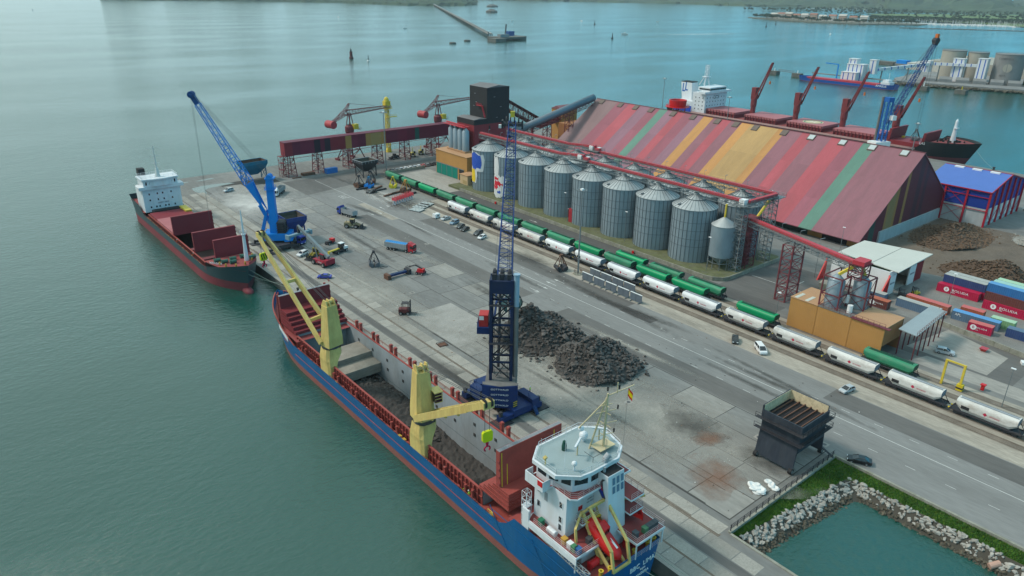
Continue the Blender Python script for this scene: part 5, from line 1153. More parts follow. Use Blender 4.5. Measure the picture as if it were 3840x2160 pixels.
w=MB();w.box(6.8,3.0,33.6,8,7.5,33.8).rail([(6.8,3,33.8),(6.8,7.5,33.8),(8,7.5,33.8)],1.1,1,.05,2).bar((7.4,3.0,33.6),(7.2,.6,28.6),.9,.15).rail([(6.9,3,33.7),(6.8,.6,28.7)],1,1,.05,2);w.build('outside_stair',m_cred,tw)
w=MB()
for x,y,z in ((7.7,9,39),(7.7,10,33),(7.7,8,35)): w.box(x,y,z,x+.25,y+1.0,z+.25)
for x,z in ((12,38),(16,33),(13.5,28)): w.box(x,-.25,z,x+1,0,z+.2)
w.each('wall_lamp',m_gstl,tw);MB().cyl((21.5,13,43),(21.5,13,47),.05,n=4).build('lightning_rod',m_steel,tw)
w=MB().box(9.2,-.06,22.4,10.0,.05,24.4).box(18.6,-.06,22.4,19.4,.05,24.4);w.each('tower_door',m_blk,tw)
ob=T('loading_shed','orange loading building with green roller doors below the black tower','building',(202.3,278.2,0))
MB().box(0,0,0,10.8,26.6,11.9).build('wall',m_ochre,ob);w=MB().hexa([(-.3,-.2,11.9),(11,-.2,12.4),(11,26.8,12.4),(-.3,26.8,11.9)],[(-.3,-.2,12.1),(11,-.2,12.6),(11,26.8,12.6),(-.3,26.8,12.1)]);w.build('roof',m_ochrer,ob)
m_grn=M('door_green',(.0,.19,.14),.5,var=.1,scale=.5,dirt=.2,dirtcol=(.02,.1,.08),wave=('Z',.4,.5));
for i in range(4):
 y=26.2-i*4.6;d=MB().box(-.08,y-4.3,0.05,.02,y,5.6).build('roller_door',m_grn,ob);MB().box(-.14,y-4.6,0,.03,y-4.32,5.9).build('door_post',m_gstl,d)
MB().box(-.05,2.6,0,.02,6.6,5.4).build('dark_doorway_panel',m_black,ob);MB().box(-.2,2.4,5.4,.1,26.4,5.75).build('door_lintel',m_gstl,ob);MB().box(-.06,24,6.2,.02,24.1,11.8).build('downpipe',m_ochre2,ob)  # black panel on the solid wall paints the shade inside a doorway
for i in range(4):
 t=T('bin_silo','slim steel bin on the orange building roof, %s from the black tower wing' % ('nearest','second','third','fourth')[i],'silo',(208.4,287.5+3.9*i,12.5),0,'steel bins under the tower wing');MB().lathe([(1.75,.6),(1.75,10.2),(.5,11.6),(.02,11.7)],20).build('wall',m_galv,t,True);MB().box(-1.9,-1.9,0,1.9,1.9,.6).build('curb',m_ochrer,t)
w=MB().box(-2.2,-1,0,2.2,16,.15).rail([(-2.2,-1,.15),(-2.2,16,.15)],1.1,1.5,.05,2).bar((0,0,.6),(0,16,.8),.6,.5);pf=T('bin_walkway','railed walkway with red pipe above the slim steel bins','platform',(208.4,288,24.6));w.build('deck',m_cred,pf)
bt=T('booth','small beige flat-roofed booth beside the mural silo','booth',(199.8,273.5,.95),.0);MB().box(-2.9,-3,0,2.9,3,4.4).build('wall',M('beige_wall',(.50,.36,.21),.8,var=.08),bt);MB().box(-3.2,-3.3,4.4,3.2,3.3,4.65).build('roof',m_ochrer,bt);MB().box(-2.95,-2.2,.4,-2.88,.8,2.0).build('louvre',M('beige_louvre',(.38,.27,.12),.7),bt);MB().box(-1,-3.06,1.4,.8,-2.98,2.9).build('window',m_glass,bt)
w=MB().box(190.8,268.4,0,202.2,277.6,.94);struct(w.build('booth_plinth',m_moss))
# ---- red gallery on trestles
gal=T('conveyor_gallery','long dark red elevated gallery with yellow, black and green bands on trestles','gallery',(0,338,0))
cols={'r': (.20,.02,.032),'m': (.125,.014,.036),'d': (.028,.016,.026),'y': (.36,.19,.06),'Y': (.34,.215,.085),'g': (.012,.09,.075),'n': (.155,.016,.04)}
gm={k: M('gallery_'+k+('x' if k.isupper() else ''),v,.55,var=.06,scale=.3,wave=('X',.35,.12)) for k,v in cols.items()}
seg=[(136.9,141,'r'),(141,145,'m'),(145,152.3,'n'),(152.3,155.6,'d'),(155.6,157.9,'m'),(157.9,161,'d'),(161,169.4,'r'),(169.4,172.8,'y'),(172.8,176.4,'n'),(176.4,181,'m'),(181,183.9,'y'),(183.9,190,'Y'),(190,192.8,'y'),(192.8,200,'m'),(200,206,'n'),(206,211,'m'),(211,213.7,'g'),(213.7,234,'m')]
for x0,x1,k in seg: MB().box(x0,0,10.3,x1,5.2,16.8).build('cladding_panel',gm[k],gal)
MB().box(136.7,-.15,16.8,234,5.35,16.95).build('roof',gm['m'],gal);MB().box(136.84,1.2,10.4,136.9,2.2,12.6).build('end_door',gm['m'],gal);w=MB().rail([(137,0,16.95),(234,0,16.95)],.5,4,.04,1);w.build('roof_rail',m_gstl,gal,kind='stuff')
for x in (139.6,154.6,171.6,188.6,205.6,223):
 w=MB();w.lattice((x,2.6,0),(x,2.6,10.2),(3.4 if x > 140 else 4.4,6.6),(3.0,4.6),5,.22,.12,up=(0,1,0));w.build('trestle',m_oxr,gal)
w=MB();w.lattice((136.2,3.4,0),(136.2,3.4,10),(2.2,3.4),(2.2,3.4),5,.09,.06,up=(0,1,0));
for z in (3.3,6.6,9.9): w.box(135,1.6,z,137.4,5.2,z+.1)
w.build('stair_tower',m_oxr,gal);MB().bar((143,21,4),(240,24,4.4),.2).build('pipe_line',m_oxr,gal)
# inclined tube, trestle conveyor and small buildings behind the tower
ic=T('inclined_conveyor','grey tubular conveyor rising from the tower to the shed ridge','conveyor',(0,287.4,0));w=MB();P0,P1=Vector((235,0,18.2)),Vector((296,0,32.2));w.cyl(P0,P1,1.9,n=20);w.build('tube',M('tube_grey',(.15,.185,.22),.45,.4,var=.08,wave=('X',1.2,.5)),ic,True);w=MB();w.lattice(P0-Vector((0,0,2.6)),P1-Vector((0,0,2.6)),(3,2),(3,2),26,.13,.1);w.build('truss',m_oxr,ic)
for x,h in ((262,20.5),(278,24)): w=MB();w.lattice((x,0,0),(x,0,h),(4,4),(3,3),8,.2,.12,up=(0,1,0));w.build('trestle',m_oxr,ic)
ec=T('trestle_conveyor','dark red open truss conveyor sloping down from the black tower','conveyor',(0,296,0));w=MB();w.lattice((234,0,35),(272,10,18),(4,4.6),(4,4.6),16,.24,.16);w.bar((234,0,33),(272,10,16),3.6,.5);w.bar((234,0,37.6),(272,10,20.6),3.6,.3);w.build('truss',M('truss_brown',(.13,.05,.05),.7),ec);MB().bar((272,10,17.5),(300,19,18.5),4,4.6).build('gallery',m_twr,ec);w=MB();w.bar((266,8,0),(266,8,18),1);w.build('leg',m_oxr,ec)
hb=T('head_house','ochre house with mauve gable roof at the end of the red truss conveyor','building',(292,308,0));MB().box(0,0,0,12,9,23).build('wall',m_ochre,hb);MB().ext([(-.4,23),(4.5,25),(9.4,23)],'x',-.4,12.4).build('roof',M('mauve_roof',(.21,.09,.10),.7),hb)
hb2=T('store_block','ochre block with a blue and white panel beside the striped shed end','building',(282,291,0));MB().box(0,0,0,14,9,18).build('wall',m_ochre2,hb2);MB().box(14.02,.2,8,14.3,8.8,18).build('blue_panel',M('sign_blue',(.01,.05,.35),.6),hb2)
lb=T('concrete_house','low grey concrete building under the tubular conveyor','building',(246,288,0));MB().box(0,0,0,22,12,6).build('wall',m_conc,lb);MB().box(9,2,6,17,8,9.5).build('upper_storey',M('pale_wall',(.45,.44,.40),.8),lb)
rb=T('hopper_ring','bright red round hopper rim rising behind the striped shed ridge','hopper',(338,262,0));MB().lathe([(4.6,27),(5.0,30.6),(4.4,30.6),(3.4,27)],24).build('rim',m_red,rb);MB().rail([(6.5*cos(k*pi/4),6.5*sin(k*pi/4),27) for k in range(8)],1.1,2,.08,2,True).lathe([(4.4,27),(6.8,27),(6.8,26.8)],16).build('platform',m_red,rb);w=MB();w.lattice((0,0,0),(0,0,27),(6,6),(6,6),8,.3,.2,up=(0,1,0));w.build('frame',m_oxr,rb)
# ---- striped shed
sh=T('striped_shed','huge gabled shed with red, mauve, orange and green striped roof','shed',(0,0,0))
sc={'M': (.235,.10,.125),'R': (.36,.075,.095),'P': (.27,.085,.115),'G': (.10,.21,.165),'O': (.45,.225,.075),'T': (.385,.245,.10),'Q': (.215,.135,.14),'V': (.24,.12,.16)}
sm={k: M('shed_stripe_'+k,v,.6,var=.12,scale=.14,dirt=.6,dirtcol=tuple(c*.66+.015 for c in v),dscale=.13,stretch=(.3,1.8,.3),wave=('Y',.45,.45),rnd=.07,fine=.06) for k,v in sc.items()}
st=[(112,130.8,'M'),(130.8,136.3,'G'),(136.3,142.7,'P'),(142.7,150,'R'),(150,158,'M'),(158,163.4,'R'),(163.4,171.1,'M'),(171.1,175,'O'),(175,189,'T'),(189,194,'O'),(194,200,'M'),(200,205,'R'),(205,210,'M'),(210,215.5,'O'),(215.5,221,'V'),(221,227,'P'),(227,232,'R'),(232,238,'V'),(238,243,'G'),(243,249,'P'),(249,256,'V'),(256,264,'R'),(264,272,'P'),(272,288,'Q')]
RX,RZ,EX,EZ,FX=299.6,31.4,258.2,3.4,341.0
for y0,y1,k in st:
 for j,(f0,f1) in enumerate(((0,.31),(.31,.64),(.64,1))):
  xa,za=EX+(RX-EX)*f0,EZ+(RZ-EZ)*f0;xb,zb=EX+(RX-EX)*f1,EZ+(RZ-EZ)*f1;lift=-.05*j
  MB().hexa([(xa,y0,za+lift-.25),(xb,y0,zb+lift-.25),(xb,y1-.01,zb+lift-.25),(xa,y1-.01,za+lift-.25)],[(xa,y0,za+lift),(xb,y0,zb+lift),(xb,y1-.01,zb+lift),(xa,y1-.01,za+lift)]).build('roof_panel',sm[k],sh)
 MB().hexa([(RX,y0,RZ-.45),(FX,y0,EZ-.35),(FX,y1-.01,EZ-.35),(RX,y1-.01,RZ-.45)],[(RX,y0,RZ-.1),(FX,y0,EZ),(FX,y1-.01,EZ),(RX,y1-.01,RZ-.1)]).build('roof_panel',sm[k],sh)
MB().bar((RX,111.8,RZ-.02),(RX,288.2,RZ-.02),.5,.16).build('ridge_cap',m_oxr,sh)
gz=lambda x: (EZ+(RZ-EZ)*(x-EX)/(RX-EX) if x < RX else RZ-(RZ-EZ)*(x-RX)/(FX-RX))-.3
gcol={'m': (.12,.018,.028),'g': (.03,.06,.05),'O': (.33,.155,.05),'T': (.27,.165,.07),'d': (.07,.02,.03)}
for x0,x1,k in ((261,265.5,'m'),(265.5,269.5,'g'),(269.5,276.5,'m'),(276.5,278,'O'),(278,283,'T'),(283,285,'O'),(285,290,'m'),(290,292.2,'O'),(292.2,299.6,'m'),(299.6,303.5,'d'),(303.5,306,'m'),(306,309,'d'),(309,337,'m')):
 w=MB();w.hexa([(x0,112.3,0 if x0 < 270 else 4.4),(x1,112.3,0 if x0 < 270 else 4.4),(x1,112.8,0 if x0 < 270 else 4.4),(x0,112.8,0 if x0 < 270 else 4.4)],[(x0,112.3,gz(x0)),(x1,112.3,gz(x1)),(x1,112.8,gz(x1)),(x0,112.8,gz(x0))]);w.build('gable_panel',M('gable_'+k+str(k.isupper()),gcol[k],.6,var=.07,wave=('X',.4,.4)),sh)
m_cw=M('board_marked_concrete',(.36,.40,.42),.85,var=.12,scale=.3,dirt=.35,dirtcol=(.2,.2,.19),dscale=.3,stretch=(1,1,.3))
for k in range(9): MB().box(273.6+k*6.0,111.7,0,279.55+k*6.0,112.28,4.5).build('concrete_panel',m_cw,sh)
for y0,y1,k in ((113,118,'o'),(118,128,'d'),(128,134,'o'),(134,150,'g'),(150,288,'m')):
 MB().box(262,y0,0,262.4,y1,5.4).build('side_wall' if k != 'd' else 'doorway',{'o': m_ochre,'d': m_black,'g': M('gable_gFalse',gcol['g']),'m': M('gable_mFalse',gcol['m'])}[k],sh)  # doorway section is a solid black slab, its inner shade put into the colour
m_sky=M('skylight_pale',(.42,.47,.48),.3,var=.1);m_skyb=M('skylight_brown',(.13,.10,.085),.6,var=.15)
for i,y in enumerate((118.9,131.7,144.2,158.1,171,185.7,196.1,206.4,220.7,233,247.4,257.9,268.7,282.6)):
 x0,x1=296.4,299.0;zf=lambda x: EZ+(RZ-EZ)*(x-EX)/(RX-EX);w=MB();w.hexa([(x0,y-1.5,zf(x0)-.2),(x1,y-1.5,zf(x1)-.2),(x1,y+1.5,zf(x1)-.2),(x0,y+1.5,zf(x0)-.2)],[(x0,y-1.5,zf(x0)+.35),(x1,y-1.5,zf(x1)+.35),(x1,y+1.5,zf(x1)+.35),(x0,y+1.5,zf(x0)+.35)]);f=w.build('skylight',m_skyb,sh)
 w=MB();w.quad((x0+.25,y-1.25,zf(x0+.25)+.37),(x1-.25,y-1.25,zf(x1-.25)+.37),(x1-.25,y+1.25,zf(x1-.25)+.37),(x0+.25,y+1.25,zf(x0+.25)+.37));w.build('pane',m_sky if i in (1,2,3,0) else m_skyb,f)
# ---- blue warehouse
bw=T('blue_warehouse','blue warehouse with red steel frame and concrete base beside the striped shed','warehouse',(328.9,94.9,0))
m_bwr=M('blue_roof',(.075,.15,.44),.55,var=.06,scale=.3,wave=('X',.4,.35));m_bww=M('blue_cladding',(.01,.035,.24),.55,var=.08,scale=.3,wave=('Y',.5,.25));m_redf=M('frame_red',(.36,.01,.03),.5,var=.08)
W_,D_=38.5,26.0;ze,zr=14.6,19.2
MB().box(.3,.3,0,W_-.3,D_,7.4).build('concrete_base',m_cw,bw);MB().box(.25,.25,7.4,W_-.25,D_,ze-.1).build('blue_wall',m_bww,bw);w=MB();w.ext([(.25,ze-.1),(W_/2,zr-.2),(W_-.25,ze-.1)],'y',.27,.6);w.build('blue_gable',m_bww,bw)
for s in (0,1):
 xa,xb=(-.4,W_/2) if s == 0 else (W_/2,W_+.4);za,zb_=(ze-.1,zr) if s == 0 else (zr,ze-.1);MB().hexa([(xa,-.3,za-.2),(xb,-.3,zb_-.2),(xb,D_,zb_-.2),(xa,D_,za-.2)],[(xa,-.3,za),(xb,-.3,zb_),(xb,D_,zb_),(xa,D_,za)]).build('roof_slope',m_bwr,bw)
 MB().bar((xa,-.35,za),(xb,-.35,zb_),.3,.4).build('verge_beam',m_redf,bw)
MB().bar((-.45,-.3,ze-.1),(-.45,D_,ze-.1),.3,.4).build('eave_beam',m_redf,bw);MB().bar((W_/2,-.3,zr+.05),(W_/2,D_,zr+.05),.3,.2).build('ridge_beam',m_redf,bw)
for x,y in [(0,0),(0,8.5),(0,17)]+[(k*W_/6,0) for k in range(1,7)]: MB().box(x-.35,y-.35,0,x+.35,y+.35,(ze-.2) if x in (0,W_) else ze+(zr-ze)*(1-abs(x-W_/2)/(W_/2))-.6).build('column',m_redf,bw)
for y0,y1 in ((8.5,17),):
 for z0,z1 in ((1,7),(7.4,14)): MB().bar((-.1,y0,z0),(-.1,y1,z1),.14).build('cross_brace',m_redf,bw);MB().bar((-.1,y1,z0),(-.1,y0,z1),.14).build('cross_brace',m_redf,bw)
for z in (6.6,12): MB().bar((-.12,0,z),(-.12,17.5,z),.25).build('girt',m_redf,bw)
for k in range(6):
 MB().bar((k*W_/6,-.1,1 if k % 2 else 7),((k+1)*W_/6,-.1,7 if k % 2 else 1),.14).build('cross_brace',m_redf,bw)
 if k: MB().box(k*W_/6-2.4,.22,1.5,k*W_/6+1.6,.28,7.3).build('sliding_door',m_white,bw)
for y in (4,11,18): MB().box(17.3,y,zr-.75,18.9,y+3.6,zr+.1).build('rooflight',m_white,bw)
# ---- white warehouse
wz=T('white_warehouse','low white warehouse with flat white roof and red wall corners','warehouse',(0,0,0))
A,B_,C_,D2=(223.8,83.2),(250.6,84.1),(246.0,105),(226.6,104.6)
m_wroof=M('white_sheet_roof',(.50,.51,.47),.6,var=.05,scale=.15,dirt=.12,dirtcol=(.36,.36,.32),wave=('Y',.5,.12))
q0,q1,q2,q3=Vector((225.3,83.8)),Vector((252.0,84.6)),Vector((247.4,105.5)),Vector((228.4,105.1))
for f0,f1 in ((0,.435),(.445,1)):
 c=[q0.lerp(q3,f0),q1.lerp(q2,f0),q1.lerp(q2,f1),q0.lerp(q3,f1)];MB().hexa([(p.x,p.y,8.05) for p in c],[(p.x,p.y,8.3) for p in c]).build('roof_half',m_wroof,wz)
MB().box(224.2,85.8,0,224.5,104.5,8.0).build('side_wall',m_white,wz);MB().box(224.5,104.2,0,247.5,104.5,8.0).build('rear_wall',m_white,wz);MB().box(247.5,86,0,247.8,104.5,8.0).build('far_wall',m_white,wz);MB().box(224.6,86.3,.02,247.4,104,.06).build('floor',m_conc,wz)
MB().hexa([(223.0,85.6,0),(224.2,85.6,0),(224.2,86.0,0),(223.0,86.0,0)],[(224.1,85.6,7),(224.2,85.6,7),(224.2,86,7),(224.1,86,7)]).build('red_corner',m_red,wz);MB().hexa([(218.5,85.4,0),(224.1,85.4,0),(224.1,85.8,0),(218.5,85.8,0)],[(224.0,85.4,7),(224.1,85.4,7),(224.1,85.8,7),(224.0,85.8,7)]).build('red_fin',m_red,wz)
MB().hexa([(219.5,106,0),(224.1,106,0),(224.1,106.4,0),(219.5,106.4,0)],[(224.0,106,7),(224.1,106,7),(224.1,106.4,7),(224.0,106.4,7)]).build('red_fin',m_red,wz)
for x0,x1 in ((224.6,228.6),(238.6,243.0)): d=MB().box(x0,85.5,.1,x1,85.9,6.6).build('sliding_door',m_white,wz);text('BOLUDA',.8,M('sign_navy',(.03,.03,.1),.6),wz,((x0+x1)/2,85.46,3.8),(1,0,0),(0,0,1))
MB().box(243.2,85.7,0,249,86.0,6.5).build('red_panel',M('frame_red2',(.26,.02,.03),.6),wz);MB().box(224.5,85.7,6.6,249.2,86.1,8.0).build('door_header',m_white,wz);MB().box(231.5,90,.1,236,97,5).build('green_bin',M('bin_green',(.06,.22,.06),.6),wz)
# ---- orange loading building by the tracks, two framed silos, canopy
ol=T('rail_loading_building','ochre ribbed loading building straddling the green wagons with two framed silos','building',(180,67,0))
for y0,y1 in ((18.4,26.4),(8.9,18.3),(0,8.8)): MB().box(0,y0,0.1,.3,y1,8.7).build('wall_panel',m_ochre,ol)
MB().box(.3,26.1,0,10.8,26.4,8.7).build('end_wall',m_ochre2,ol);MB().box(.3,0,3.6,10.8,.3,8.7).build('end_wall',m_ochre2,ol);MB().box(10.5,0,0,10.8,26.4,8.7).build('rear_wall',m_ochre2,ol)
for y0,y1 in ((18.4,26.5),(-.1,8.8)): MB().box(-.15,y0,8.72,10.95,y1,8.9).build('roof',m_ochrer,ol)
for y in (24.6,21.5): MB().box(.3,y,8.92,4.6,y+1.0,8.96).build('roof_patch',M('rooflight_pale',(.5,.52,.46),.5),ol)
MB().box(-.12,8.8,8.7,10.9,18.4,8.85).build('silo_floor',m_grime,ol);MB().rail([(-.1,0,8.9),(-.1,18.3,8.9)],1.1,1.5,.05,2).build('roof_rail',m_oxr,ol);MB().box(-.4,-1.2,8.75,.8,9,8.95).build('gangway',m_oxr,ol)
w=MB();fx=[(0.9,13.5),(.9,18.7),(6.0,8.8),(10.4,8.8),(10.4,18.7),(5.6,13.5)]
for x,y in fx: w.bar((x,y,8.8),(x,y,17.6),.32)
w.each('frame_post',m_oxr,ol);w=MB()
for a,b in ((0,1),(1,4),(4,3),(3,2),(2,5),(5,0)):
 for z in (12.6,17.6): w.bar((*fx[a],z),(*fx[b],z),.28)
 w.bar((*fx[a],8.9),(*fx[b],12.6),.12);w.bar((*fx[b],12.6),(*fx[a],17.5),.12);w.bar((*fx[b],8.9),(*fx[a],12.6),.12)
w.build('frame_beams',m_oxr,ol)
for x,y in ((3.4,16.2),(8.1,11.3)): q=MB().lathe([(2.25,8.9),(2.25,16.2),(.6,17.9),(.02,18.0)],24,(x,y,0)).build('silo',m_galv,ol,True)
w=MB();w.lattice((6.4,12.2,17.6),(6.4,12.2,21.4),(4.4,3.6),(4.4,3.6),2,.2,.12,up=(0,1,0));w.box(4,10,21.4,9,14.4,21.6);w.build('head_frame',m_oxr,ol);w=MB();w.bar((5.4,12.8,21.2),(3.4,16,18),.8,.7);w.bar((7,12,21.2),(8.1,11.3,18),.8,.7);w.each('chute',m_yellow,ol)
MB().box(4,10.2,21.7,8,13.4,22.8).build('belt_head',m_cred,ol);w=MB();w.cyl((2.4,10.8,8.9),(2.4,10.8,11),.7,n=12).cyl((5.6,13.4,10),(5.6,13.4,12.4),.5,n=10);w.each('dust_filter',m_white,ol)
cn=T('truck_canopy','grey flat canopy with railed edge on brown posts over the truck lane','canopy',(0,0,0));MB().hexa([(184.6,60.9,7.6),(207,62.4,7.6),(207.6,67.0,7.6),(185.4,65.8,7.6)],[(184.6,60.9,7.8),(207,62.4,7.8),(207.6,67.0,7.8),(185.4,65.8,7.8)]).build('deck',M('canopy_grey',(.27,.32,.345),.6,var=.08),cn);MB().rail([(184.6,60.9,7.8),(207,62.4,7.8),(207.6,67,7.8)],1.1,1.6,.05,2).build('rail',M('rail_brown',(.2,.09,.08),.6),cn)
w=MB()
for k in range(6): w.bar((186.5+k*4,61.4+.28*k,0),(186.5+k*4,61.4+.28*k,7.6),.25)
for k in range(6): w.bar((187+k*4,65.6+.2*k,0),(187+k*4,65.6+.2*k,7.6),.25)
w.each('post',m_oxr,cn)
# ================================================================== OTHER SHIPS
m_dgreen=M('hull_green',(.016,.05,.06),.5,var=.15,scale=.25,dirt=.3,dirtcol=(.03,.07,.075),dscale=.2,stretch=(1,.4,1))
m_boot2=M('boot_maroon',(.20,.035,.045),.65,var=.2,scale=.4,dirt=.5,dirtcol=(.14,.05,.05),dscale=.3,stretch=(1,.4,1))
m_hred=M('cover_red',(.20,.022,.03),.55,var=.1,scale=.4);m_pinkred=M('cover_faded',(.36,.12,.13),.6,var=.1,scale=.3)
GS=T('cargo_ship','dark green and red cargo ship with raised maroon hatch covers and white bridge','ship',(70.9,216.5,WATER))
LG=112.0
def gz_(t): return 8.6 if t < .17 else 8.6-(t-.17)*60 if t < .22 else 5.6 if t < .85 else 5.6+(t-.85)/.15*4.2
_,_,gpos=hull(GS,0,LG,0,7.95,gz_,0,3.1,(m_dgreen,m_boot2),flip=True,nst=56,bow_rake=4.5,entry=.2)
deck(GS,gpos,.0,.22,6.4,m_dred2,8,.15,'poop_deck');deck(GS,gpos,.20,.28,4.6,m_dred2,4,.15);deck(GS,gpos,.86,.993,7.6,m_dred2,10,.15,'forecastle_deck')
for s in (-1,1): MB().box(s*6.75,16,4.4,s*7.8,84,4.6).build('side_deck',m_dred2,GS)
MB().lathe([(.05,-3.4),(.9,-3.0),(1.35,-1.8),(1.4,0),(1.3,4)],12).build('bulb',m_boot2,GS,True).matrix_local=Matrix.Translation((0,.8,.1)) @ Matrix.Rotation(radians(-90),4,'X')
w=MB()
for s in (-1,1):
 w.quad(*[(s*6.7,y,z) for y,z in ((17,-1),(84,-1),(84,6.4),(17,6.4))][::s]);w.quad(*[(s*6.9,y,z) for y,z in ((17,4.6),(84,4.6),(84,6.4),(17,6.4))][::-s])
w.quad((-6.7,17,-1),(6.7,17,-1),(6.7,84,-1),(-6.7,84,-1));w.quad((6.7,17,-1),(-6.7,17,-1),(-6.7,17,6.4),(6.7,17,6.4));w.quad((-6.7,84,-1),(6.7,84,-1),(6.7,84,6.4),(-6.7,84,6.4));w.build('hold',M('hold_brown',(.09,.06,.055),.8,var=.2),GS)
w=MB()
for s in (-1,1):
 for i in range(48): w.box(s*6.92,17.6+i*1.38,4.6,s*7.25,17.75+i*1.38,6.3)
 w.box(s*6.7,17,6.4,s*7.15,84,6.55)
w.build('coaming',m_dred,GS);w=MB();
for s in (-1,1): w.rail([(s*7.8,14,4.7),(s*7.8,92,4.7)],1.1,2,.04,3)
w.build('side_rail',m_oxr,GS)
m_fit=M('deck_yellow',(.42,.28,.05),.7);w=MB();r=random.Random(3)
for i in range(46): y=r.uniform(20,84);w.box(-7.7,y,4.6,-7.35,y+r.uniform(.3,.9),4.6+r.uniform(.3,.8))
w.build('deck_fitting',m_fit,GS,kind='stuff')
for y,x0,x1,zt in ((50.6,-6.95,7.3,13.4),(28.6,-6.5,7.9,13.2),(16.2,-3.7,7.6,13.3)):
 o=MB().hexa([(x0,y,6.6),(x1,y,6.6),(x1,y+1.1,6.6),(x0,y+1.1,6.6)],[(x0,y+.5,zt),(x1,y+.5,zt),(x1,y+1.4,zt),(x0,y+1.4,zt)]).build('raised_hatch_cover',m_hred,GS);w=MB()
 for k in range(5): w.box(x0-.08,y+.1,7+k*1.3,x0+.02,y+.6,7.5+k*1.3);w.box(x1-.02,y+.1,7+k*1.3,x1+.08,y+.6,7.5+k*1.3)
 w.build('cover_edge',m_oxr,o)
MB().box(-6.9,52,6.6,6.9,72,7.5).build('hatch_cover',m_pinkred,GS);MB().box(-6.9,72.3,6.6,6.9,82,7.4).build('hatch_cover',m_hred,GS)
for y in (31.5,19.8): MB().box(-6.7,y,5.4,6.7,y+2.2,6.5).build('hatch_beam',m_oxr,GS)
hs2=MB().box(-7.1,87,6.4,7.1,97,15.6).build('deckhouse',m_swhite,GS)
for z,xs in ((13.2,(-5,-2,.0,3.2)),(10.8,(-5,-2,.2,3.4)),(8.0,(-5,-3,-1.8,0.4,1.6,4.0))):
 for x in xs: MB().box(x,86.94,z,x+.5,87.02,z+.7).build('window',m_glass,hs2)
text('SAFETY FIRST',.7,m_steel,GS,(0,86.93,9.7),(1,0,0),(0,0,1))
MB().box(-8.4,86.2,15.5,8.4,91,16.7).build('bridge_wing',m_swhite,GS);br=MB().prism([(-6.4,86.6),(-2,85.6),(2,85.6),(6.4,86.6),(6.6,94),(-6.6,94)],16.7,19.2).build('wheelhouse',m_swhite,GS)
for i in range(8): x=-5.6+i*1.45;MB().box(x,86.62-1.0*(1-abs(x+.5)/6.4)-.12,17.4,x+1.0,86.6-1.0*(1-abs(x+.5)/6.4),18.6).build('bridge_window',m_glass,br)
MB().prism([(-6.9,86.2),(-2,85.1),(2,85.1),(6.9,86.2),(7,94.6),(-7,94.6)],19.2,19.7).build('bridge_roof',m_swhite,GS);MB().rail([(-6.6,86.5,19.7),(6.6,86.5,19.7),(6.6,94,19.7),(-6.6,94,19.7)],1,1.5,.05,2,True).build('roof_rail',m_swhite,GS)
w=MB();w.cyl((0,89,19.7),(0,89,23),1.0,.5,n=8).cyl((0,89,23),(0,89,32),.3,.12,n=6)
for z,l in ((25,1.4),(28,2.2),(31,2.4)): w.bar((-l,89,z),(l,89,z),.12)
w.build('mast',M('mast_pale',(.5,.52,.5),.6),GS);MB().hexa([(-5.6,95,12),(-2.6,95,12),(-2.6,99,12),(-5.6,99,12)],[(-5.4,95.4,22),(-3,95.4,22),(-3,98.4,22),(-5.4,98.4,22)]).build('funnel',m_black,GS)
fm=MB().lathe([(.75,7.6),(.55,13),(.5,16.0),(.75,16.3),(.75,16.6),(.35,16.7),(.3,21),(.12,24.5)],10,(3.4,8.0,0)).build('foremast',m_swhite,GS);MB().rail([(3.4+1.1*cos(k*pi/3),8+1.1*sin(k*pi/3),16.5) for k in range(6)],1.1,2,.05,2,True).build('mast_basket',m_swhite,fm)
w=MB()
for x,y in ((-3,9.5),(0,10.5),(3.5,11),(-1,7.6),(5.6,8.4),(-4.6,11.8)): w.cyl((x-.9,y,8.3),(x+.9,y,8.3),.6,n=10).box(x-1.1,y-.5,7.6,x-.9,y+.5,8.9).cut()
w.each('winch',M('winch_green',(.04,.12,.09),.6),GS);w=MB()
for x,y in ((-5,8.6),(-4,6),(4.6,6.4),(1.5,4.2),(-1.5,4.0),(6.2,10.5)): w.cyl((x,y,7.6),(x,y,8.6),.28,n=8)
w.each('bollard',m_fit,GS);w=MB()
P=[gpos(.86+.135*i/16,1) for i in range(17)]
for a,b in zip(P[6:],P[7:]): w.quad((a[0]-.12,a[1],a[2]),(b[0]-.12,b[1],b[2]),(b[0]-.12,b[1],b[2]+.9),(a[0]-.12,a[1],a[2]+.9))
w.build('striped_screen',M('screen_red',(.40,.05,.06),.6),GS);text('NDAGANI',.95,m_lw,GS,(-5.95,9.6,8.1),(.62,-.78,-.02),(-.1,-.1,1),ex=.05)
MB().box(4.8,76,6.5,7.2,84,8.0).build('gangway',m_yellow,GS);w=MB();w.cyl((0,82,7),(0,86,7),.7,n=10).box(-5,83,6.4,5,86,7.6);w.build('deck_machinery',m_black,GS)
person((63.6,245.0,1.7),0,'person in orange overalls on the side deck of the dark green ship',OR);person((63.5,262.5,1.7),0,'person in orange overalls beside the rear hatch cover of the dark green ship',OR)
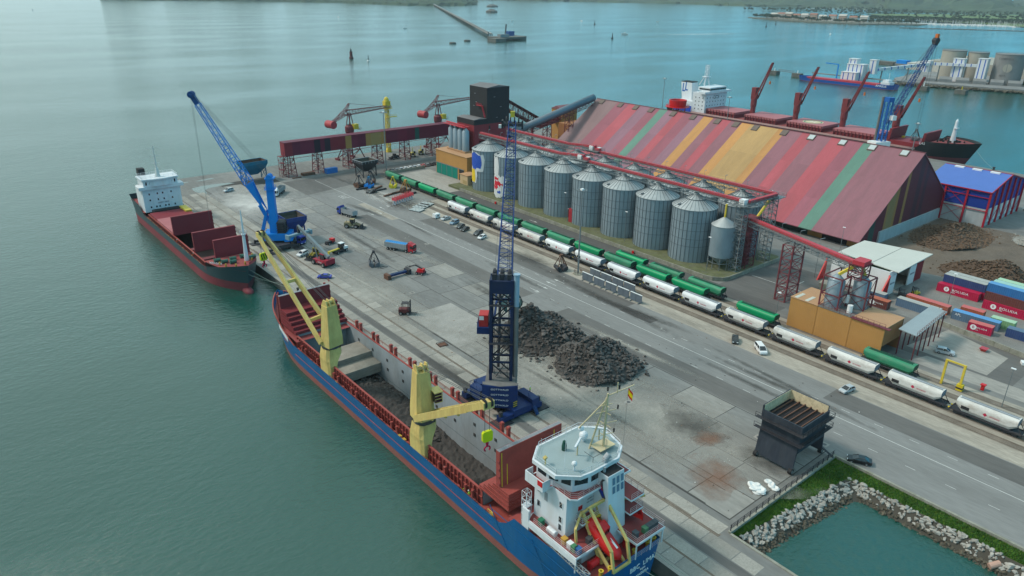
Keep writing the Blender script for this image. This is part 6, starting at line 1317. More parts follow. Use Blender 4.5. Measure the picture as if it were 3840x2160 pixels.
# ---- black bulk carrier behind the shed
BK=T('bulk_carrier','large black bulk carrier with four dark red deck cranes and white bridge behind shed','ship',(468,151.5,WATER));LK=211.0
m_blkh=M('hull_black',(.012,.016,.02),.5,var=.15,scale=.2,dirt=.2,dirtcol=(.05,.04,.04),dscale=.15);m_lpink=M('deck_pinkish',(.42,.26,.25),.7,var=.15)
def kz(t): return 7.2 if t < .88 else 7.2+min(1,(t-.88)/.02)*4.6+(t-.9 if t > .9 else 0)*8
_,_,kpos=hull(BK,0,LK,0,15.6,kz,0,3.6,(m_blkh,m_boot2),flip=True,nst=60,bow_rake=8,entry=.13)
deck(BK,kpos,.0,.885,6.5,m_dred2,30,.2);deck(BK,kpos,.905,.995,10.9,m_dred2,8,.2,'forecastle_deck');w=MB()
P=[kpos(.03+.85*i/20,-1) for i in range(21)]
for a,b in zip(P,P[1:]): w.quad((a[0]-.08,a[1],6.2),(b[0]-.08,b[1],6.2),(b[0]-.08,b[1],7.4),(a[0]-.08,a[1],7.4))
w.build('bulwark_stripe',m_lpink,BK)
for i,(y0,y1) in enumerate(((152,180),(119,143),(85.5,110),(51,77))):
 c=MB().box(-10.5,y0,6.5,10.5,y1,8.9).build('coaming',m_hred,BK);MB().box(-11,y0-.6,8.9,11,(y0+y1)/2-.1,10.4).build('hatch_cover',m_pinkred,BK);MB().box(-11,(y0+y1)/2+.1,8.9,11,y1+.6,10.4).build('hatch_cover',m_pinkred,BK);w=MB()
 for k in range(12): w.box(-11.3,y0+k*(y1-y0)/11-.2,6.6,-10.4,y0+k*(y1-y0)/11+.2,10.2)
 w.each('coaming_stay',m_oxr,c)
 if i == 2:
  w=MB();w.lathe([(.05,10.42),(7,10.42)],8,(0,(y0+y1)/2,0));w.build('helipad',M('helipad_cream',(.55,.45,.28),.7),BK);MB().lathe([(5.2,10.45),(6.2,10.45)],8,(0,(y0+y1)/2,0)).build('helipad_ring',M('helipad_green',(.05,.2,.12),.7),BK);text('H',6,m_lw,BK,(0,(y0+y1)/2,10.47),(0,-1,0),(1,0,0))
MB().box(-10.5,22,6.5,10.5,43,8.9).build('coaming',m_hred,BK)
for y in (43.2,23.4): MB().hexa([(-10.8,y-1.5,9),(10.8,y-1.5,9),(10.8,y,9),(-10.8,y,9)],[(-10.8,y-2.2,15.5),(10.8,y-2.2,15.5),(10.8,y-.7,15.5),(-10.8,y-.7,15.5)]).build('raised_hatch_cover',m_hred,BK)
w=MB();w.quad((-10.2,24,8.2),(10.2,24,8.2),(10.2,42,8.2),(-10.2,42,8.2));w.build('cargo',m_cargo,BK)
m_kc=M('crane_oxide',(.17,.03,.035),.6,var=.12)
for y in (144.5,111,77.5,44.2):
 w=MB();w.lathe([(1.9,6.5),(1.8,14),(2.2,16),(2.1,20)],10,(0,y,0)).box(-1.9,y-1.6,19.8,1.9,y+1.8,28);w.build('crane_house',m_kc,BK);w=MB();t3=Vector((0,y-10.5,45.2))
 for s in (-1,1): w.bar((s*1.9,y-1.6,20.5),t3+Vector((s*.7,0,0)),.55,.9)
 for q in (.25,.55,.8): w.bar(Vector((-1.9,y-1.6,20.5)).lerp(t3-Vector((.7,0,0)),q),Vector((1.9,y-1.6,20.5)).lerp(t3+Vector((.7,0,0)),q),.4,.4)
 w.bar(t3-Vector((.9,0,0)),t3+Vector((.9,0,0)),.9);w.build('crane_jib',m_kc,BK);w=MB()
 for s in (-.8,.8): w.cyl((s,y,28.4),t3+Vector((s,0,.6)),.07,n=3,cap=False)
 w.cyl(t3,t3-Vector((0,0,12)),.06,n=3,cap=False);w.build('crane_rope',m_steel,BK);MB().box(-.5,t3.y-.4,t3.z-14,.5,t3.y+.4,t3.z-12).build('hook_block',M('orange_paint',(.5,.2,.04),.6),BK);MB().box(1.6,y-6,6.6,5,y-3.4,8.6).box(2.2,y-5.4,8.6,4.4,y-4,9.8).build('cargo_grab',m_yellow,BK)
bh=MB().box(-13,176.6,6.5,13,188,21).build('deckhouse',m_swhite,BK);MB().box(-13.2,188,6.5,13,203,14).build('aft_house',m_swhite,BK);r=random.Random(8)
for z in (9,11.6,14.4,17.2):
 for k in range(7): MB().box(-11+k*3.4,176.5,z,-10.4+k*3.4,176.62,z+.8).build('window',m_glass,bh)
 for k in range(3): MB().box(-13.1,178.5+k*3.2,z,-12.98,179.1+k*3.2,z+.8).build('window',m_glass,bh)
text('NO SMOKING',1.1,m_steel,BK,(0,176.45,18.6),(1,0,0),(0,0,1));text('SAFETY FIRST',1.1,m_steel,BK,(0,176.45,16.9),(1,0,0),(0,0,1))
MB().box(-16,175.2,20.8,16,181,22.2).build('bridge_wing',m_swhite,BK);kw=MB().box(-10,175.6,22.2,10,186,25).build('wheelhouse',m_swhite,BK);MB().box(-10.05,175.5,23,-10,185,24.2).box(-9.6,175.5,23,9.6,175.58,24.2).build('bridge_windows',m_glass,kw)
MB().hexa([(-6,194,12),(3,194,12),(3,203,12),(-6,203,12)],[(-5,196,26.2),(2,196,26.2),(2,206,26.2),(-5,206,26.2)]).build('funnel',m_swhite,BK);MB().box(-5,196,26.2,2,206,26.8).build('funnel_top',m_black,BK)
for i,(y,z) in enumerate(((204.0,20.4),(201.6,21.2))):
 fx_=lambda z: -6+(z-12)/14.2-.08
 for (ya,yb,za,zb) in ((y,y-.9,z-1,z+5),(y,y-2.6,z-1,z)): w=MB();w.quad((fx_(za),ya,za),(fx_(za),yb,za),(fx_(zb),yb,zb),(fx_(zb),ya,zb));w.build('funnel_emblem',M('emblem_mid_blue',(.02,.12,.4),.5),BK)
w=MB()
for sx in (-1,1): w.bar((sx*3,186,25),(sx*1.6,187,31),.8);w.bar((sx*3,191,25),(sx*1.6,188,31),.6)
w.box(-3,185.6,31,3,189,31.5).lattice((0,187,31.5),(0,187,39.5),(2.4,2.4),(2,2),5,.14,.1,up=(0,1,0));w.build('mast',m_swhite,BK);MB().hexa([(-9,203,12),(-7,203,12),(-7,208,9),(-9,208,9)],[(-9,203,14),(-7,203,14),(-7,208,11),(-9,208,11)]).build('lifeboat',M('boat_orange',(.55,.12,.06),.5),BK);MB().lathe([(1.6,10.9),(1.0,18),(.8,23.2),(.05,24.6)],10,(0,10.5,0)).build('foremast',m_swhite,BK);MB().box(-1.8,9,19,1.8,11,19.4).build('mast_platform',m_swhite,BK)
w=MB();r=random.Random(6)
for i in range(26): x,y=r.uniform(-8,8),r.uniform(5,16);w.box(x,y,10.9,x+r.uniform(.4,1.4),y+r.uniform(.4,1.4),10.9+r.uniform(.5,1.8))
w.build('mooring_gear',m_black,BK,kind='stuff');text('LAS PALMAS',1.9,m_lw,BK,(-14.75,17.2,10.4),(.26,-.97,0),(-.03,0,1),ex=.1);MB().box(-15.9,186.5,6.8,-15.7,203,11).build('blue_screen',M('sign_blue2',(.01,.05,.36),.6),BK)
# ---- small blue coaster at the cement berth
AM=T('coaster','low blue coaster with red hatches moored at the cement berth across the dock','ship',(781,334,WATER));_,_,apos=hull(AM,0,106,0,7.0,lambda t: 3.2 if .14 < t < .9 else 4.8,0,.3,(M('hull_blue2',(.0,.06,.28),.5),m_boot2),nst=30,bow_rake=3,entry=.14);deck(AM,apos,0,.99,2.9,m_dred2,20,.1)
for k in range(7): MB().box(-5.4,17+k*11.3,2.9,5.4,28+k*11.3,4.6).build('hatch_cover',M('hatch_bright',(.40,.03,.05),.5),AM)
MB().box(-5.4,5,4.0,5.4,14,7).build('deckhouse',m_swhite,AM);MB().box(-4,7,7,4,13,9).build('wheelhouse',m_swhite,AM);MB().cyl((0,9,9),(0,9,16),.2,n=5).build('mast',m_swhite,AM);text('AMASUS',3.0,m_lw,AM,(-7.06,12.4,3.0),(0,-1,0),(0,0,1),ex=.06)
# mooring ropes
def rope(a,b,sag=1.2,r=.05):
 a,b=Vector(a),Vector(b);P=[a.lerp(b,i/10)-Vector((0,0,sag*sin(pi*i/10))) for i in range(11)];return MB().path(P,r,4)
for a,b,l in (((68,217.5,5.4),(81,206,.4),'mooring rope from the dark green ship bow crossing the quay gap'),((71,217.2,5.4),(80.6,201,.4),'second mooring rope from the dark green ship bow'),((76.5,55.1,4.2),(82.5,44,.4),'mooring rope from the blue ship stern to the quay'),((72.5,55,3.6),(82,37,.4),'long mooring rope leading from the blue ship stern out of the frame'),((471,151.5,7.5),(449.6,132,.4),'mooring line from the black carrier bow to the far quay bollard')):
 tag(rope(a,b).build('mooring_rope',m_rope),l,'rope')
w=MB().lathe([(.35,0),(.3,.6),(.5,.75),(.45,.9),(.02,.95)],10);bl=w.mesh('quay_bollard',m_black)
for i,y in enumerate((37,44,66,92,118,146,174,201,228,258,292,325)):
 o=bpy.data.objects.new('quay_bollard',bl);C.objects.link(o);o.location=(80.9,y,.03);tag(o,'black iron bollard on the quay edge, number %s counted from the bottom of the picture' % ('one','two','three','four','five','six','seven','eight','nine','ten','eleven','twelve')[i],'bollard','bollards along the quay edge')
o=bpy.data.objects.new('quay_bollard',bl);C.objects.link(o);o.location=(449.6,132,0);o.scale=(1.6,1.6,1.6);tag(o,'bollard on the far quay holding the black carrier bow line','bollard')
# ================================================================== WAGONS, CONTAINERS
m_wwhite=M('wagon_white',(.68,.70,.72),.5,var=.08,scale=.5,dirt=.3,dirtcol=(.36,.33,.29),dscale=.5,rnd=.06)
m_wold=M('wagon_worn',(.58,.58,.56),.7,var=.15,scale=.6,dirt=.65,dirtcol=(.27,.21,.16),dscale=.55,rnd=.08,stretch=(1,.5,1))
m_wgreen=M('wagon_green',(.0,.27,.105),.45,var=.1,scale=.5,dirt=.25,dirtcol=(.02,.15,.08),dscale=.4,rnd=.15)
m_wgold=M('wagon_green_worn',(.025,.215,.115),.6,var=.18,scale=.7,dirt=.6,dirtcol=(.17,.25,.19),dscale=.8,rnd=.12,stretch=(1,.4,1.5))
m_wgdk=M('wagon_green_dark',(.008,.06,.035),.6,var=.15);m_wend=M('wagon_end_grey',(.16,.19,.23),.6,var=.15,dirt=.3);m_logo=M('logo_red',(.45,.02,.06),.5)
def rings(w,R,cap=True):
 n=len(R[0])
 for a,b in zip(R,R[1:]): w.add(a+b,[(i,(i+1) % n,n+(i+1) % n,n+i) for i in range(n)])
 if cap: w.add(R[0],[tuple(range(n-1,-1,-1))]);w.add(R[-1],[tuple(range(n))])
 return w
def sect(y,hw,zb,zt,rnd_=.75,n=5):
 """wagon cross-section: straight lower sides, rounded crown"""
 P=[(hw*.72,y,zb),(hw,y,zb+(zt-zb)*.28)]
 for i in range(n+1): a=pi*i/n*.5;P.append((hw*(1-.62*(1-cos(a))) if i < n else hw*.38,y,zb+(zt-zb)*(.62+.38*sin(a))))
 return P+[(-x,y_,z) for x,y_,z in P[::-1]]
def wagon(label,L_,body,end,hw,zt,group,tarp=False,logo=False):
 t=T('hopper_wagon',label,'wagon',(0,0,0),0,group);h=L_/2
 st_=[(-h+1.5,zt-1.7),(-h+2.9,1.35),(h-2.9,1.35),(h-1.5,zt-1.7)]
 if not logo: st_=[(-h+1.0,zt-1.5),(-h+2.0,1.4),(h-2.0,1.4),(h-1.0,zt-1.5)]
 w=MB();rings(w,[sect(y,hw,zb,zt) for y,zb in st_],False);b=w.build('tank',body,t)
 w=MB()
 for k in (0,-1): R=sect(*[(st_[k][0]),hw,st_[k][1],zt]);w.add(R,[tuple(range(len(R)))[::(1 if k else -1)]])
 w.build('end_plate',end,b)
 w=MB();w.box(-1.15,-h+.35,1.0,1.15,h-.35,1.22)
 for s in (-1,1): w.box(s*1.25,-h+.4,1.02,s*1.4,h-.4,1.35);w.bar((s*1.1,-h+.5,1.2),(s*.9,st_[0][0]+.1,zt-1.2),.12);w.bar((s*1.1,h-.5,1.2),(s*.9,st_[-1][0]-.1,zt-1.2),.12)
 w.build('underframe',m_gdark,t);w=MB()
 for s in (-1,1):
  w=MB()
  for dy in (-.95,.95):
   for sx in (-1,1): w.cyl((sx*.76,s*(h-2.6)+dy,.48),(sx*.92,s*(h-2.6)+dy,.48),.46,n=12)
  w.box(-1.0,s*(h-2.6)-1.4,.45,-.94,s*(h-2.6)+1.4,.8).box(.94,s*(h-2.6)-1.4,.45,1.0,s*(h-2.6)+1.4,.8).box(-.95,s*(h-2.6)-.2,.5,.95,s*(h-2.6)+.2,.9);w.build('bogie',m_gdark,t)
  for sx in (-.85,.85): MB().cyl((sx,s*(h-.4),1.08),(sx,s*h*.998,1.08),.2,n=8).build('buffer',m_gdark if s < 0 else m_haz,t)
 w=MB()
 for s in (-.42,.42): w.box(s-.05,-h+1.7,zt-.02,s+.05,h-1.7,zt+.1)
 if tarp or not logo:
  for k in range(9): w.box(-.5,-h+2+k*(L_-4)/8-.05,zt,.5,-h+2+k*(L_-4)/8+.05,zt+.09)
 w.build('roof_hatch_rail',m_wgdk if not logo else m_wend,b)
 w=MB().box(-.34,-h+1.9,zt+.01,.34,h-1.9,zt+.05).build('roof_walk',end if not logo else m_grey,b)
 if logo:
  for s in (-1,):
   xs=s*(hw+.02);w=MB();w.quad((xs,.6,2.75),(xs,.15,3.2),(xs,-.3,2.75),(xs,.15,2.3));w.build('logo',m_logo,b);text('ermewa',.62,m_logo,b,(xs,-1.75,2.75),(0,-1,0),(0,0,1))
   w=MB();w.quad((xs,h-2.6,2.1),(xs,h-4.3,2.1),(xs,h-4.3,2.9),(xs,h-2.6,2.9));w.build('data_panel',m_black,b)
 else:
  w=MB();w.rail([(-1.42,-h+.5,1.3),(-1.42,h-.5,1.3)],.9,2,.04,2);w.build('side_rail',m_wgdk,t)
 return t
WA=wagon('x',15.2,m_wwhite,m_wend,1.42,4.25,'white hopper wagons in the front train',logo=True);WB=wagon('x',15.2,m_wold,m_wend,1.42,4.2,'white hopper wagons in the front train',logo=True)
seqw='ABBBAAAAABBBBBB';used=set()
wl=['front white hopper wagon at the far end of the train near the parked cars','worn white wagon second from the far end of the front train','rust-stained white wagon third from the far end, partly behind the crane boom','worn white wagon fourth from the far end of the front train','clean white wagon fifth from far end beside the rusty grab','clean white wagon sixth from far end behind the tall floodlight mast','clean white wagon seventh from far end behind the grey steel panels','clean white wagon eighth from the far end of the front train','clean white wagon just before the ochre loading building','weathered white wagon starting in front of the ochre loading building','weathered white wagon in front of the ochre building right corner','weathered white wagon below the green wagon end, third from right edge','weathered white wagon beside the yellow gantry, second from right edge','weathered white wagon nearest the right edge of the picture','weathered white wagon cut off at the right edge']
for k,c in enumerate(seqw):
 src=WA if c == 'A' else WB;y=246-15.42*k-7.7
 if c in used: dup(src,(168.8,y,0),0,wl[k])
 else: src.location=(168.8,y,0);src['label']=wl[k];used.add(c)
GA=wagon('x',14.4,m_wgreen,m_wgdk,1.48,4.0,'green hopper wagons in the rear train');GB=wagon('x',14.4,m_wgold,m_wgdk,1.48,4.0,'green hopper wagons in the rear train');used=set()
seqg=[('B',175.7,308.5-14.55*k-7.2) for k in range(12)];ab='BBABBBBBBABAA'
seqg=[(ab[k],175.7,308.6-14.75*k-7.3) for k in range(13)]+[('A',180.3,152.5),('B',180.3,137.4),('B',180.3,121.5),('B',176.4,62.8),('A',175.7,100.4)]
gl=['green wagon at the far end of the rear train beside the tall lamp','green wagon second from far end behind the yellow grab','bright green tank-like wagon third from the far end','dusty green wagon fourth from far end','green wagon fifth from far end behind first white wagon','green wagon sixth from the far end of the rear train','green wagon seventh from far end behind the crane boom','green wagon eighth from the far end of the rear train','green wagon ninth from the far end of the rear train','bright smooth green wagon behind the floodlight mast','dusty green wagon eleventh from far end','bright green wagon twelfth from far end','bright green wagon thirteenth from the far end of the rear train','bright green wagon on the third track nearest the silos','dark-topped green wagon on the third track, middle of three','dull green wagon on the third track closest to the ochre building','dull green wagon emerging from under the ochre building near the yellow gantry','bright green wagon just before the ochre building']
for k,(c,x,y) in enumerate(seqg):
 src=GA if c == 'A' else GB
 if c in used: dup(src,(x,y,0),0,gl[k])
 else: src.location=(x,y,0);src['label']=gl[k];used.add(c)
# ---- containers
def container(ln,mt,mroof,label,x,y,z,rz=0,brand=None,group='shipping containers in the right yard'):
 t=T('shipping_container',label,'container',(x,y,z),rz,group);h=ln/2;n=int(ln/.55)
 def wall(s):
  w=MB();P=[]
  for i in range(n):
   a=-h+.12+(ln-.24)*i/n;q=(ln-.24)/n
   for f,d in ((0,0),(.3,0),(.5,.06),(.8,.06)): P.append((s*(1.2-d),a+q*f))
  P.append((s*1.2,h-.12));w.add([(x_,y_,.12) for x_,y_ in P]+[(x_,y_,2.5) for x_,y_ in P],[(i,i+1,len(P)+i+1,len(P)+i)[::(1 if s > 0 else -1)] for i in range(len(P)-1)]);return w
 wall(-1).build('side_wall',mt,t);wall(1).build('side_wall',mt,t)
 MB().box(-1.2,-h,2.48,1.2,h,2.58).build('roof',mroof,t);MB().box(-1.2,-h,0,1.2,h,.12).build('floor_frame',mt,t)
 for s in (-1,1):
  d=MB().box(-1.18,s*(h-.1),.12,1.18,s*(h-.04),2.48).build('door_end' if s < 0 else 'end_wall',mt,t)
  if s < 0: MB().box(-.7,-h+.02,.15,-.64,-h+.05,2.45).box(.64,-h+.02,.15,.7,-h+.05,2.45).each('lock_bar',m_gstl,d)
 w=MB()
 for sx in (-1,1):
  for sy in (-1,1): w.box(sx*1.1,sy*(h-.16),0,sx*1.22,sy*h,2.6)
 w.each('corner_post',mt,t)
 if brand:
  w=MB();w.lathe([(.01,0),(.78,0)],20);q=w.build('logo_disc',m_lw,t);q.rotation_euler=(0,radians(-90),0);q.location=(-1.23,ln*.26,1.35);text('B',1.1,mt,t,(-1.25,ln*.26,1.35),(0,-1,0),(0,0,1));text('BOLUDA',1.05*min(1,ln/10),m_lw,t,(-1.23,-ln*.07,1.45),(0,-1,0),(0,0,1),squash=1.15);text('LINES',.5*min(1,ln/10),m_lw,t,(-1.23,ln*.1,.75),(0,-1,0),(0,0,1))
 return t
def cm(n,c,d=.25): return M('container_'+n,c,.55,var=.1,scale=.5,dirt=d,dirtcol=tuple(v*.5+.06 for v in c),dscale=.5)
c_red=cm('red',(.42,.01,.055),.12);c_navy=cm('navy',(.03,.06,.17));c_blue=cm('blue',(.03,.14,.36));c_brown=cm('brown',(.13,.04,.035));c_green=cm('green',(.20,.38,.19));c_orange=cm('orange',(.38,.10,.05));c_slate=cm('slate',(.10,.16,.24));c_rtop=cm('red_roof',(.50,.12,.11));c_gtop=cm('grey_roof',(.36,.37,.35),.5);c_sky=cm('sky',(.10,.27,.52));c_pgtop=cm('pale_green_roof',(.34,.52,.36));c_teal=cm('pale_teal',(.30,.50,.46))
for a in ((12.19,c_red,c_red,'bright red lettered container at the front of the left yard stack',243.4,71.8,0,0,True),(12.19,c_red,c_red,'red container behind the bright red lettered one',246.1,71.2,0),(12.19,c_navy,c_gtop,'dark blue container with grey dusty roof on top of the left yard stack',246.1,71.4,2.6),(12.19,c_navy,c_gtop,'dark blue container at the back of the left yard stack',248.8,71.4,2.6),
  (12.19,c_red,c_red,'bright red lettered container under the brown one at the right edge',239.9,57.2,0,0,True),(12.19,c_brown,c_brown,'brown container stacked between blue and red ones at right edge',240.6,57.4,2.6),(12.19,c_blue,c_sky,'blue container on top of the brown one at the right edge',241.3,57.6,5.2),(12.19,c_teal,c_teal,'pale turquoise roofed container behind the top blue one',243.9,57.2,5.2),(12.19,c_green,c_pgtop,'pale green roofed container at the back of the right stack',246.6,57,5.2),
  (12.19,c_orange,c_rtop,'long faded red container in front of the white warehouse',225.2,73.6,0),(12.19,c_slate,c_gtop,'long slate blue container alongside the faded red one',220.6,74.4,0),(6.06,c_brown,c_orange,'short rusty orange lettered container beside framed silos',214.4,83.4,0,0,True),(6.06,c_slate,c_gtop,'short grey blue container beside the warehouse door',219.4,86.6,0),
  (6.06,c_orange,c_rtop,'short faded red roofed container behind the blue one by the wall',229.2,62.6,0,.05),(12.19,c_slate,c_sky,'blue container with bright blue roof and white initials by the low wall',224.4,60.0,0,.06),(6.06,c_red,c_rtop,'short red lettered container in front of the blue one by the low wall',219.6,57.0,0,.08,True),(6.06,c_green,c_pgtop,'short green container with pale roof at the yard row end',228.0,54.2,0,.04),(6.06,c_navy,c_slate,'short dark blue container at the right end of the low wall',223.6,48.6,0,.05),
  (6.06,cm('vblue',(.02,.16,.48)),cm('vblue',(.02,.16,.48)),'blue container alone under the red gallery with white lettering',158.6,334.6,0,-1.5,None,None)): container(*a)
o=[q for q in C.objects if q.get('label','').startswith('blue container with bright')][0];text('APL',1.0,m_lw,o,(-1.24,4.4,1.7),(0,-1,0),(0,0,1));o=[q for q in C.objects if q.get('label','').startswith('blue container alone')][0];text('Unitas',1.1,m_lw,o,(-1.24,0,1.3),(0,-1,0),(0,0,1))
# low wall of the container yard, fenced
lw=T('yard_wall','low stained concrete wall in front of the container row','wall',(0,0,0))
for k in range(9): MB().bar((215.6-k*.72,67-k*4,.7),(215-k*.72,63.1-k*4,.7),.3,1.4).build('wall_panel',m_pw,lw)
# ================================================================== VEHICLES
m_tail=M('tail_light',(.4,.01,.01),.3);m_lamp=M('head_lamp',(.7,.72,.72),.2);m_rim=M('rim',(.35,.36,.37),.4,.6)
def paint(n,c,r=.3): return M('car_'+n,c,r,var=.03,scale=1,spec=.6)
tyre=MB().cyl((-.11,0,0),(.11,0,0),.32,n=14).mesh('wheel',m_black);rimm=MB().cyl((-.12,0,0),(.12,0,0),.19,n=10).mesh('rim',m_rim)
def wheel(parent,x,y,r,wd=1.0,rim=True):
 o=bpy.data.objects.new('wheel',tyre);C.objects.link(o);o.parent=parent;o.location=(x,y,r);o.scale=(wd,r/.32,r/.32)
 if rim: q=bpy.data.objects.new('rim',rimm);C.objects.link(q);q.parent=o
 return o
SHAPES={'hatch': (4.1,1.74,[(-2.0,.35),(-2.05,.9),(-1.9,.98),(1.0,.95),(1.9,.78),(2.05,.55),(2.0,.3)],[(-1.85,.95),(-1.45,1.42),(.0,1.47),(1.15,.93)]),
  'sedan': (4.6,1.8,[(-2.3,.35),(-2.3,.95),(-1.5,1.0),(1.1,.95),(2.1,.78),(2.3,.55),(2.25,.3)],[(-1.75,.98),(-.95,1.4),(.25,1.42),(1.25,.93)]),
  'suv': (4.6,1.85,[(-2.25,.4),(-2.3,1.05),(-2.1,1.12),(1.1,1.08),(2.1,.95),(2.3,.65),(2.25,.35)],[(-2.15,1.1),(-1.85,1.66),(.2,1.7),(1.2,1.06)]),
  'van': (4.9,1.95,[(-2.4,.4),(-2.45,1.2),(-2.4,1.25),(1.5,1.2),(2.3,1.0),(2.45,.7),(2.4,.35)],[(-2.4,1.22),(-2.3,1.92),(.7,1.95),(1.8,1.15)])}
def car(label,kind,mt,x,y,heading,group='cars in the port yard',z=0):
 """heading: direction the bonnet points, radians from +x"""
 ln,wd,low,cab=SHAPES[kind];t=T('parked_car',label,'van' if kind == 'van' else 'car',(x,y,z),heading-pi/2,group);hw=wd/2
 w=MB();n=len(low);R=[]
 for s,q in ((-1,.97),(-.94,1.0),(.94,1.0),(1,.97)): R.append([(s*hw,y_*q,.62+(z_-.62)*(q if abs(s) == 1 else 1)) for y_,z_ in low])
 rings(w,R);b=w.build('body',mt,t)
 w=MB();P=[[(s*hw*.95,cab[0][0],cab[0][1]),(s*hw*.78,cab[1][0],cab[1][1]-.02),(s*hw*.78,cab[2][0],cab[2][1]-.02),(s*hw*.95,cab[3][0],cab[3][1])] for s in (-1,1)];rings(w,P);w.build('windows',m_glass,t)
 w=MB();a,c=cab[1],cab[2];w.hexa([(-hw*.8,a[0]-.05,a[1]-.03),(hw*.8,a[0]-.05,a[1]-.03),(hw*.8,c[0]+.05,c[1]-.03),(-hw*.8,c[0]+.05,c[1]-.03)],[(-hw*.7,a[0]+.05,a[1]+.04),(hw*.7,a[0]+.05,a[1]+.04),(hw*.7,c[0]-.05,c[1]+.04),(-hw*.7,c[0]-.05,c[1]+.04)])
 for s in (-1,1):
  for p,q in ((cab[0],cab[1]),(cab[3],cab[2])): w.bar((s*hw*.95,p[0],p[1]),(s*hw*.79,q[0],q[1]),.09)
  m_=((cab[0][0]+cab[3][0])/2);w.bar((s*hw*.96,m_,cab[0][1]),(s*hw*.79,m_,a[1]),.08)
 w.build('roof',mt,t)
 for s in (-1,1):
  for yy in (ln*.31,-ln*.29): wheel(t,s*(hw-.1),yy,.32 if kind in ('hatch','sedan') else .36)
  MB().box(s*(hw-.5),ln*.475,.62,s*(hw-.08),ln*.5+.01,.78).build('headlight',m_lamp,t);MB().box(s*(hw-.35),-ln*.5-.02,.8,s*(hw-.06),-ln*.48,.95).build('tail_light',m_tail,t)
 return t
silver,grey_c,white_c,black_c,blue_c,dgrey,sblue=paint('silver',(.38,.42,.45)),paint('grey',(.16,.17,.18)),paint('white',(.68,.69,.70)),paint('black',(.012,.013,.015)),paint('blue',(.02,.04,.32)),paint('dark_grey',(.05,.055,.06)),paint('steel_blue',(.14,.24,.33));redc=paint('red',(.42,.02,.02))
car('silver estate car beside the puddle at the pier corner','suv',silver,104.9,328.9,radians(192));car('white car with open door behind the yellow loader','suv',white_c,95.5,229.8,radians(205));car('bright blue saloon on the quay between the two ships','sedan',blue_c,92.1,205.6,radians(140))
car('black car by the old grabs and steel beams','hatch',black_c,156.2,288.6,radians(190))
for i,(a,k,mt,x,y) in enumerate((('silver saloon, first car of the row beside the white trailer box','sedan',silver,159.6,234.6),('steel blue hatchback, second car of the row by the front train','suv',sblue,159.1,227.8),('dark grey car, third in the row by the front train','hatch',dgrey,158.3,222.4),('black car with silver roof glare, fourth in the row by the train','hatch',black_c,157.5,218.3),('dark grey car parked just behind the white hatchback','suv',dgrey,158.7,211.4),('white hatchback at the near end of the parked row','hatch',white_c,157.0,206.7))): car(a,k,mt,x,y,radians(196 if i else 188))
car('white delivery van driving on the road beside the train','van',white_c,159.6,88.6,radians(232));car('black hatchback on the road left of the white van','hatch',black_c,159.2,96.2,radians(215));car('silver coupe on the road behind the big dark hopper','hatch',silver,157.8,64.0,radians(170));car('long black coupe beside the grassy basin corner','sedan',black_c,132.6,48.4,radians(118));car('silver car with dark roof in the truck lane at right','suv',silver,197.4,57.6,radians(-72))
for i,(mt,x) in enumerate(((dgrey,184.5),(grey_c,187.2),(silver,189.8),(white_c,192.4),(white_c,195.4),(silver,198),(white_c,200.6),(redc,203.4),(grey_c,206),(dgrey,208.6),(black_c,211.2))): car('%s car, %s of the row parked behind the low wall by the orange building' % ({id(dgrey): 'dark grey',id(grey_c): 'grey',id(silver): 'silver',id(white_c): 'white',id(redc): 'red',id(black_c): 'black'}[id(mt)],('first','second','third','fourth','fifth','sixth','seventh','eighth','ninth','tenth','last')[i]),'hatch',mt,x,319.2,radians(80),'cars parked behind the low wall')
car('white car at the right edge beside the blue warehouse','hatch',white_c,372,92,1.0)
pw=T('low_wall','low grey wall in front of the parked cars by the tracks','wall',(0,0,0))
for k in range(7): MB().box(178.4+k*3.4,315.2,0,181.74+k*3.4,315.5,1.5).build('wall_panel',m_pw,pw)
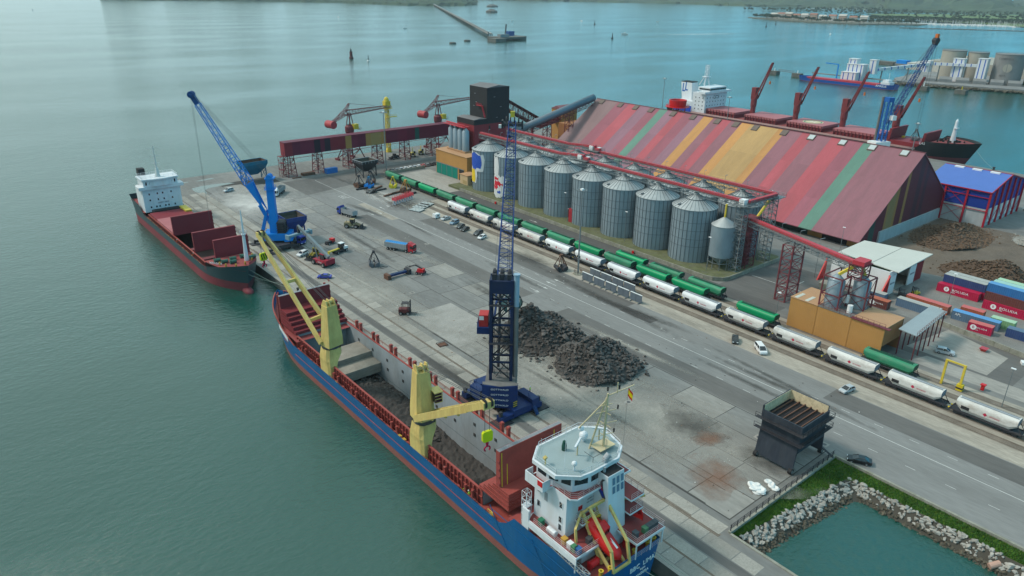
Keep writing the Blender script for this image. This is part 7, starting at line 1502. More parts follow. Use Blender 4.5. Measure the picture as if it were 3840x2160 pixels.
# ---- trucks
m_trblue,m_trred,m_tralu=paint('truck_blue',(.015,.045,.30)),paint('truck_red',(.45,.015,.025)),M('tipper_grey',(.36,.38,.40),.5,.2,var=.12,dirt=.3,dirtcol=(.2,.19,.17))
def truck(label,x,y,hd,cabm,bodym,body_len,cover=None,load=None,tractor=True):
 t=T('tipper_truck',label,'truck',(x,y,0),hd-pi/2,'tipper trucks in the yard');L_=body_len;y0=-L_/2-1.2;y1=y0+L_
 cy=y1+.7;w=MB();w.hexa([(-1.22,cy,.55),(1.22,cy,.55),(1.22,cy+2.15,.55),(-1.22,cy+2.15,.55)],[(-1.18,cy,3.3),(1.18,cy,3.3),(1.14,cy+1.95,3.1),(-1.14,cy+1.95,3.1)]);cb=w.build('cab',cabm,t)
 w=MB();w.hexa([(-1.0,cy,3.3),(1.0,cy,3.3),(1.0,cy+1.5,3.15),(-1.0,cy+1.5,3.15)],[(-.95,cy,3.9),(.95,cy,3.9),(.85,cy+.6,3.7),(-.85,cy+.6,3.7)]);w.build('wind_deflector',cabm,cb)
 w=MB();w.quad((-1.05,cy+2.13,1.75),(1.05,cy+2.13,1.75),(1.02,cy+2.02,2.85),(-1.02,cy+2.02,2.85));w.build('windscreen',m_glass,cb)
 for s in (-1,1): w=MB();w.quad(*[(s*1.23,cy+.8,1.8),(s*1.23,cy+1.9,1.8),(s*1.21,cy+1.8,2.7),(s*1.21,cy+.8,2.7)][::s]);w.build('side_window',m_glass,cb);MB().box(s*1.25,cy+1.9,1.7,s*1.45,cy+2.0,2.6).build('mirror',m_black,cb);MB().box(s*.6,cy+2.12,.7,s*1.1,cy+2.19,.95).build('headlight',m_lamp,cb)
 MB().box(-1.2,cy+2.14,.45,1.2,cy+2.22,.65).build('bumper',m_black,cb)
 w=MB();w.box(-.45,y0+.3,.75,.45,cy+.2,1.0);w.build('chassis',m_black,t)
 w=MB();a,b,c,d,z0,z1=-1.24,1.24,y0,y1,1.15,3.0
 w.box(a,c,z0,b,d,z0+.08).box(a,c,z0+.08,a+.08,d,z1).box(b-.08,c,z0+.08,b,d,z1).box(a+.08,c,z0+.08,b-.08,c+.08,z1).box(a+.08,d-.08,z0+.08,b-.08,d,z1+.2);bd=w.build('tipper_body',bodym,t);w=MB()
 n=int(L_/.75)
 for i in range(n+1):
  for s in (-1,1): w.box(s*1.25,c+i*(L_-.1)/n,z0,s*1.33,c+i*(L_-.1)/n+.1,z1)
 w.build('body_rib',bodym,bd,kind='stuff')
 if cover:
  w=MB();nn=10
  for i in range(nn): q0=c+.1+i*(L_-.2)/nn;q1=c+.1+(i+1)*(L_-.2)/nn;w.add([(a+.02,q0,z1),(0,q0,z1+.32),(b-.02,q0,z1),(a+.02,(q0+q1)/2,z1-.12),(0,(q0+q1)/2,z1+.18),(b-.02,(q0+q1)/2,z1-.12),(a+.02,q1,z1),(0,q1,z1+.32),(b-.02,q1,z1)],[(0,1,4,3)[::-1],(1,2,5,4)[::-1],(3,4,7,6)[::-1],(4,5,8,7)[::-1]])
  w.build('tarpaulin',cover,bd)
 ax=[cy+1.3,cy-.9]+([y0+1.2,y0+2.5,y0+3.8] if L_ > 7 else [y0+1.4,y0+2.8])
 for yy in ax:
  for s in (-1,1): wheel(t,s*1.02,yy,.5,2.4)
 return t
m_tarp=M('tarp_blue',(.03,.22,.50),.6,var=.1)
truck('red tractor truck with grey tipper trailer under a blue tarpaulin',125.3,213.6,radians(-63),m_trred,m_tralu,9.0,m_tarp);truck('blue truck with empty white-ribbed tipper body and raised hood',130.4,263.2,radians(101),m_trblue,m_tralu,7.4);truck('white truck with grey tipper trailer behind the bright blue crane',121.4,311.4,radians(227),white_c,m_tralu,7.6);truck('dark blue truck being loaded under the blue hopper',98.9,245.2,radians(-72),m_trblue,m_tralu,7.8,M('tarp_teal',(.02,.10,.14),.7))
# ---- wheel loaders
def loader(label,x,y,hd,mt,s=1.0,bk=None):
 t=T('wheel_loader',label,'loader',(x,y,0),hd-pi/2,'wheel loaders');t.scale=(s,s,s)
 MB().hexa([(-1.1,-3.4,.9),(1.1,-3.4,.9),(1.1,-.2,.9),(-1.1,-.2,.9)],[(-1.0,-3.3,2.3),(1.0,-3.3,2.3),(1.0,-.6,2.4),(-1.0,-.6,2.4)]).build('engine_hood',mt,t);c=MB().hexa([(-.85,-1.0,2.2),(.85,-1.0,2.2),(.85,.6,2.0),(-.85,.6,2.0)],[(-.8,-.9,3.5),(.8,-.9,3.5),(.75,.5,3.5),(-.75,.5,3.5)]).build('cab',m_glass,t);MB().box(-.95,-1.1,3.5,.95,.7,3.65).build('cab_roof',mt,c)
 w=MB()
 for sx in (-1,1):
  for yy in (-1.0,.6): w.bar((sx*.85,yy,2.0),(sx*.8,yy*.95,3.5),.1)
 w.build('cab_post',mt,c,kind='stuff');MB().box(-.8,.2,.9,.8,2.2,1.7).build('front_frame',mt,t);w=MB()
 for sx in (-.6,.6): w.bar((sx,.9,2.1),(sx,3.6,1.0),.25,.45)
 w.each('lift_arm',mt,t);MB().ext([(3.3,.25),(4.7,.1),(4.8,.2),(3.6,.5),(3.5,1.5),(3.9,1.7),(3.7,1.8),(3.2,1.5)],'x',-1.6,1.6).build('bucket',bk or m_gdark,t)
 for sx in (-1.15,1.15):
  for yy in (-2.2,1.5): wheel(t,sx,yy,.85,3.2)
 MB().cyl((.6,-2.4,2.3),(.6,-2.4,3.1),.08,n=6).build('exhaust_pipe',m_black,t);return t
m_oldy=M('faded_yellow',(.27,.22,.12),.7,var=.2,dirt=.6,dirtcol=(.10,.09,.08));loader('grimy beige wheel loader with bucket down beside the blue tipper',124.6,247.4,radians(-48),m_oldy);loader('yellow wheel loader between the white car and the reach stacker',98.6,225.6,radians(205),M('cat_yellow',(.50,.33,.05),.6,var=.12,dirt=.3,dirtcol=(.2,.15,.06)),.95)
# ---- reach stacker
rs=T('reach_stacker','red reach stacker with long grey boom raised towards the hopper','stacker',(97.4,217.3,0),radians(102)-pi/2);m_rsr=M('stacker_red',(.30,.02,.04),.5,var=.12,dirt=.2)
MB().box(-1.9,-3.6,.9,1.9,3.2,1.9).build('chassis',m_rsr,rs);MB().box(-1.9,-3.9,.9,1.9,-2.4,2.6).build('counterweight',m_rsr,rs);c=MB().box(-.8,-1.4,1.9,.8,.8,3.8).build('cab',m_glass,rs);MB().box(-.9,-1.5,3.8,.9,.9,3.95).build('cab_roof',m_rsr,c)
for sx in (-1.9,1.9):
 for yy,r in ((2.6,.9),(-2.6,.8)): wheel(rs,sx,yy,r,4)
w=MB();w.bar((0,-3.0,3.2),(0,7.6,8.6),.95,1.15);w.build('boom',M('boom_grey',(.20,.235,.25),.5,var=.08),rs);MB().bar((0,7.6,8.6),(0,12.6,11.1),.7,.85).build('boom_extension',m_gstl,rs);w=MB()
for sx in (-.75,.75): w.cyl((sx,1.8,1.9),(sx*.8,3.6,6.2),.18,n=8)
w.each('lift_cylinder',m_gstl,rs);MB().bar((0,12.4,11.0),(0,12.4,8.6),.8,.8).build('rotator',m_gdark,rs);MB().box(-4.6,11.8,7.9,4.6,13,8.6).box(-4.9,11.4,7.2,-4.2,13.4,8.8).box(4.2,11.4,7.2,4.9,13.4,8.8).build('spreader',M('spreader_blue',(.16,.26,.32),.6),rs);text('Kalmar',.7,m_lw,rs,(-1.93,-.6,1.4),(0,-1,0),(0,0,1))
# ---- terminal tractor
tt=T('terminal_tractor','white terminal tractor with a yellow lifting arm beside the reach stacker','tractor',(107.4,225.0,0),radians(18)-pi/2);MB().box(-1.2,-3.0,.7,1.2,2.8,1.1).build('chassis',m_gdark,tt);MB().box(-1.2,1.2,1.1,1.2,3.0,1.9).build('nose',m_white,tt);c=MB().box(-.75,.0,1.2,.75,1.7,3.2).build('cab',m_glass,tt);MB().box(-.85,-.1,3.2,.85,1.8,3.4).build('cab_roof',m_white,c)
for sx in (-1.1,1.1):
 for yy in (2.0,-1.9): wheel(tt,sx,yy,.55,2.6)
MB().bar((0,-.3,1.5),(0,-5.4,1.6),.9,.35).build('gooseneck_arm',m_yellow,tt);MB().bar((0,-5.2,1.5),(0,-5.6,.3),.8,.3).build('arm_foot',m_yellow,tt)
# ---- forklift, boom lift, small machines
def forklift(label,x,y,hd,mt):
 t=T('forklift',label,'forklift',(x,y,0),hd-pi/2,'forklifts');MB().box(-.65,-1.3,.4,.65,.7,1.2).build('body',mt,t);w=MB()
 for sx in (-.6,.6):
  for yy in (-.6,.55): w.bar((sx,yy,1.2),(sx*.92,yy,2.3),.09)
 w.box(-.62,-.7,2.3,.62,.65,2.38);w.build('overhead_guard',m_gdark,t);w=MB()
 for sx in (-.4,.4): w.box(sx-.08,.85,.15,sx+.08,1.0,2.9)
 w.box(-.5,.86,1.4,.5,.98,1.55).box(-.5,.86,2.75,.5,.98,2.9);w.build('mast',m_gdark,t)
 for sx in (-.35,.35): MB().box(sx-.07,1.0,.15,sx+.07,2.1,.22).build('fork',m_steel,t)
 for sx in (-.6,.6):
  for yy in (.5,-.85): wheel(t,sx,yy,.36,2.2)
 return t
f1=forklift('large dark forklift alone in the middle of the yard',98.2,165.9,radians(-40),M('fork_red',(.12,.03,.03),.6));f1.scale=(1.5,)*3;forklift('yellow forklift at the white warehouse door',232.6,80.4,radians(150),m_yellow);forklift('dark forklift just outside the warehouse beside the red container',227.8,82.4,radians(100),m_gdark)
bl_=T('boom_lift','small red articulated boom lift with folded grey arm','lift',(118.8,189.9,0),radians(120)-pi/2);MB().box(-1,-1.3,.6,1,1.3,1.1).build('chassis',m_rsr,bl_);MB().box(-.8,-1.2,1.1,.8,.9,1.9).build('turret',m_red,bl_);w=MB();w.bar((0,-.6,1.9),(0,1.9,2.9),.4,.35);w.bar((0,1.9,2.9),(0,4.4,1.9),.35,.3);w.build('arm',m_gdark,bl_);MB().rail([(-.9,4.4,.9),(.9,4.4,.9),(.9,5.3,.9),(-.9,5.3,.9)],1.1,.6,.05,2,True).box(-.9,4.4,.8,.9,5.3,.9).build('basket',m_gdark,bl_)
for sx in (-1.05,1.05):
 for yy in (-.95,.95): wheel(bl_,sx,yy,.45,2.4)
ds=T('levelling_blade','dark blue levelling frame with rusty blades lying in the yard','attachment',(111.8,192.7,0),radians(2));MB().box(-4.2,-.5,.6,4.2,.5,1.3).build('beam',m_gblue,ds);MB().box(-4.6,-1.3,0,-3.4,1.3,1.6).build('blade',m_rust,ds);MB().box(3.2,-1.3,0,4.4,1.3,1.7).build('blade',m_gdark,ds);MB().rail([(-3,-.5,1.3),(3,-.5,1.3)],.5,1.5,.05,2).build('grab_rail',m_gstl,ds)
bx=T('trailer_box','small white generator trailer at the start of the parked car row','trailer',(157.7,238.6,0),.15);MB().box(-1.3,-.9,.4,1.3,.9,2.0).build('housing',m_white,bx);MB().box(-.2,-.94,.9,.5,-.9,1.5).build('vent',m_black,bx);wheel(bx,-.9,-.8,.3);wheel(bx,.9,-.8,.3);MB().cyl((-.6,.2,2),(-.6,.2,2.3),.1,n=8).build('exhaust_pipe',m_steel,bx)
rk=T('road_tractor','small dark red tractor unit beside the reach stacker boom','tractor',(108.6,235.2,0),radians(20));MB().box(-1.6,-.7,.5,1.0,.7,1.3).build('body',m_gdark,rk);MB().box(.6,-.8,.6,2,.8,1.9).build('hood',m_red,rk)
for sx in (-1.2,1.3):
 for sy in (-.8,.8): q=wheel(rk,sx,sy,.45,2.0);q.rotation_euler=(0,0,pi/2)
# ---- excavators by the gallery
def excavator(label,x,y,rz,mt):
 t=T('excavator',label,'excavator',(x,y,0),rz,'excavators under the gallery')
 for s in (-1.1,1.1): MB().ext([(-2.1,.35),(-1.8,.05),(1.8,.05),(2.1,.35),(2.1,.7),(1.8,1.0),(-1.8,1.0),(-2.1,.7)],'x',s-.3,s+.3).build('track',m_gdark,t)
 MB().box(-1.4,-2.4,1.1,1.4,1.2,2.3).build('body',mt,t);MB().box(-1.4,-.2,2.3,-.3,1.3,3.4).build('cab',m_glass,t);MB().bar((.2,.8,2),(.2,3.0,5.4),.4,.6).build('boom',mt,t);MB().bar((.2,3.0,5.4),(.2,5.6,3.2),.35,.5).build('stick',mt,t);MB().box(-.5,5.2,2.2,.9,6.1,3.2).build('bucket',m_gdark,t);return t
m_exy=M('excavator_yellow',(.50,.40,.10),.6,var=.12,dirt=.3,dirtcol=(.2,.17,.1));excavator('pale yellow excavator under the gallery, left of two',211.8,342.2,radians(150),m_exy);excavator('pale yellow excavator under the gallery, right of two',218.6,344.6,radians(150),m_exy);loader('grimy dark loader parked under the gallery',200.6,343.6,radians(190),m_gdark,.8)
person((103.2,239.2,0),.5,'person in red overalls standing beside the dark blue truck',(.5,.03,.03))
# ================================================================== ROCK HEAPS, BASIN BANK, YARD GEAR
RM=[rockmesh(200+k,m_rock) for k in range(8)]
def pile(name,label,cx,cy,rx,ry,h,n_big,n_small,sz,meshes,mt,seed,cat='rock pile',px=0,py=0,flatm=None):
 t=T(name,label,cat,(cx,cy,0));r=random.Random(seed)
 def hz(u,v): a=atan2(v,u);d=hypot(u,v)/(1+.16*sin(2*a+seed)+.10*sin(3*a+2*seed)+.07*sin(5*a));return h*max(0,1-d)**.95*(1+.2*sin(u*6+seed)+.16*sin(v*7+seed*2))
 w=MB();n=20;vs=[(px,py,h*.93)];fs=[]
 for j in range(1,9):
  for i in range(n): a=2*pi*i/n;d=j/8;vs.append((d*rx*cos(a)+px*(1-d),d*ry*sin(a)+py*(1-d),max(.02,hz(d*cos(a),d*sin(a))*.93)))
 for i in range(n): fs.append((0,1+i,1+(i+1) % n))
 for j in range(7):
  for i in range(n): fs.append((1+j*n+i,1+(j+1)*n+i,1+(j+1)*n+(i+1) % n,1+j*n+(i+1) % n))
 w.add(vs,fs);w.build('core',flatm or m_cargo,t)
 def pt():
  a=r.uniform(0,6.283);d=sqrt(r.random())*1.02*(1 if r.random() > .12 else r.uniform(1,1.3));u,v=d*cos(a),d*sin(a);return u*rx+px*(1-d),v*ry+py*(1-d),hz(u,v)
 for _ in range(n_big):
  x,y,z=pt();s=sz*min(2.1,.6*math.exp(r.gauss(.35,.42)))
  if x*.66+y*.75 > max(rx,ry)*.45: continue
  o=bpy.data.objects.new('rock',r.choice(meshes));C.objects.link(o);o.parent=t;o.location=(x,y,z+.1);o.scale=(s*r.uniform(.8,1.3),s,s*r.uniform(.7,1.1));o.rotation_euler=(r.uniform(-.6,.6),r.uniform(-.6,.6),r.uniform(0,6.28))
 pts=[]
 for _ in range(n_small): x,y,z=pt();pts.append((x,y,z+.05,sz*r.uniform(.45,1.0)))
 rock_mass('small_rocks',pts,mt,t,seed);return t
pile('rock_pile','heap of dark broken rock under the open grab',119,131.5,12.2,11.5,8.0,290,1000,.66,RM,m_rock,3,px=.6,py=1.5);pile('rock_pile','heap of dark broken rock nearer the quay, right of the crane',120,109.8,11.4,10.2,8.2,290,900,.62,RM,m_rock,4,px=-.6,py=1)
r=random.Random(12)
for i,(x,y,s) in enumerate(((131.5,133,.7),(133.3,130.2,.8),(131,128,.6),(110,121.8,.8),(109.2,120.4,.7),(132.8,112,.5),(131.5,118.5,.5),(126,98.8,.8),(112.5,102.8,.5),(108.6,105,.5),(133,105.5,.55),(130.2,102.6,.6),(116,100.2,.5),(105.5,128.5,.5),(104.2,131,.4),(128.5,121.5,.45))):
 o=bpy.data.objects.new('loose_rock',RM[i % 8]);C.objects.link(o);o.location=(x,y,s*.4);o.scale=(s,s*.9,s*.7);o.rotation_euler=(0,0,r.uniform(0,6));tag(o,'single dark rock lying loose on the concrete around the rock heaps','rock','loose rocks around the heaps')
m_beet=M('brown_lump',(.115,.075,.05),.9,var=.3,scale=.5,rnd=.35,fine=.2);BM_=[rockmesh(300+k,m_beet,flat=.6) for k in range(4)];m_bsoil=M('brown_soil',(.085,.058,.042),.95,var=.3,scale=.4)
pile('scrap_heap','wide low heap of brown lumps in front of the concrete gable wall',305,97.5,21,13,4.2,160,1500,.6,BM_,m_beet,7,'heap',flatm=m_bsoil);pile('scrap_heap','long heap of brown lumps behind the container stacks',268,69.5,11,17,6.5,160,1200,.6,BM_,m_beet,8,'heap',flatm=m_bsoil);pile('gravel_heap','pale grey gravel heap at the right edge behind a low kerb',324,66,12,16,4,60,900,.45,[rockmesh(320,M('gravel_grey',(.3,.29,.265),.95,rnd=.2))],M('gravel_grey',(.3,.29,.265)),9,'heap',flatm=M('gravel_grey',(.3,.29,.265)))
sheet('brown_ground',[(262,62),(330,62),(330,111),(275,111),(252,100)],M('brown_ground',(.125,.10,.08),.95,var=.3,scale=.12,dirt=.5,dirtcol=(.19,.145,.10),dscale=.06,fine=.2),.010);sheet('container_yard',[(212,40),(262,40),(258,84),(214,84)],M('yard_grey',(.19,.185,.175),.9,var=.2,scale=.2,dirt=.4,dirtcol=(.12,.115,.11),dscale=.15,fine=.15),.008)
# --- basin bank: grass shelf, rock revetment
m_grass=M('bank_soil',(.05,.075,.02),.95,var=.4,scale=.6,fine=.3)
w=MB();A=[(94.35,52.55),(130.75,52.55),(130.75,-80)];B2=[(96.0,51.4),(127.6,47.6),(128.3,-80)];D4=[(98.4,45.0),(122.8,42.8),(124.2,-80)]
N3=30
def seg(P,f):
 L1=(Vector(P[1])-Vector(P[0])).length;L2=(Vector(P[2])-Vector(P[1])).length;k=.42
 return Vector(P[0]).lerp(Vector(P[1]),f/k) if f < k else Vector(P[1]).lerp(Vector(P[2]),(f-k)/(1-k)*.5 if f < 1 else .5)
for (P,za),(Q,zb) in (((A,-.35),(B2,-.9)),((B2,-.9),(D4,-4.6))):
 w.mat(0 if P is A else 1)
 for i in range(N3): a,b,c,d=seg(P,i/N3),seg(P,(i+1)/N3),seg(Q,(i+1)/N3),seg(Q,i/N3);w.quad((a.x,a.y,za),(b.x,b.y,za),(c.x,c.y,zb),(d.x,d.y,zb))
bank=struct(w.build('basin_bank',[m_grass,M('bank_core',(.06,.055,.045),.95)]))
gw=MB();r=random.Random(31)
for _ in range(26000):
 f=r.random()*.72;g_=r.random()**.8;a,b=seg(A,f),seg(B2,f);p=a.lerp(b,g_*.98);z=-.35-.55*g_;hh=r.uniform(.12,.42);an=r.uniform(0,6.28);dx,dy=.09*cos(an),.09*sin(an);lx,ly=r.uniform(-.15,.15),r.uniform(-.15,.15);gw.mat(0 if r.random() < .65 else 1);gw.quad((p.x-dx,p.y-dy,z),(p.x+dx,p.y+dy,z),(p.x+lx,p.y+ly,z+hh))
o=gw.build('grass',[M('grass_green',(.045,.14,.018),.8,var=.3),M('grass_lime',(.10,.19,.02),.8,var=.3)]);o['kind']='stuff';tag(o,'bright green grass on the bank around the basin','grass')
m_bl=M('boulder_pale',(.31,.30,.275),.9,var=.2,scale=.8,rnd=.25,dirt=.4,dirtcol=(.2,.185,.16),dscale=.9,bump=.4,bscale=3);m_bd=M('boulder_wet',(.085,.075,.055),.7,var=.3,scale=.8,rnd=.3,bump=.4,bscale=3);PB=[rockmesh(400+k,m_bl,flat=.85) for k in range(6)];PD=[rockmesh(410+k,m_bd,flat=.85) for k in range(5)];small=[];nb=0
for k in range(1500):
 f=r.random()*.74;g_=r.random();a,b=seg(B2,f),seg(D4,f);p=a.lerp(b,g_);z=-.9-3.7*g_;s=r.uniform(.28,.66)*(1.1 if g_ < .45 else .95)
 if f < .70 and nb < 300 and k % 4 == 0: o=bpy.data.objects.new('boulder',r.choice(PB if g_ < .40 else PD));C.objects.link(o);o.parent=bank;o.location=(p.x,p.y,z+.1);o.scale=(s*r.uniform(.8,1.4),s,s*r.uniform(.7,1.1));o.rotation_euler=(r.uniform(-.4,.4),r.uniform(-.4,.4),r.uniform(0,6.28));nb += 1
 else: small.append((p.x,p.y,z+.05,s*.85,g_))
rock_mass('bank_stones',[q[:4] for q in small if q[4] < .40],m_bl,bank,5);rock_mass('wet_bank_stones',[q[:4] for q in small if q[4] >= .40],m_bd,bank,6)
MB().box(130.55,-80,-.3,131.05,52.9,.28).build('kerb',m_pw,bank);MB().box(94.3,52.3,-.4,130.5,52.85,.3).build('kerb',m_pw,bank);MB().box(94.0,-80,-.3,94.5,52.2,.15).build('kerb',m_pw,bank)
fn=T('basin_fence','dark metal post and rail fence on the kerb between yard and grass','fence',(0,0,0))
for k in range(19): MB().box(94.6+k*1.95,52.5,.3,94.72+k*1.95,52.62,1.7).build('post',m_gdark,fn)
for z in (.8,1.2,1.62): MB().bar((94.4,52.56,z),(130.4,52.56,z),.07).build('rail',m_gdark,fn)
MB().bar((129.6,52.3,.3),(129.6,56.6,2.1),.5,.08).build('gate',m_gdark,fn);w=MB().cyl((124.9,21.2,-2.3),(126.4,20.2,-1.8),.55,n=12);tag(w.build('outfall_pipe',M('pink_pipe',(.45,.28,.22),.7)),'pink clay outfall pipe between the basin boulders','pipe')
# --- big dark hopper
m_hop=M('hopper_slate',(.028,.036,.05),.65,var=.25,scale=.6,dirt=.45,dirtcol=(.07,.08,.09),dscale=.7,stretch=(1,1,.25),wave=('Y',.8,.3));m_cream=M('hopper_lining',(.60,.49,.32),.8,var=.15,scale=1,dirt=.5,dirtcol=(.16,.10,.06),dscale=1.3)
hp=T('big_hopper','big dark slate hopper with cream lining and grating, parked by the basin fence','hopper',(123.8,59.0,0))
def frustum(w,x,y,z0,z1,tx,ty): return w.hexa([(-x,-y,z0),(x,-y,z0),(x,y,z0),(-x,y,z0)],[(-tx,-ty,z1),(tx,-ty,z1),(tx,ty,z1),(-tx,ty,z1)])
for s in (-1,1): MB().hexa([(s*5.6-.15,-4.2,.7),(s*5.6+.15,-4.2,.7),(s*5.6+.15,4.2,.7),(s*5.6-.15,4.2,.7)],[(s*4.9-.15,-4.2,6.6),(s*4.9+.15,-4.2,6.6),(s*4.9+.15,4.2,6.6),(s*4.9-.15,4.2,6.6)]).build('side_skirt',m_hop,hp)
MB().hexa([(-5,-4.3,4.6),(5,-4.3,4.6),(5,-4.0,4.6),(-5,-4.0,4.6)],[(-4.9,-4.3,6.6),(4.9,-4.3,6.6),(4.9,-4,6.6),(-4.9,-4,6.6)]).build('lintel',m_hop,hp);MB().box(-4.9,-4.2,6.6,4.9,4.2,9.0).build('body',m_hop,hp)
for x0,y0,x1,y1,nm in ((-5.1,-4.4,5.1,-4.15,'rim_wall'),(-5.1,4.15,5.1,4.4,'rim_wall'),(-5.1,-4.15,-4.85,4.15,'rim_wall'),(4.85,-4.15,5.1,4.15,'rim_wall')):
 zt=11.6 if y0 > 4 or x0 > 4 else 10.6;o=MB().box(x0,y0,9.0,x1,y1,zt).build(nm,m_hop,hp)
 if y0 > 4: MB().box(-4.8,4.1,9.4,4.8,4.15,11.6).build('lining',m_cream,o)
 if x0 > 4: MB().box(4.8,-4.1,9.4,4.85,4.1,11.6).build('lining',m_cream,o)
MB().box(-4.7,-4.0,9.02,4.7,4.0,9.1).build('pit',m_black,hp)
for k in range(6): MB().box(-4.8,-3.4+k*1.3,9.5,4.8,-3.2+k*1.3,9.8).build('grate_beam',m_rust,hp)
w=MB()
for k in range(28): w.box(-4.7+k*.34,-4.0,9.35,-4.6+k*.34,4.0,9.45)
w.build('grating',m_gdark,hp,kind='stuff')
for z in (6.6,8.9): MB().box(-6.0,-5.2,z,6.0,-4.42,z+.1).box(-6.0,-4.42,z,-5.12,5.2,z+.1).box(5.12,-4.42,z,6.0,5.2,z+.1).rail([(-6,5.2,z+.1),(-6,-5.2,z+.1),(6,-5.2,z+.1),(6,5.2,z+.1)],1.1,1.6,.05,2).build('walkway',m_gdark,hp)
for sx in (-5.7,5.7):
 for sy in (-3.9,3.9): q=wheel(hp,sx,sy,.62,3.2);q.rotation_euler=(0,0,pi/2)
# --- smaller hoppers
def hopper(label,x,y,rz,mt,inner,hx,hy,h,rim):
 t=T('dock_hopper',label,'hopper',(x,y,0),rz,'dock hoppers');tx,ty=hx+.9,hy+.9
 for sx in (-1,1):
  for sy in (-1,1): MB().bar((sx*hx,sy*hy,0),(sx*hx,sy*hy,h*.62),.4).build('leg',mt,t)
 w=MB()
 for sx in (-1,1): w.bar((sx*hx,-hy,.4),(sx*hx,hy,h*.6),.18);w.bar((sx*hx,hy,.4),(sx*hx,-hy,h*.6),.18)
 w.build('leg_brace',mt,t);w=MB();R=[[(sx*a,sy*b,z) for sx,sy in ((-1,-1),(1,-1),(1,1),(-1,1))] for a,b,z in ((hx*.35,hy*.35,h*.3),(hx,hy,h*.62),(tx,ty,h*.85),(tx,ty,h))];rings(w,R,False);w.build('bin',mt,t);w=MB();R2=[[(sx*(a-.12),sy*(b-.12),z) for sx,sy in ((-1,-1),(-1,1),(1,1),(1,-1))] for a,b,z in ((hx*.35,hy*.35,h*.3+.2),(hx,hy,h*.62+.1),(tx,ty,h*.85),(tx,ty,h))];rings(w,R2,False);w.add(R2[0],[(0,3,2,1)]);w.build('lining',inner,t)
 w=MB()
 for (ax,ay),(bx_,by_) in zip(((-1,-1),(1,-1),(1,1),(-1,1)),((1,-1),(1,1),(-1,1),(-1,-1))): w.bar((ax*tx,ay*ty,h),(bx_*tx,by_*ty,h),.25,.2)
 for k in range(6):
  for s in (-1,1): w.bar((-tx+.2+k*(2*tx-.4)/5,s*(ty+.05),h*.85),(-tx+.2+k*(2*tx-.4)/5,s*(ty+.05),h),.1);w.bar((s*(tx+.05),-ty+.2+k*(2*ty-.4)/5,h*.85),(s*(tx+.05),-ty+.2+k*(2*ty-.4)/5,h),.1)
 w.build('rim',rim,t,kind='stuff');return t
m_hblue=M('hopper_blue',(.015,.04,.20),.6,var=.15,dirt=.5,dirtcol=(.07,.065,.07));m_hin=M('hopper_inside',(.10,.085,.07),.9,var=.25)
hopper('blue dock hopper standing over the dark blue truck',100.4,248.0,0,m_hblue,m_hin,3.0,3.6,9.5,m_hblue);hopper('teal dock hopper with rusty inside at the pier corner behind the blue crane',122.3,343,.1,M('hopper_teal',(.01,.13,.22),.6,var=.15,dirt=.3),m_rust,5.2,2.6,9.4,M('hopper_teal',(.01,.13,.22)));hopper('old black hopper with pale rim beside the old grabs',170,319.4,.1,m_gdark,m_hin,3.8,3.2,8,m_grey)
# --- clamshell grabs
def grab(label,x,y,rz,mt,mt2,s=1.0,style=0):
 t=T('clamshell_grab',label,'grab',(x,y,0),rz,'grabs resting on the ground');t.scale=(s,)*3
 for q in (-1,1): MB().ext([(q*.1,.1),(q*1.1,.0),(q*1.9,.7),(q*1.95,1.5),(q*1.7,1.9),(q*.4,1.2)],'x',-1.8,1.8).build('bucket',mt,t)
 for sx in (-1,1):
  for q in (-1,1): MB().bar((sx*1.5,q*1.6,1.8),(sx*.35,q*.25,5.2),.2,.26).build('arm',mt2,t)
 MB().box(-.6,-.45,5.0,.6,.45,5.7).build('head',mt2,t);w=MB();w.cyl((-.5,0,1.9),(.5,0,1.9),.35,n=10);w.bar((0,-.2,2),(0,0,5),.12);w.build('closing_sheave',m_gdark,t)
 if style:
  for k in range(3): MB().bar((-.9+.25*k,-1.3+.3*k,2.4+k*.8),(.9-.25*k,-1.3+.3*k,2.4+k*.8),.12).build('rung',mt2,t)
 return t
m_gg=M('grab_grey',(.12,.13,.15),.6,var=.15,dirt=.3);grab('grey clamshell grab with cable loop in the open yard',110.4,205.8,1.15,m_gg,m_gdark,.95);grab('rusty black clamshell grab beside the floodlight mast',158.0,164.2,1.2,m_gdark,m_rust,1.0,1);grab('yellow clamshell grab beside the green wagons',168.6,291,.9,M('grab_yellow',(.60,.50,.03),.6,var=.1),m_haz,.95,1);grab('orange grab with tall legs beside the green wagons',168.8,280.2,.5,m_rust,M('grab_orange',(.50,.24,.05),.6,var=.12),1.05);grab('bright blue clamshell grab among the old grabs',159.6,297.6,.6,m_lblue,M('grab_blue',(.03,.14,.26),.6),.95);grab('rusty old grab left of the bright blue one',156.4,301.4,.2,m_rust,m_gdark,1.0);grab('rusty old grab with tall legs behind the bright blue one',163.8,303.4,1.0,m_rust,m_gdark,1.15);grab('grey grab lowered in the open hold of the black carrier',466.5,182.2,.6,m_gg,m_gdark,1.2).location.z=6
w=MB();r=random.Random(2);P=[(111+1.6*cos(a*.5)+a*.08,202.6+.8*sin(a*.5),.05) for a in range(22)];tag(w.path(P,.05,4).build('cable',m_black),'loose black cable looped on the ground below the grey grab','cable')
st2_=T('steel_beams','rusty steel beams and plates lying by the old grabs','steel',(159,290,0))
for k,(x,y,a,l) in enumerate(((0,0,.1,11),(2,-9.5,.25,8),(-2,7,.0,9),(7,-8,.3,9),(10,-14,.2,6),(3,4,.5,7))): MB().cbox((x,y,.35),(l,.9,.7),a).build('beam',m_rust if k % 2 else m_gdark,st2_)
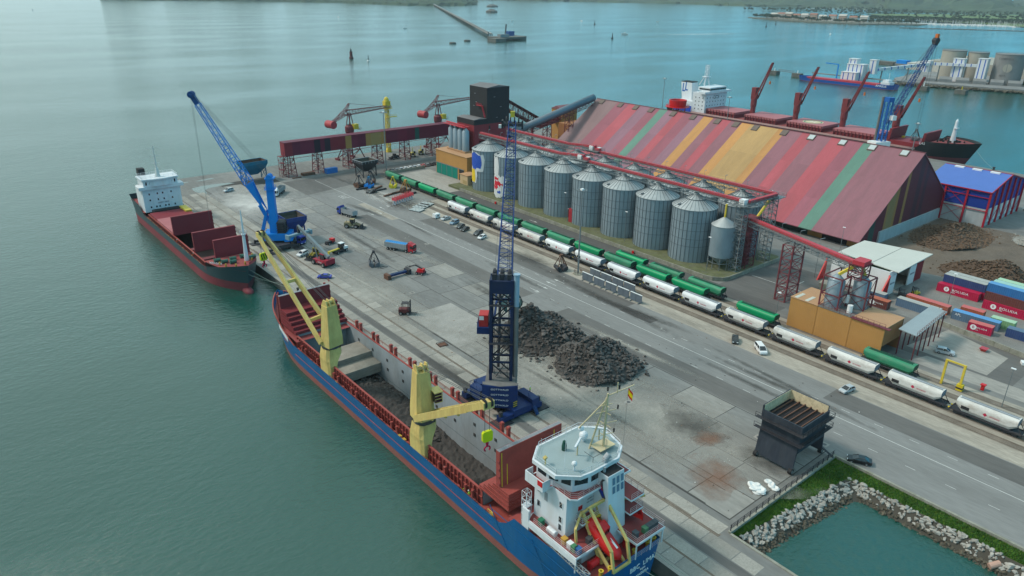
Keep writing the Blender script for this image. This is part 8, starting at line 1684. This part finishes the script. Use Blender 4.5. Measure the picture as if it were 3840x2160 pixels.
rk_=T('steel_rack','dark stack of steel beams under the red gallery','steel',(147.5,337.6,0));[MB().box(-3.2,-1.6+k*.8,0,3.2,-1.0+k*.8,1.2).build('beam',m_rust,rk_) for k in range(4)];[MB().box(-9.5,-3.5+k*.5,0,-5,-3.1+k*.5,.4).build('beam',m_rust,rk_) for k in range(2)]
# --- concrete dividers with red mesh, galvanised frames, steel screen panels
for k in range(8):
 t=T('barrier','grey concrete divider with red mesh screen, %s from the road' % ordn[k],'barrier',(154.4+k*1.55,266.2+k*.5,0),.25,'concrete dividers with red mesh');MB().ext([(-.9,0),(.9,0),(.35,.5),(.25,1.5),(-.25,1.5),(-.35,.5)],'x',-.35,.35).build('block',M('barrier_grey',(.30,.33,.37),.8,var=.1),t);w=MB();w.rail([(0,-1.4,1.5),(0,1.4,1.5)],1.9,.5,.05,4);w.build('mesh_screen',M('mesh_red',(.50,.06,.08),.6),t);MB().box(-.05,-1.35,1.6,.05,1.35,2.9).build('screen_sheet',M('mesh_red',(.5,.06,.08)),t)
for k,(x,y) in enumerate(((157.2,252.6),(160.4,255.2),(163.0,256.6),(165.4,257.8))):
 t=T('platform_frame','galvanised platform section with railings, %s from the road' % ordn[k],'platform',(x,y,0),.35,'galvanised platform sections');MB().box(-2,-2.8,.4,2,2.8,.5).build('deck',M('galv_sheet',(.42,.46,.46),.5,.3,var=.12),t);MB().rail([(-2,-2.8,.5),(-2,2.8,.5)],1.1,1.4,.05,2).rail([(2,-2.8,.5),(2,2.8,.5)],1.1,1.4,.05,2).build('railing',m_gstl,t);MB().box(-1.9,-2.7,0,-1.7,2.7,.4).box(1.7,-2.7,0,1.9,2.7,.4).each('bearer',m_gstl,t)
pn=None
for k in range(9):
 x,y=(158.0,151.6-k/2*5.2) if k % 2 == 0 else (162.6,152.6-(k-1)/2*5.0)
 lab='dark grey steel screen panel, %s of the %s row beside the front train' % (('first','second','third','fourth','fifth')[k//2],'near' if k % 2 == 0 else 'far')
 if pn: dup(pn,(x,y,0),None,lab);continue
 pn=T('screen_panel',lab,'panel',(x,y,0),0,'steel screen panels');m_pan=M('panel_slate',(.11,.135,.165),.6,var=.12)
 for s in (-1,1): MB().box(-.12,s*1.15-1.1,.3,.12,s*1.15+1.1,2.7).build('leaf',m_pan,pn);MB().box(-.9,s*1.6-.1,0,1.2,s*1.6+.1,.3).build('foot',m_gstl,pn)
 MB().box(-.16,-2.3,2.7,.16,2.3,2.85).build('top_rail',m_white,pn);w=MB();w.bar((.9,-1.6,.3),(.15,-1.6,2),.1);w.bar((.9,1.6,.3),(.15,1.6,2),.1);w.each('stay',m_gstl,pn)
# --- lamp masts and posts
def mast(label,x,y,h,ring=True,z=0):
 t=T('floodlight_mast',label,'lamp',(x,y,z),0,'tall floodlight masts');MB().cyl((0,0,0),(0,0,h),.32,.16,n=10).build('pole',m_gstl,t);w=MB()
 for k in range(10): a=2*pi*k/10;w.cbox((1.5*cos(a),1.5*sin(a),h+.1),(.5,.5,.25),a).bar((0,0,h),(1.5*cos(a),1.5*sin(a),h),.07)
 w.build('lamp_head',m_gstl,t);MB().box(-.5,-.5,h+.1,.5,.5,h+.6).build('crown',m_white,t)
 if ring: MB().lathe([(1.5,0),(1.5,.2),(.3,.25)],14).build('base',m_pw,t);MB().rail([(1.3*cos(k*pi/4),1.3*sin(k*pi/4),.2) for k in range(8)],1.2,3,.05,2,True).build('guard_rail',m_rust,t)
mast('tall floodlight mast with railed base beside the rusty grab',160.3,158.3,28.5);mast('tall floodlight mast at the far end of the green train',181,318.5,30);mast('floodlight mast on the far quay near the white bridge',430,290.5,21.5,False);mast('floodlight mast on the far quay beside the bow of the black carrier',430,168,21.5,False);mast('floodlight mast near the red hopper rim behind the shed end',446,440-80,26,False)
for x,y,h,l in ((195.5,169.7,12.4,'thin street lamp between the third and fourth silo'),(195.8,133,12.4,'thin street lamp in front of the small hopper silo'),(195.7,202.6,12.4,'thin street lamp beside the red box between silos'),(179.6,38.1,10,'thin street lamp at the right edge by the yellow gantry'),(233.1,70.7,10,'thin street lamp in front of the red lettered container'),(221.4,108.1,10,'thin street lamp by the sloping conveyor'),(253.6,116.2,9,'street lamp at the shed doorway'),(179.3,96.6,9,'street lamp at the ochre building left corner'),(198.6,268.5,9,'thin street lamp by the beige booth')):
 t=T('street_lamp',l,'lamp',(x,y,0),0,'street lamps');MB().cyl((0,0,0),(0,0,h),.1,.06,n=6).build('pole',m_gstl,t);MB().box(-.25,-.5,h,.25,.5,h+.15).build('lamp',m_white,t)
# --- small things
t=T('red_cabinet','tall red steel cabinet with pipe between the silos','cabinet',(196.8,199.4,.95));MB().box(-.8,-1.2,0,.8,1.2,5.5).build('housing',M('cabinet_red',(.30,.02,.03),.6),t);MB().path([(-1,1.6,0),(-1,1.6,5),(-.6,1.2,5.4)],.15,6).build('pipe',m_gstl,t)
for i,(x,y) in enumerate(((190.2,240.5),(190.2,160.6))): tag(MB().box(x-.3,y-.4,.1,x+.1,y+.4,1.0).build('fire_hydrant_box',m_red),'small red hydrant box on the silo wall, %s one' % ('far','near')[i],'box')
yg=T('portal_frame','yellow height gauge portal with striped block beside the train','gantry',(180,49.5,0));MB().box(-.25,-2.3,0,.25,-1.8,6.6).build('post',m_yellow,yg);MB().box(-.25,1.8,0,.25,2.3,6.6).build('post',m_yellow,yg);MB().bar((0,-2.3,6.5),(0,2.3,6.5),.35).build('beam',m_yellow,yg);MB().box(-.6,-2.8,0,.6,-1.4,1.6).build('striped_block',m_haz,yg);MB().box(-.62,-2.82,.5,.62,-1.38,.9).build('black_band',m_black,yg)
tag(MB().box(184.2,43.6,0,184.8,44.3,1.3).box(184.0,43.4,1.3,185.0,44.5,1.6).build('red_post',m_red),'small red post beside the yellow portal frame','post');tag(MB().hexa([(206.8,51.2,.1),(208,51.2,.1),(208,52.2,.1),(206.8,52.2,.1)],[(206.4,50.8,.9),(208.4,50.8,.9),(208.4,52.6,.9),(206.4,52.6,.9)]).build('skip',redc),'small red skip below the low container wall','skip');tag(MB().cbox((207.6,42.4,.35),(1.8,1.1,.7),.5).build('road_block',m_white),'white plastic road block in the truck lane','block')
tb=T('waste_skip','beige steel skip beside the trestle foot','skip',(214.6,98.5,0),.2);MB().hexa([(-1.6,-3.2,.2),(1.6,-3.2,.2),(1.6,3.2,.2),(-1.6,3.2,.2)],[(-1.9,-3.6,2.4),(1.9,-3.6,2.4),(1.9,3.6,2.4),(-1.9,3.6,2.4)]).build('body',M('skip_beige',(.33,.30,.23),.8,var=.15),tb);MB().box(-1.6,-3.2,2.41,1.6,3.2,2.44).build('load',m_pont,tb)
ty=T('steel_tray','rusty rectangular steel tray lying beside the pale concrete patch','tray',(95.4,143.2,0),-.12);MB().box(-1.2,-1.1,.03,1.2,1.1,.1).build('floor',m_rust,ty);MB().rail([(-1.2,-1.1,.0),(1.2,-1.1,0),(1.2,1.1,0),(-1.2,1.1,0)],.3,1,.08,1,True).build('edge',m_gdark,ty)
m_bag=M('bag_white',(.66,.67,.66),.8,var=.1);bgm=MB().lathe([(.05,.02),(.85,.05),(.95,.35),(.7,.62),(.3,.5),(.02,.35)],9).mesh('bag',m_bag);r=random.Random(9)
for i in range(11): o=bpy.data.objects.new('bulk_bag',bgm);C.objects.link(o);k=i < 8;o.location=(109.2+r.uniform(-1.3,1.3),56.6+r.uniform(-1.4,1.4),.02+.12*(i % 3)) if k else (111.8+.4*(i-9),54.2+(i-8)*1.0,.02);o.scale=(r.uniform(.8,1.3),r.uniform(.7,1.2),r.uniform(.5,1));o.rotation_euler=(r.uniform(-.2,.2),r.uniform(-.2,.2),r.uniform(0,6));tag(o,'crumpled white bulk bag in the heap near the fence' if k else 'round open white bulk bag beside the bag heap, %s' % ('near the fence','middle of three','far of three')[i-8],'bag','white bulk bags')

dm=[MB(),MB(),MB()];r=random.Random(41)
for k in range(520):
 x,y=r.uniform(82,160),r.uniform(56,320);q=dm[k % 3];l=r.uniform(.1,.35);q.cbox((x,y,.06),(l,l*r.uniform(.3,1),.05),r.uniform(0,3))
for q,c,n in zip(dm,((.45,.44,.42),(.05,.045,.04),(.2,.12,.08)),('pale','dark','rusty')): o=q.build('yard_litter',M('litter_'+n,c,.9));o['kind']='stuff';tag(o,'scattered %s bits of litter on the yard concrete' % n,'litter')
# ================================================================== FAR SHORE
m_wood=M('wooded_hill',(.030,.055,.028),.95,var=.5,scale=.02,dirt=.6,dirtcol=(.075,.115,.035),dscale=.004,fine=.3,bump=1,bscale=.05)
def coast(name,P,w_,h,mt,seed,nx=60,ny=8,rough=.35):
 """hilly land behind a shoreline given as world points; rises away from the camera"""
 r=random.Random(seed);vs=[]
 L_=[Vector((*p,0)) for p in P];seglen=[0]
 for a,b in zip(L_,L_[1:]): seglen.append(seglen[-1]+(b-a).length)
 def at(s):
  for i in range(len(L_)-1):
   if s <= seglen[i+1]+1e-6: return L_[i].lerp(L_[i+1],(s-seglen[i])/(seglen[i+1]-seglen[i]))
  return L_[-1]
 ph=[r.uniform(0,6.28) for _ in range(8)]
 for i in range(nx+1):
  p=at(seglen[-1]*i/nx);d=Vector((p.x,p.y,0)).normalized()
  for j in range(ny+1):
   f=(j/ny)**1.7;q=p+d*(f*w_)+Vector((r.uniform(-1,1),r.uniform(-1,1),0))*w_*.01;k=.5+.5*sin(i*.35+ph[0]+j*.3)*sin(i*.13+ph[1])+rough*r.uniform(-.5,.5)
   z=WATER-1 if j == 0 else 3+h*min(1,f*2.2)*max(.1,k)+r.uniform(0,6);vs.append((q.x,q.y,z))
 w=MB();w.add(vs,[(i*(ny+1)+j,(i+1)*(ny+1)+j,(i+1)*(ny+1)+j+1,i*(ny+1)+j+1) for i in range(nx) for j in range(ny)]);return struct(w.build(name,mt))
coast('headland',[(900,4400),(1140,4272),(1500,4110),(1938,3796),(2005,3237),(2300,3180),(2525,3360),(2650,3700)],900,70,m_wood,3,120,10);coast('hills',[(3000,4900),(3576,4404),(4308,3383),(4236,2714),(4673,2431),(4400,2100),(4150,1880),(4500,1300),(4700,700)],2600,160,m_wood,5,140,12)
m_mead=M('meadow',(.11,.17,.055),.95,var=.3,scale=.01,dirt=.5,dirtcol=(.05,.09,.03),dscale=.008)
w=MB();w.quad(*[(x,y,-1.2) for x,y in ((2880,1180),(2760,900),(2640,760),(3300,400),(4600,1200),(3500,1700))]);struct(w.build('meadow',m_mead))
w=MB();w.prism([(2447,1620),(2370,1480),(2305,1290),(2330,1140),(2468,1022),(2560,1040),(2640,1300),(2560,1560)],-6,-1.0);struct(w.build('marina_island',M('island_ground',(.13,.13,.10),.95,var=.3,scale=.02)))
m_leafd=M('far_leaf',(.022,.048,.02),.9,var=.5,scale=.3);m_trunk=M('far_trunk',(.05,.04,.03),.9);r=random.Random(17)
def crown(seed,R,H,n=70):
 q=random.Random(seed);w=MB()
 for _ in range(n):
  a,b=q.uniform(0,6.28),q.uniform(-.5,1);d=q.uniform(.5,1);x,y,z=R*d*cos(a)*sqrt(max(.1,1-b*b*.6)),R*d*sin(a)*sqrt(max(.1,1-b*b*.6)),H*(.62+.36*b*d);s=R*q.uniform(.18,.34);e=[Vector((q.uniform(-1,1),q.uniform(-1,1),q.uniform(-1,1))).normalized()*s for _ in range(3)];c=Vector((x,y,z));w.add([c+e[0],c+e[1],c+e[2],c-e[0]],[(0,1,2),(0,2,3),(1,3,2),(0,3,1)])
 return w
cr=[crown(k,11,15).mesh('crown',m_leafd) for k in range(4)];tk=MB().cyl((0,0,-2),(0,0,10),.9,.5,n=6).bar((0,0,6),(4,2,11),.5).bar((0,0,6),(-4,1,11),.5).mesh('trunk',m_trunk);edge=[(2447,1600),(2370,1475),(2310,1290),(2335,1150),(2462,1032)]
for k in range(34):
 f=k/33*(len(edge)-1);i=min(len(edge)-2,int(f));p=Vector(edge[i]).lerp(Vector(edge[i+1]),f-i)+Vector((r.uniform(14,26),r.uniform(-4,8)));t=T('shore_tree','round dark tree in the row along the marina island shore','tree',(p.x,p.y,-1),r.uniform(0,6),'trees along the marina island');s=r.uniform(.7,1.15);t.scale=(s,s,s*r.uniform(.8,1.1))
 for nm,me in (('crown',cr[k % 4]),('trunk',tk)): o=bpy.data.objects.new(nm,me);C.objects.link(o);o.parent=t
m_apt=[M('apartment_%d' % k,c,.8,var=.1) for k,c in enumerate(((.45,.42,.38),(.50,.47,.44),(.36,.27,.22)))];m_tile=M('tile_roof',(.28,.13,.09),.8)
for k in range(11):
 f=k/10;x,y=2420-25*sin(f*3)+70,1540-f*330;t=T('apartment_block','pale apartment block among the island trees, %s from the island tip' % ('first','second','third','fourth','fifth','sixth','seventh','eighth','ninth','tenth','last')[k],'building',(x,y,-1),.2,'apartment blocks on the marina island');MB().box(-9,-12,0,9,12,13+2*(k % 3)).build('wall',m_apt[k % 3],t);h=13+2*(k % 3);MB().ext([(-10,h),(0,h+5),(10,h)],'y',-12.5,12.5).build('roof',m_tile if k % 2 else m_apt[0],t)
 for j in range(8): MB().box(-9.2,-10.5+(j % 4)*5.4,3+4.5*(j//4),-8.95,-8+(j % 4)*5.4,5.4+4.5*(j//4)).build('window',m_glass,t)
def scatter(name,label,cat,n,fn,mt,seed,kind='boat'):
 q=random.Random(seed);w=MB()
 for _ in range(n):
  x,y=fn(q)
  if kind == 'boat': a=q.uniform(-.3,.3)+1;l=q.uniform(3,7);w.cbox((x,y,-2.2),(l,l*.35,2.0),a);w.bar((x,y,-1),(x,y,q.uniform(6,14)),.25) if q.random() < .5 else None
  else:
   R=q.uniform(5,11);c=Vector((x,y,R*.7-1))
   for _ in range(9): e=[Vector((q.uniform(-1,1),q.uniform(-1,1),q.uniform(-.6,1)))*R*.7 for _ in range(4)];w.add([c+v for v in e],[(0,1,2),(0,2,3),(1,3,2),(0,3,1)])
 o=w.build(name,mt);o['kind']='stuff';return tag(o,label,cat)
scatter('marina_boats','mass of white moored yachts in the marina behind the island','boats',700,lambda q: (lambda f: (2500+f*260+q.uniform(-40,60),1200-f*400+q.uniform(-50,70)))(q.random()),m_white,4);scatter('far_wood','belt of dark trees along the far marina shore','wood',900,lambda q: (lambda f: (2640+f*300+q.uniform(0,160)+(1-f)*60,1330-f*560+q.uniform(-40,60)))(q.random()),m_leafd,6,'tree');scatter('far_wood','scattered dark woods on the far meadow and hills','wood',700,lambda q: (q.uniform(3300,4500),q.uniform(500,2300)),m_leafd,8,'tree')
scatter('village_houses','pale specks of village houses on the far hillside','houses',160,lambda q: (q.uniform(4150,4600),q.uniform(1900,2400)),m_apt[0],12)
rock_mass('breakwater',[((lambda f: (2218+176*f+10*sin(f*3)+r.uniform(-4,4),973-253*f+r.uniform(-3,3)))(k/500)+(-2.6,r.uniform(1.2,2.6))) for k in range(500)],m_bd);C.objects['breakwater']['kind']='structure'
# --- jetty
jt=T('long_jetty','long thin pile jetty running from the headland to a loading platform','jetty',(0,0,0));J0,J1=Vector((905,1165,0)),Vector((2110,3160,0));MB().bar(J0+Vector((0,0,4)),J1+Vector((0,0,4)),9,1.6).build('deck',m_conc,jt);w=MB();d=(J1-J0).normalized();e=Vector((-d.y,d.x,0))
MB().bar(J0+e*3+Vector((0,0,6.5)),J1+e*3+Vector((0,0,6.5)),2,2).build('pipe_rack',m_gstl,jt)
for k in range(90):
 p=J0+d*(k*26);w.cyl(p+e*4+Vector((0,0,-4)),p+e*4+Vector((0,0,4)),.9,n=5).cyl(p-e*4+Vector((0,0,-4)),p-e*4+Vector((0,0,4)),.9,n=5)
w.build('piles',m_wall,jt,kind='stuff');MB().box(838,1062,-5,862,1086,2.5).box(862,1080,0,925,1118,3).box(905,1098,-5,940,1130,2.5).build('head_platform',m_wall,jt);w=MB();[w.cyl((x,y,3),(x+2,y,24),.7,n=5) for x,y in ((890,1100),(893,1105),(899,1110))];w.each('loading_arm',m_steel,jt);MB().box(908,1112,3,922,1122,11).build('control_cabin',M('cabin_blue',(.02,.08,.25),.6),jt);MB().box(868,1086,3,888,1096,8).build('manifold',m_gstl,jt)
# --- marks and boats on the water
t=T('harbour_beacon','dark red harbour beacon tower standing in open water','beacon',(475,913,WATER));t.scale=(.42,)*3;MB().lathe([(7,-2),(7,4),(5,5),(4.6,18),(5.4,18.4),(5.4,20),(1,20)],8).build('tower',M('beacon_red',(.14,.045,.045),.8),t);MB().lathe([(3,20),(2.6,25),(.4,30),(.3,40),(.02,41)],8).build('lantern',m_gdark,t)
def buoy(l,x,y,s,mt): t=T('buoy',l,'buoy',(x,y,WATER),0,'buoys on the bay');t.scale=(s,)*3;MB().lathe([(.1,-1),(3,-.5),(3,1),(1.4,2)],8).build('float',mt,t);MB().lathe([(1.4,2),(.5,9),(1.2,10),(.02,12)],6).build('topmark',m_gdark,t)
buoy('white buoy with dark topmark right of the red beacon',476.7,870,.62,m_white)
for i,(x,y) in enumerate(((1111,1037),(1502,1470),(1890,1190),(2050,1260),(2300,1130))): buoy('small dark buoy on the bay, %s from the jetty' % ordn[i],x,y,.9,m_gdark)
for i,(x,y,s) in enumerate(((748,1067,6),(805,1103,6),(2325,2976,28),(1806,2316,22))): t=T('mooring_dolphin' if i < 2 else 'islet',('dark mooring dolphin left of the jetty head, %s one' % ('left','right')[i]) if i < 2 else 'small rocky islet off the headland, %s one' % ('far','near')[i-2],'dolphin' if i < 2 else 'islet',(x,y,WATER));MB().lathe([(s,-2),(s,2.2 if i < 2 else 5),(s*.4,3 if i < 2 else 12)],8).build('base',m_wall,t)
def speedboat(l,x,y,rz,s=1): t=T('motor_boat',l,'boat',(x,y,WATER),rz,'small boats on the bay');MB().hexa([(-1.2*s,-4*s,-.5),(1.2*s,-4*s,-.5),(.3*s,4*s,-.5),(-.3*s,4*s,-.5)],[(-1.6*s,-4*s,1.4*s),(1.6*s,-4*s,1.4*s),(.4*s,5*s,1.8*s),(-.4*s,5*s,1.8*s)]).build('hull',m_white,t);MB().box(-1*s,-1.5*s,1.4*s,1*s,1.5*s,2.8*s).build('cabin',m_white,t)
speedboat('white motor boat drawing a long wake across the bay',1229,1111,radians(50),1.6)
w=MB();w.quad((1229,1108,WATER+.05),(1228,1114,WATER+.05),(1560,1010,WATER+.05),(1556,984,WATER+.05));struct(w.build('wake',soft('wake_foam',(.6,.65,.66),.6,.05)))
for i,(x,y) in enumerate(((1620,1640),(1800,1500),(1400,1700),(1060,2100),(920,1500),(1700,900),(390,2900))): speedboat('tiny white boat on the open bay, %s' % ('beyond the near buoy','far right of the jetty','halfway along the jetty','beyond the jetty','left of the jetty','right of the wake','alone at upper left')[i],x,y,i)
# --- cement terminal across the dock
m_cem=M('cement_concrete',(.33,.315,.27),.9,var=.15,scale=.08,dirt=.4,dirtcol=(.2,.19,.165),dscale=.06,stretch=(1,1,.3));m_cgr=M('cement_grey',(.20,.205,.205),.9,var=.2,scale=.1);w=MB();w.prism([(832,356),(860,372),(1250,420),(1250,100),(905,160),(868,245)],-6,.6);struct(w.build('terminal_ground',m_cgr));r=random.Random(77)
rock_mass('terminal_bank',[((lambda f: (832+37*f+r.uniform(-5,5),354-110*f+r.uniform(-3,3)))(k/500)+(-1.6+r.uniform(-1,.6),r.uniform(1,2.2))) for k in range(500)],m_bd);C.objects['terminal_bank']['kind']='structure'
for l,x,y,R,h,mt in (('tall pale concrete cement silo at the left of the terminal',905,333,12,30,m_cem),('pale concrete cement silo behind the white striped towers',912,311,10,29,m_cem),('broad grey cement silo with faded emblem',905,278,14,30,m_cgr),('dark green tank with white band at the right edge',918,254,10,26,M('tank_green',(.035,.085,.05),.7))):
 t=T('cement_silo',l,'silo',(x,y,.6),0,'silos of the cement terminal');MB().lathe([(R,0),(R,h)],28).build('wall',mt,t,True);MB().lathe([(R+.3,h),(R+.3,h+.6),(.1,h+1.2)],28).build('roof',m_cgr,t);MB().rail([(R*cos(k*pi/6),R*sin(k*pi/6),h+.6) for k in range(12)],1.2,4,.1,2,True).build('roof_rail',m_gstl,t)
 if 'green' in l: MB().lathe([(R+.15,h*.62),(R+.15,h*.74)],28).build('white_band',m_white,t)
 if 'emblem' in l: w=MB();w.lathe([(.05,0),(4.2,0)],14);q=w.build('emblem',m_cem,t);q.rotation_euler=(0,radians(-90),radians(17));q.location=(-R*.957,-R*.29*.95,17);text('CEMENTOS',2.6,m_steel,t,(-R-.1,-1,26),(.1,-1,0),(0,0,1));text('ALFA',2.6,m_steel,t,(-R-.1,-1,9.5),(.1,-1,0),(0,0,1))
m_sw=M('sheet_white',(.60,.62,.64),.5,var=.05);m_sb=M('stripe_blue',(.02,.10,.42),.5)
def striped(l,x,y,wx,wy,h,n=2,z=0):
 t=T('striped_tower',l,'tower',(x,y,z),0,'white and blue striped towers');MB().box(-wx,-wy,0,wx,wy,h).build('wall',m_sw,t);MB().box(-wx-.4,-wy-.4,h,wx+.4,wy+.4,h+.5).build('roof',m_sw,t)
 for k in range(n): y0=-wy+(k+.5)*2*wy/n-.5;MB().box(-wx-.06,y0,.2,-wx,y0+1.0,h-.4).build('blue_stripe',m_sb,t)
striped('tall white and blue striped tower on the cement berth',800,387,5,9,17,4);striped('lower white and blue striped block in front of the berth tower',791,389,4,8,9,3);striped('top cabin of the striped berth tower',801,391.5,4,4.4,4.5,2,17.5);striped('white and blue transfer tower behind the berth',806,372.5,3,3.5,14,1,8);striped('slim white striped tower left of the cement silos',874,346,3.5,4,11,1,9);striped('white striped tower between the two pale silos',886,318.5,3.5,5.5,24,2);striped('white striped tower before the broad grey silo',888,296,3.5,4.6,25.5,2)
sc_=T('striped_conveyor','long white conveyor gallery with blue bands from berth to cement silos','conveyor',(0,0,0));P=[Vector((806,372,12)),Vector((876,342,17.5)),Vector((888,293,18.5))]
for a,b in zip(P,P[1:]):
 MB().bar(a,b,3,2.8).build('gallery',m_sw,sc_);n=9
 for k in range(n): p=a.lerp(b,(k+.5)/n);q=a.lerp(b,(k+.65)/n);MB().bar(p,q,3.1,2.86).build('blue_band',m_sb,sc_)
for p in (a.lerp(b,f) for a,b in zip(P,P[1:]) for f in (.15,.6)): MB().bar((p.x,p.y,-4),(p.x,p.y,p.z-1),1.0).build('leg',m_gstl,sc_)
for i,(x,y) in enumerate(((806,488),(804,457),(806,318),(809,283))): t=T('mooring_dolphin','concrete mooring dolphin off the cement berth, %s from the left' % ordn[i].replace('nearest','first'),'dolphin',(x,y,WATER));MB().box(-4,-5,-2,4,5,4).build('cap',m_wall,t);MB().cyl((0,0,4),(0,0,7),.5,n=6).build('bollard',m_haz if i == 3 else m_white,t)
tag(MB().lattice((806,483,2),(804,462,2),(1.6,2),(1.6,2),8,.15,.1).build('catwalk',m_gstl),'thin catwalk between the two left mooring dolphins','catwalk');tag(MB().bar((806,440,3),(806,345,3),3,1).build('berth_walkway',m_cgr),'long pipe walkway behind the blue coaster','walkway')
t=T('gangway_mast','blue steel loading mast at the cement berth','mast',(800,408,0));MB().bar((0,0,-3),(0,0,15),1).build('post',m_lblue,t);MB().bar((0,0,15),(-2,14,15.6),.9).build('arm',m_lblue,t)
for k in range(7): t=T('sheet_shed','low grey bulk shed on the cement terminal shore, %s from the left' % ordn[k].replace('nearest','first'),'shed',(866+6*k,338-14.5*k,.6),-1.2,'low sheds on the terminal shore');MB().ext([(-5,0),(5,0),(5,3),(2.5,5.2),(-2.5,5.2),(-5,3)],'x',-6,6).build('shell',m_cgr,t)
t=T('pontoon_barge','dark barge with blue shed moored beyond the white conveyor','barge',(1060,473,WATER),-.1);MB().box(-8,-14,-1,8,16,4).build('hull',m_wall,t);MB().box(-6,-34,-1,6,-14,3).build('float',m_cgr,t);MB().box(-5,-30,3,5,-16,7.5).build('shed',m_lblue,t)
t=T('terminal_hall','pale low terminal halls behind the cement silos at the right edge','building',(985,300,.6));MB().box(0,-120,0,120,90,12).build('hall',m_cem,t);MB().box(-10,30,0,90,110,8).build('annex',M('pale_wall',(.45,.44,.4)),t);MB().box(20,-40,12,80,10,20).build('roof_box',m_cem,t)
# --- air
w=MB();w.box(-700,-600,WATER-12,7200,6200,240);hz=w.build('haze',[]);hz['kind']='stuff';hz['label']='thin pale haze over the whole bay';hz['category']='haze';hz.data.materials.clear()
mh=bpy.data.materials.new('haze');mh.use_nodes=True;nt=mh.node_tree;nt.nodes.clear();o_=nt.nodes.new('ShaderNodeOutputMaterial');pv=nt.nodes.new('ShaderNodeVolumePrincipled');pv.inputs['Density'].default_value=5e-5;pv.inputs['Color'].default_value=(.80,.93,1,1);nt.links.new(pv.outputs[0],o_.inputs['Volume']);hz.data.materials.append(mh)
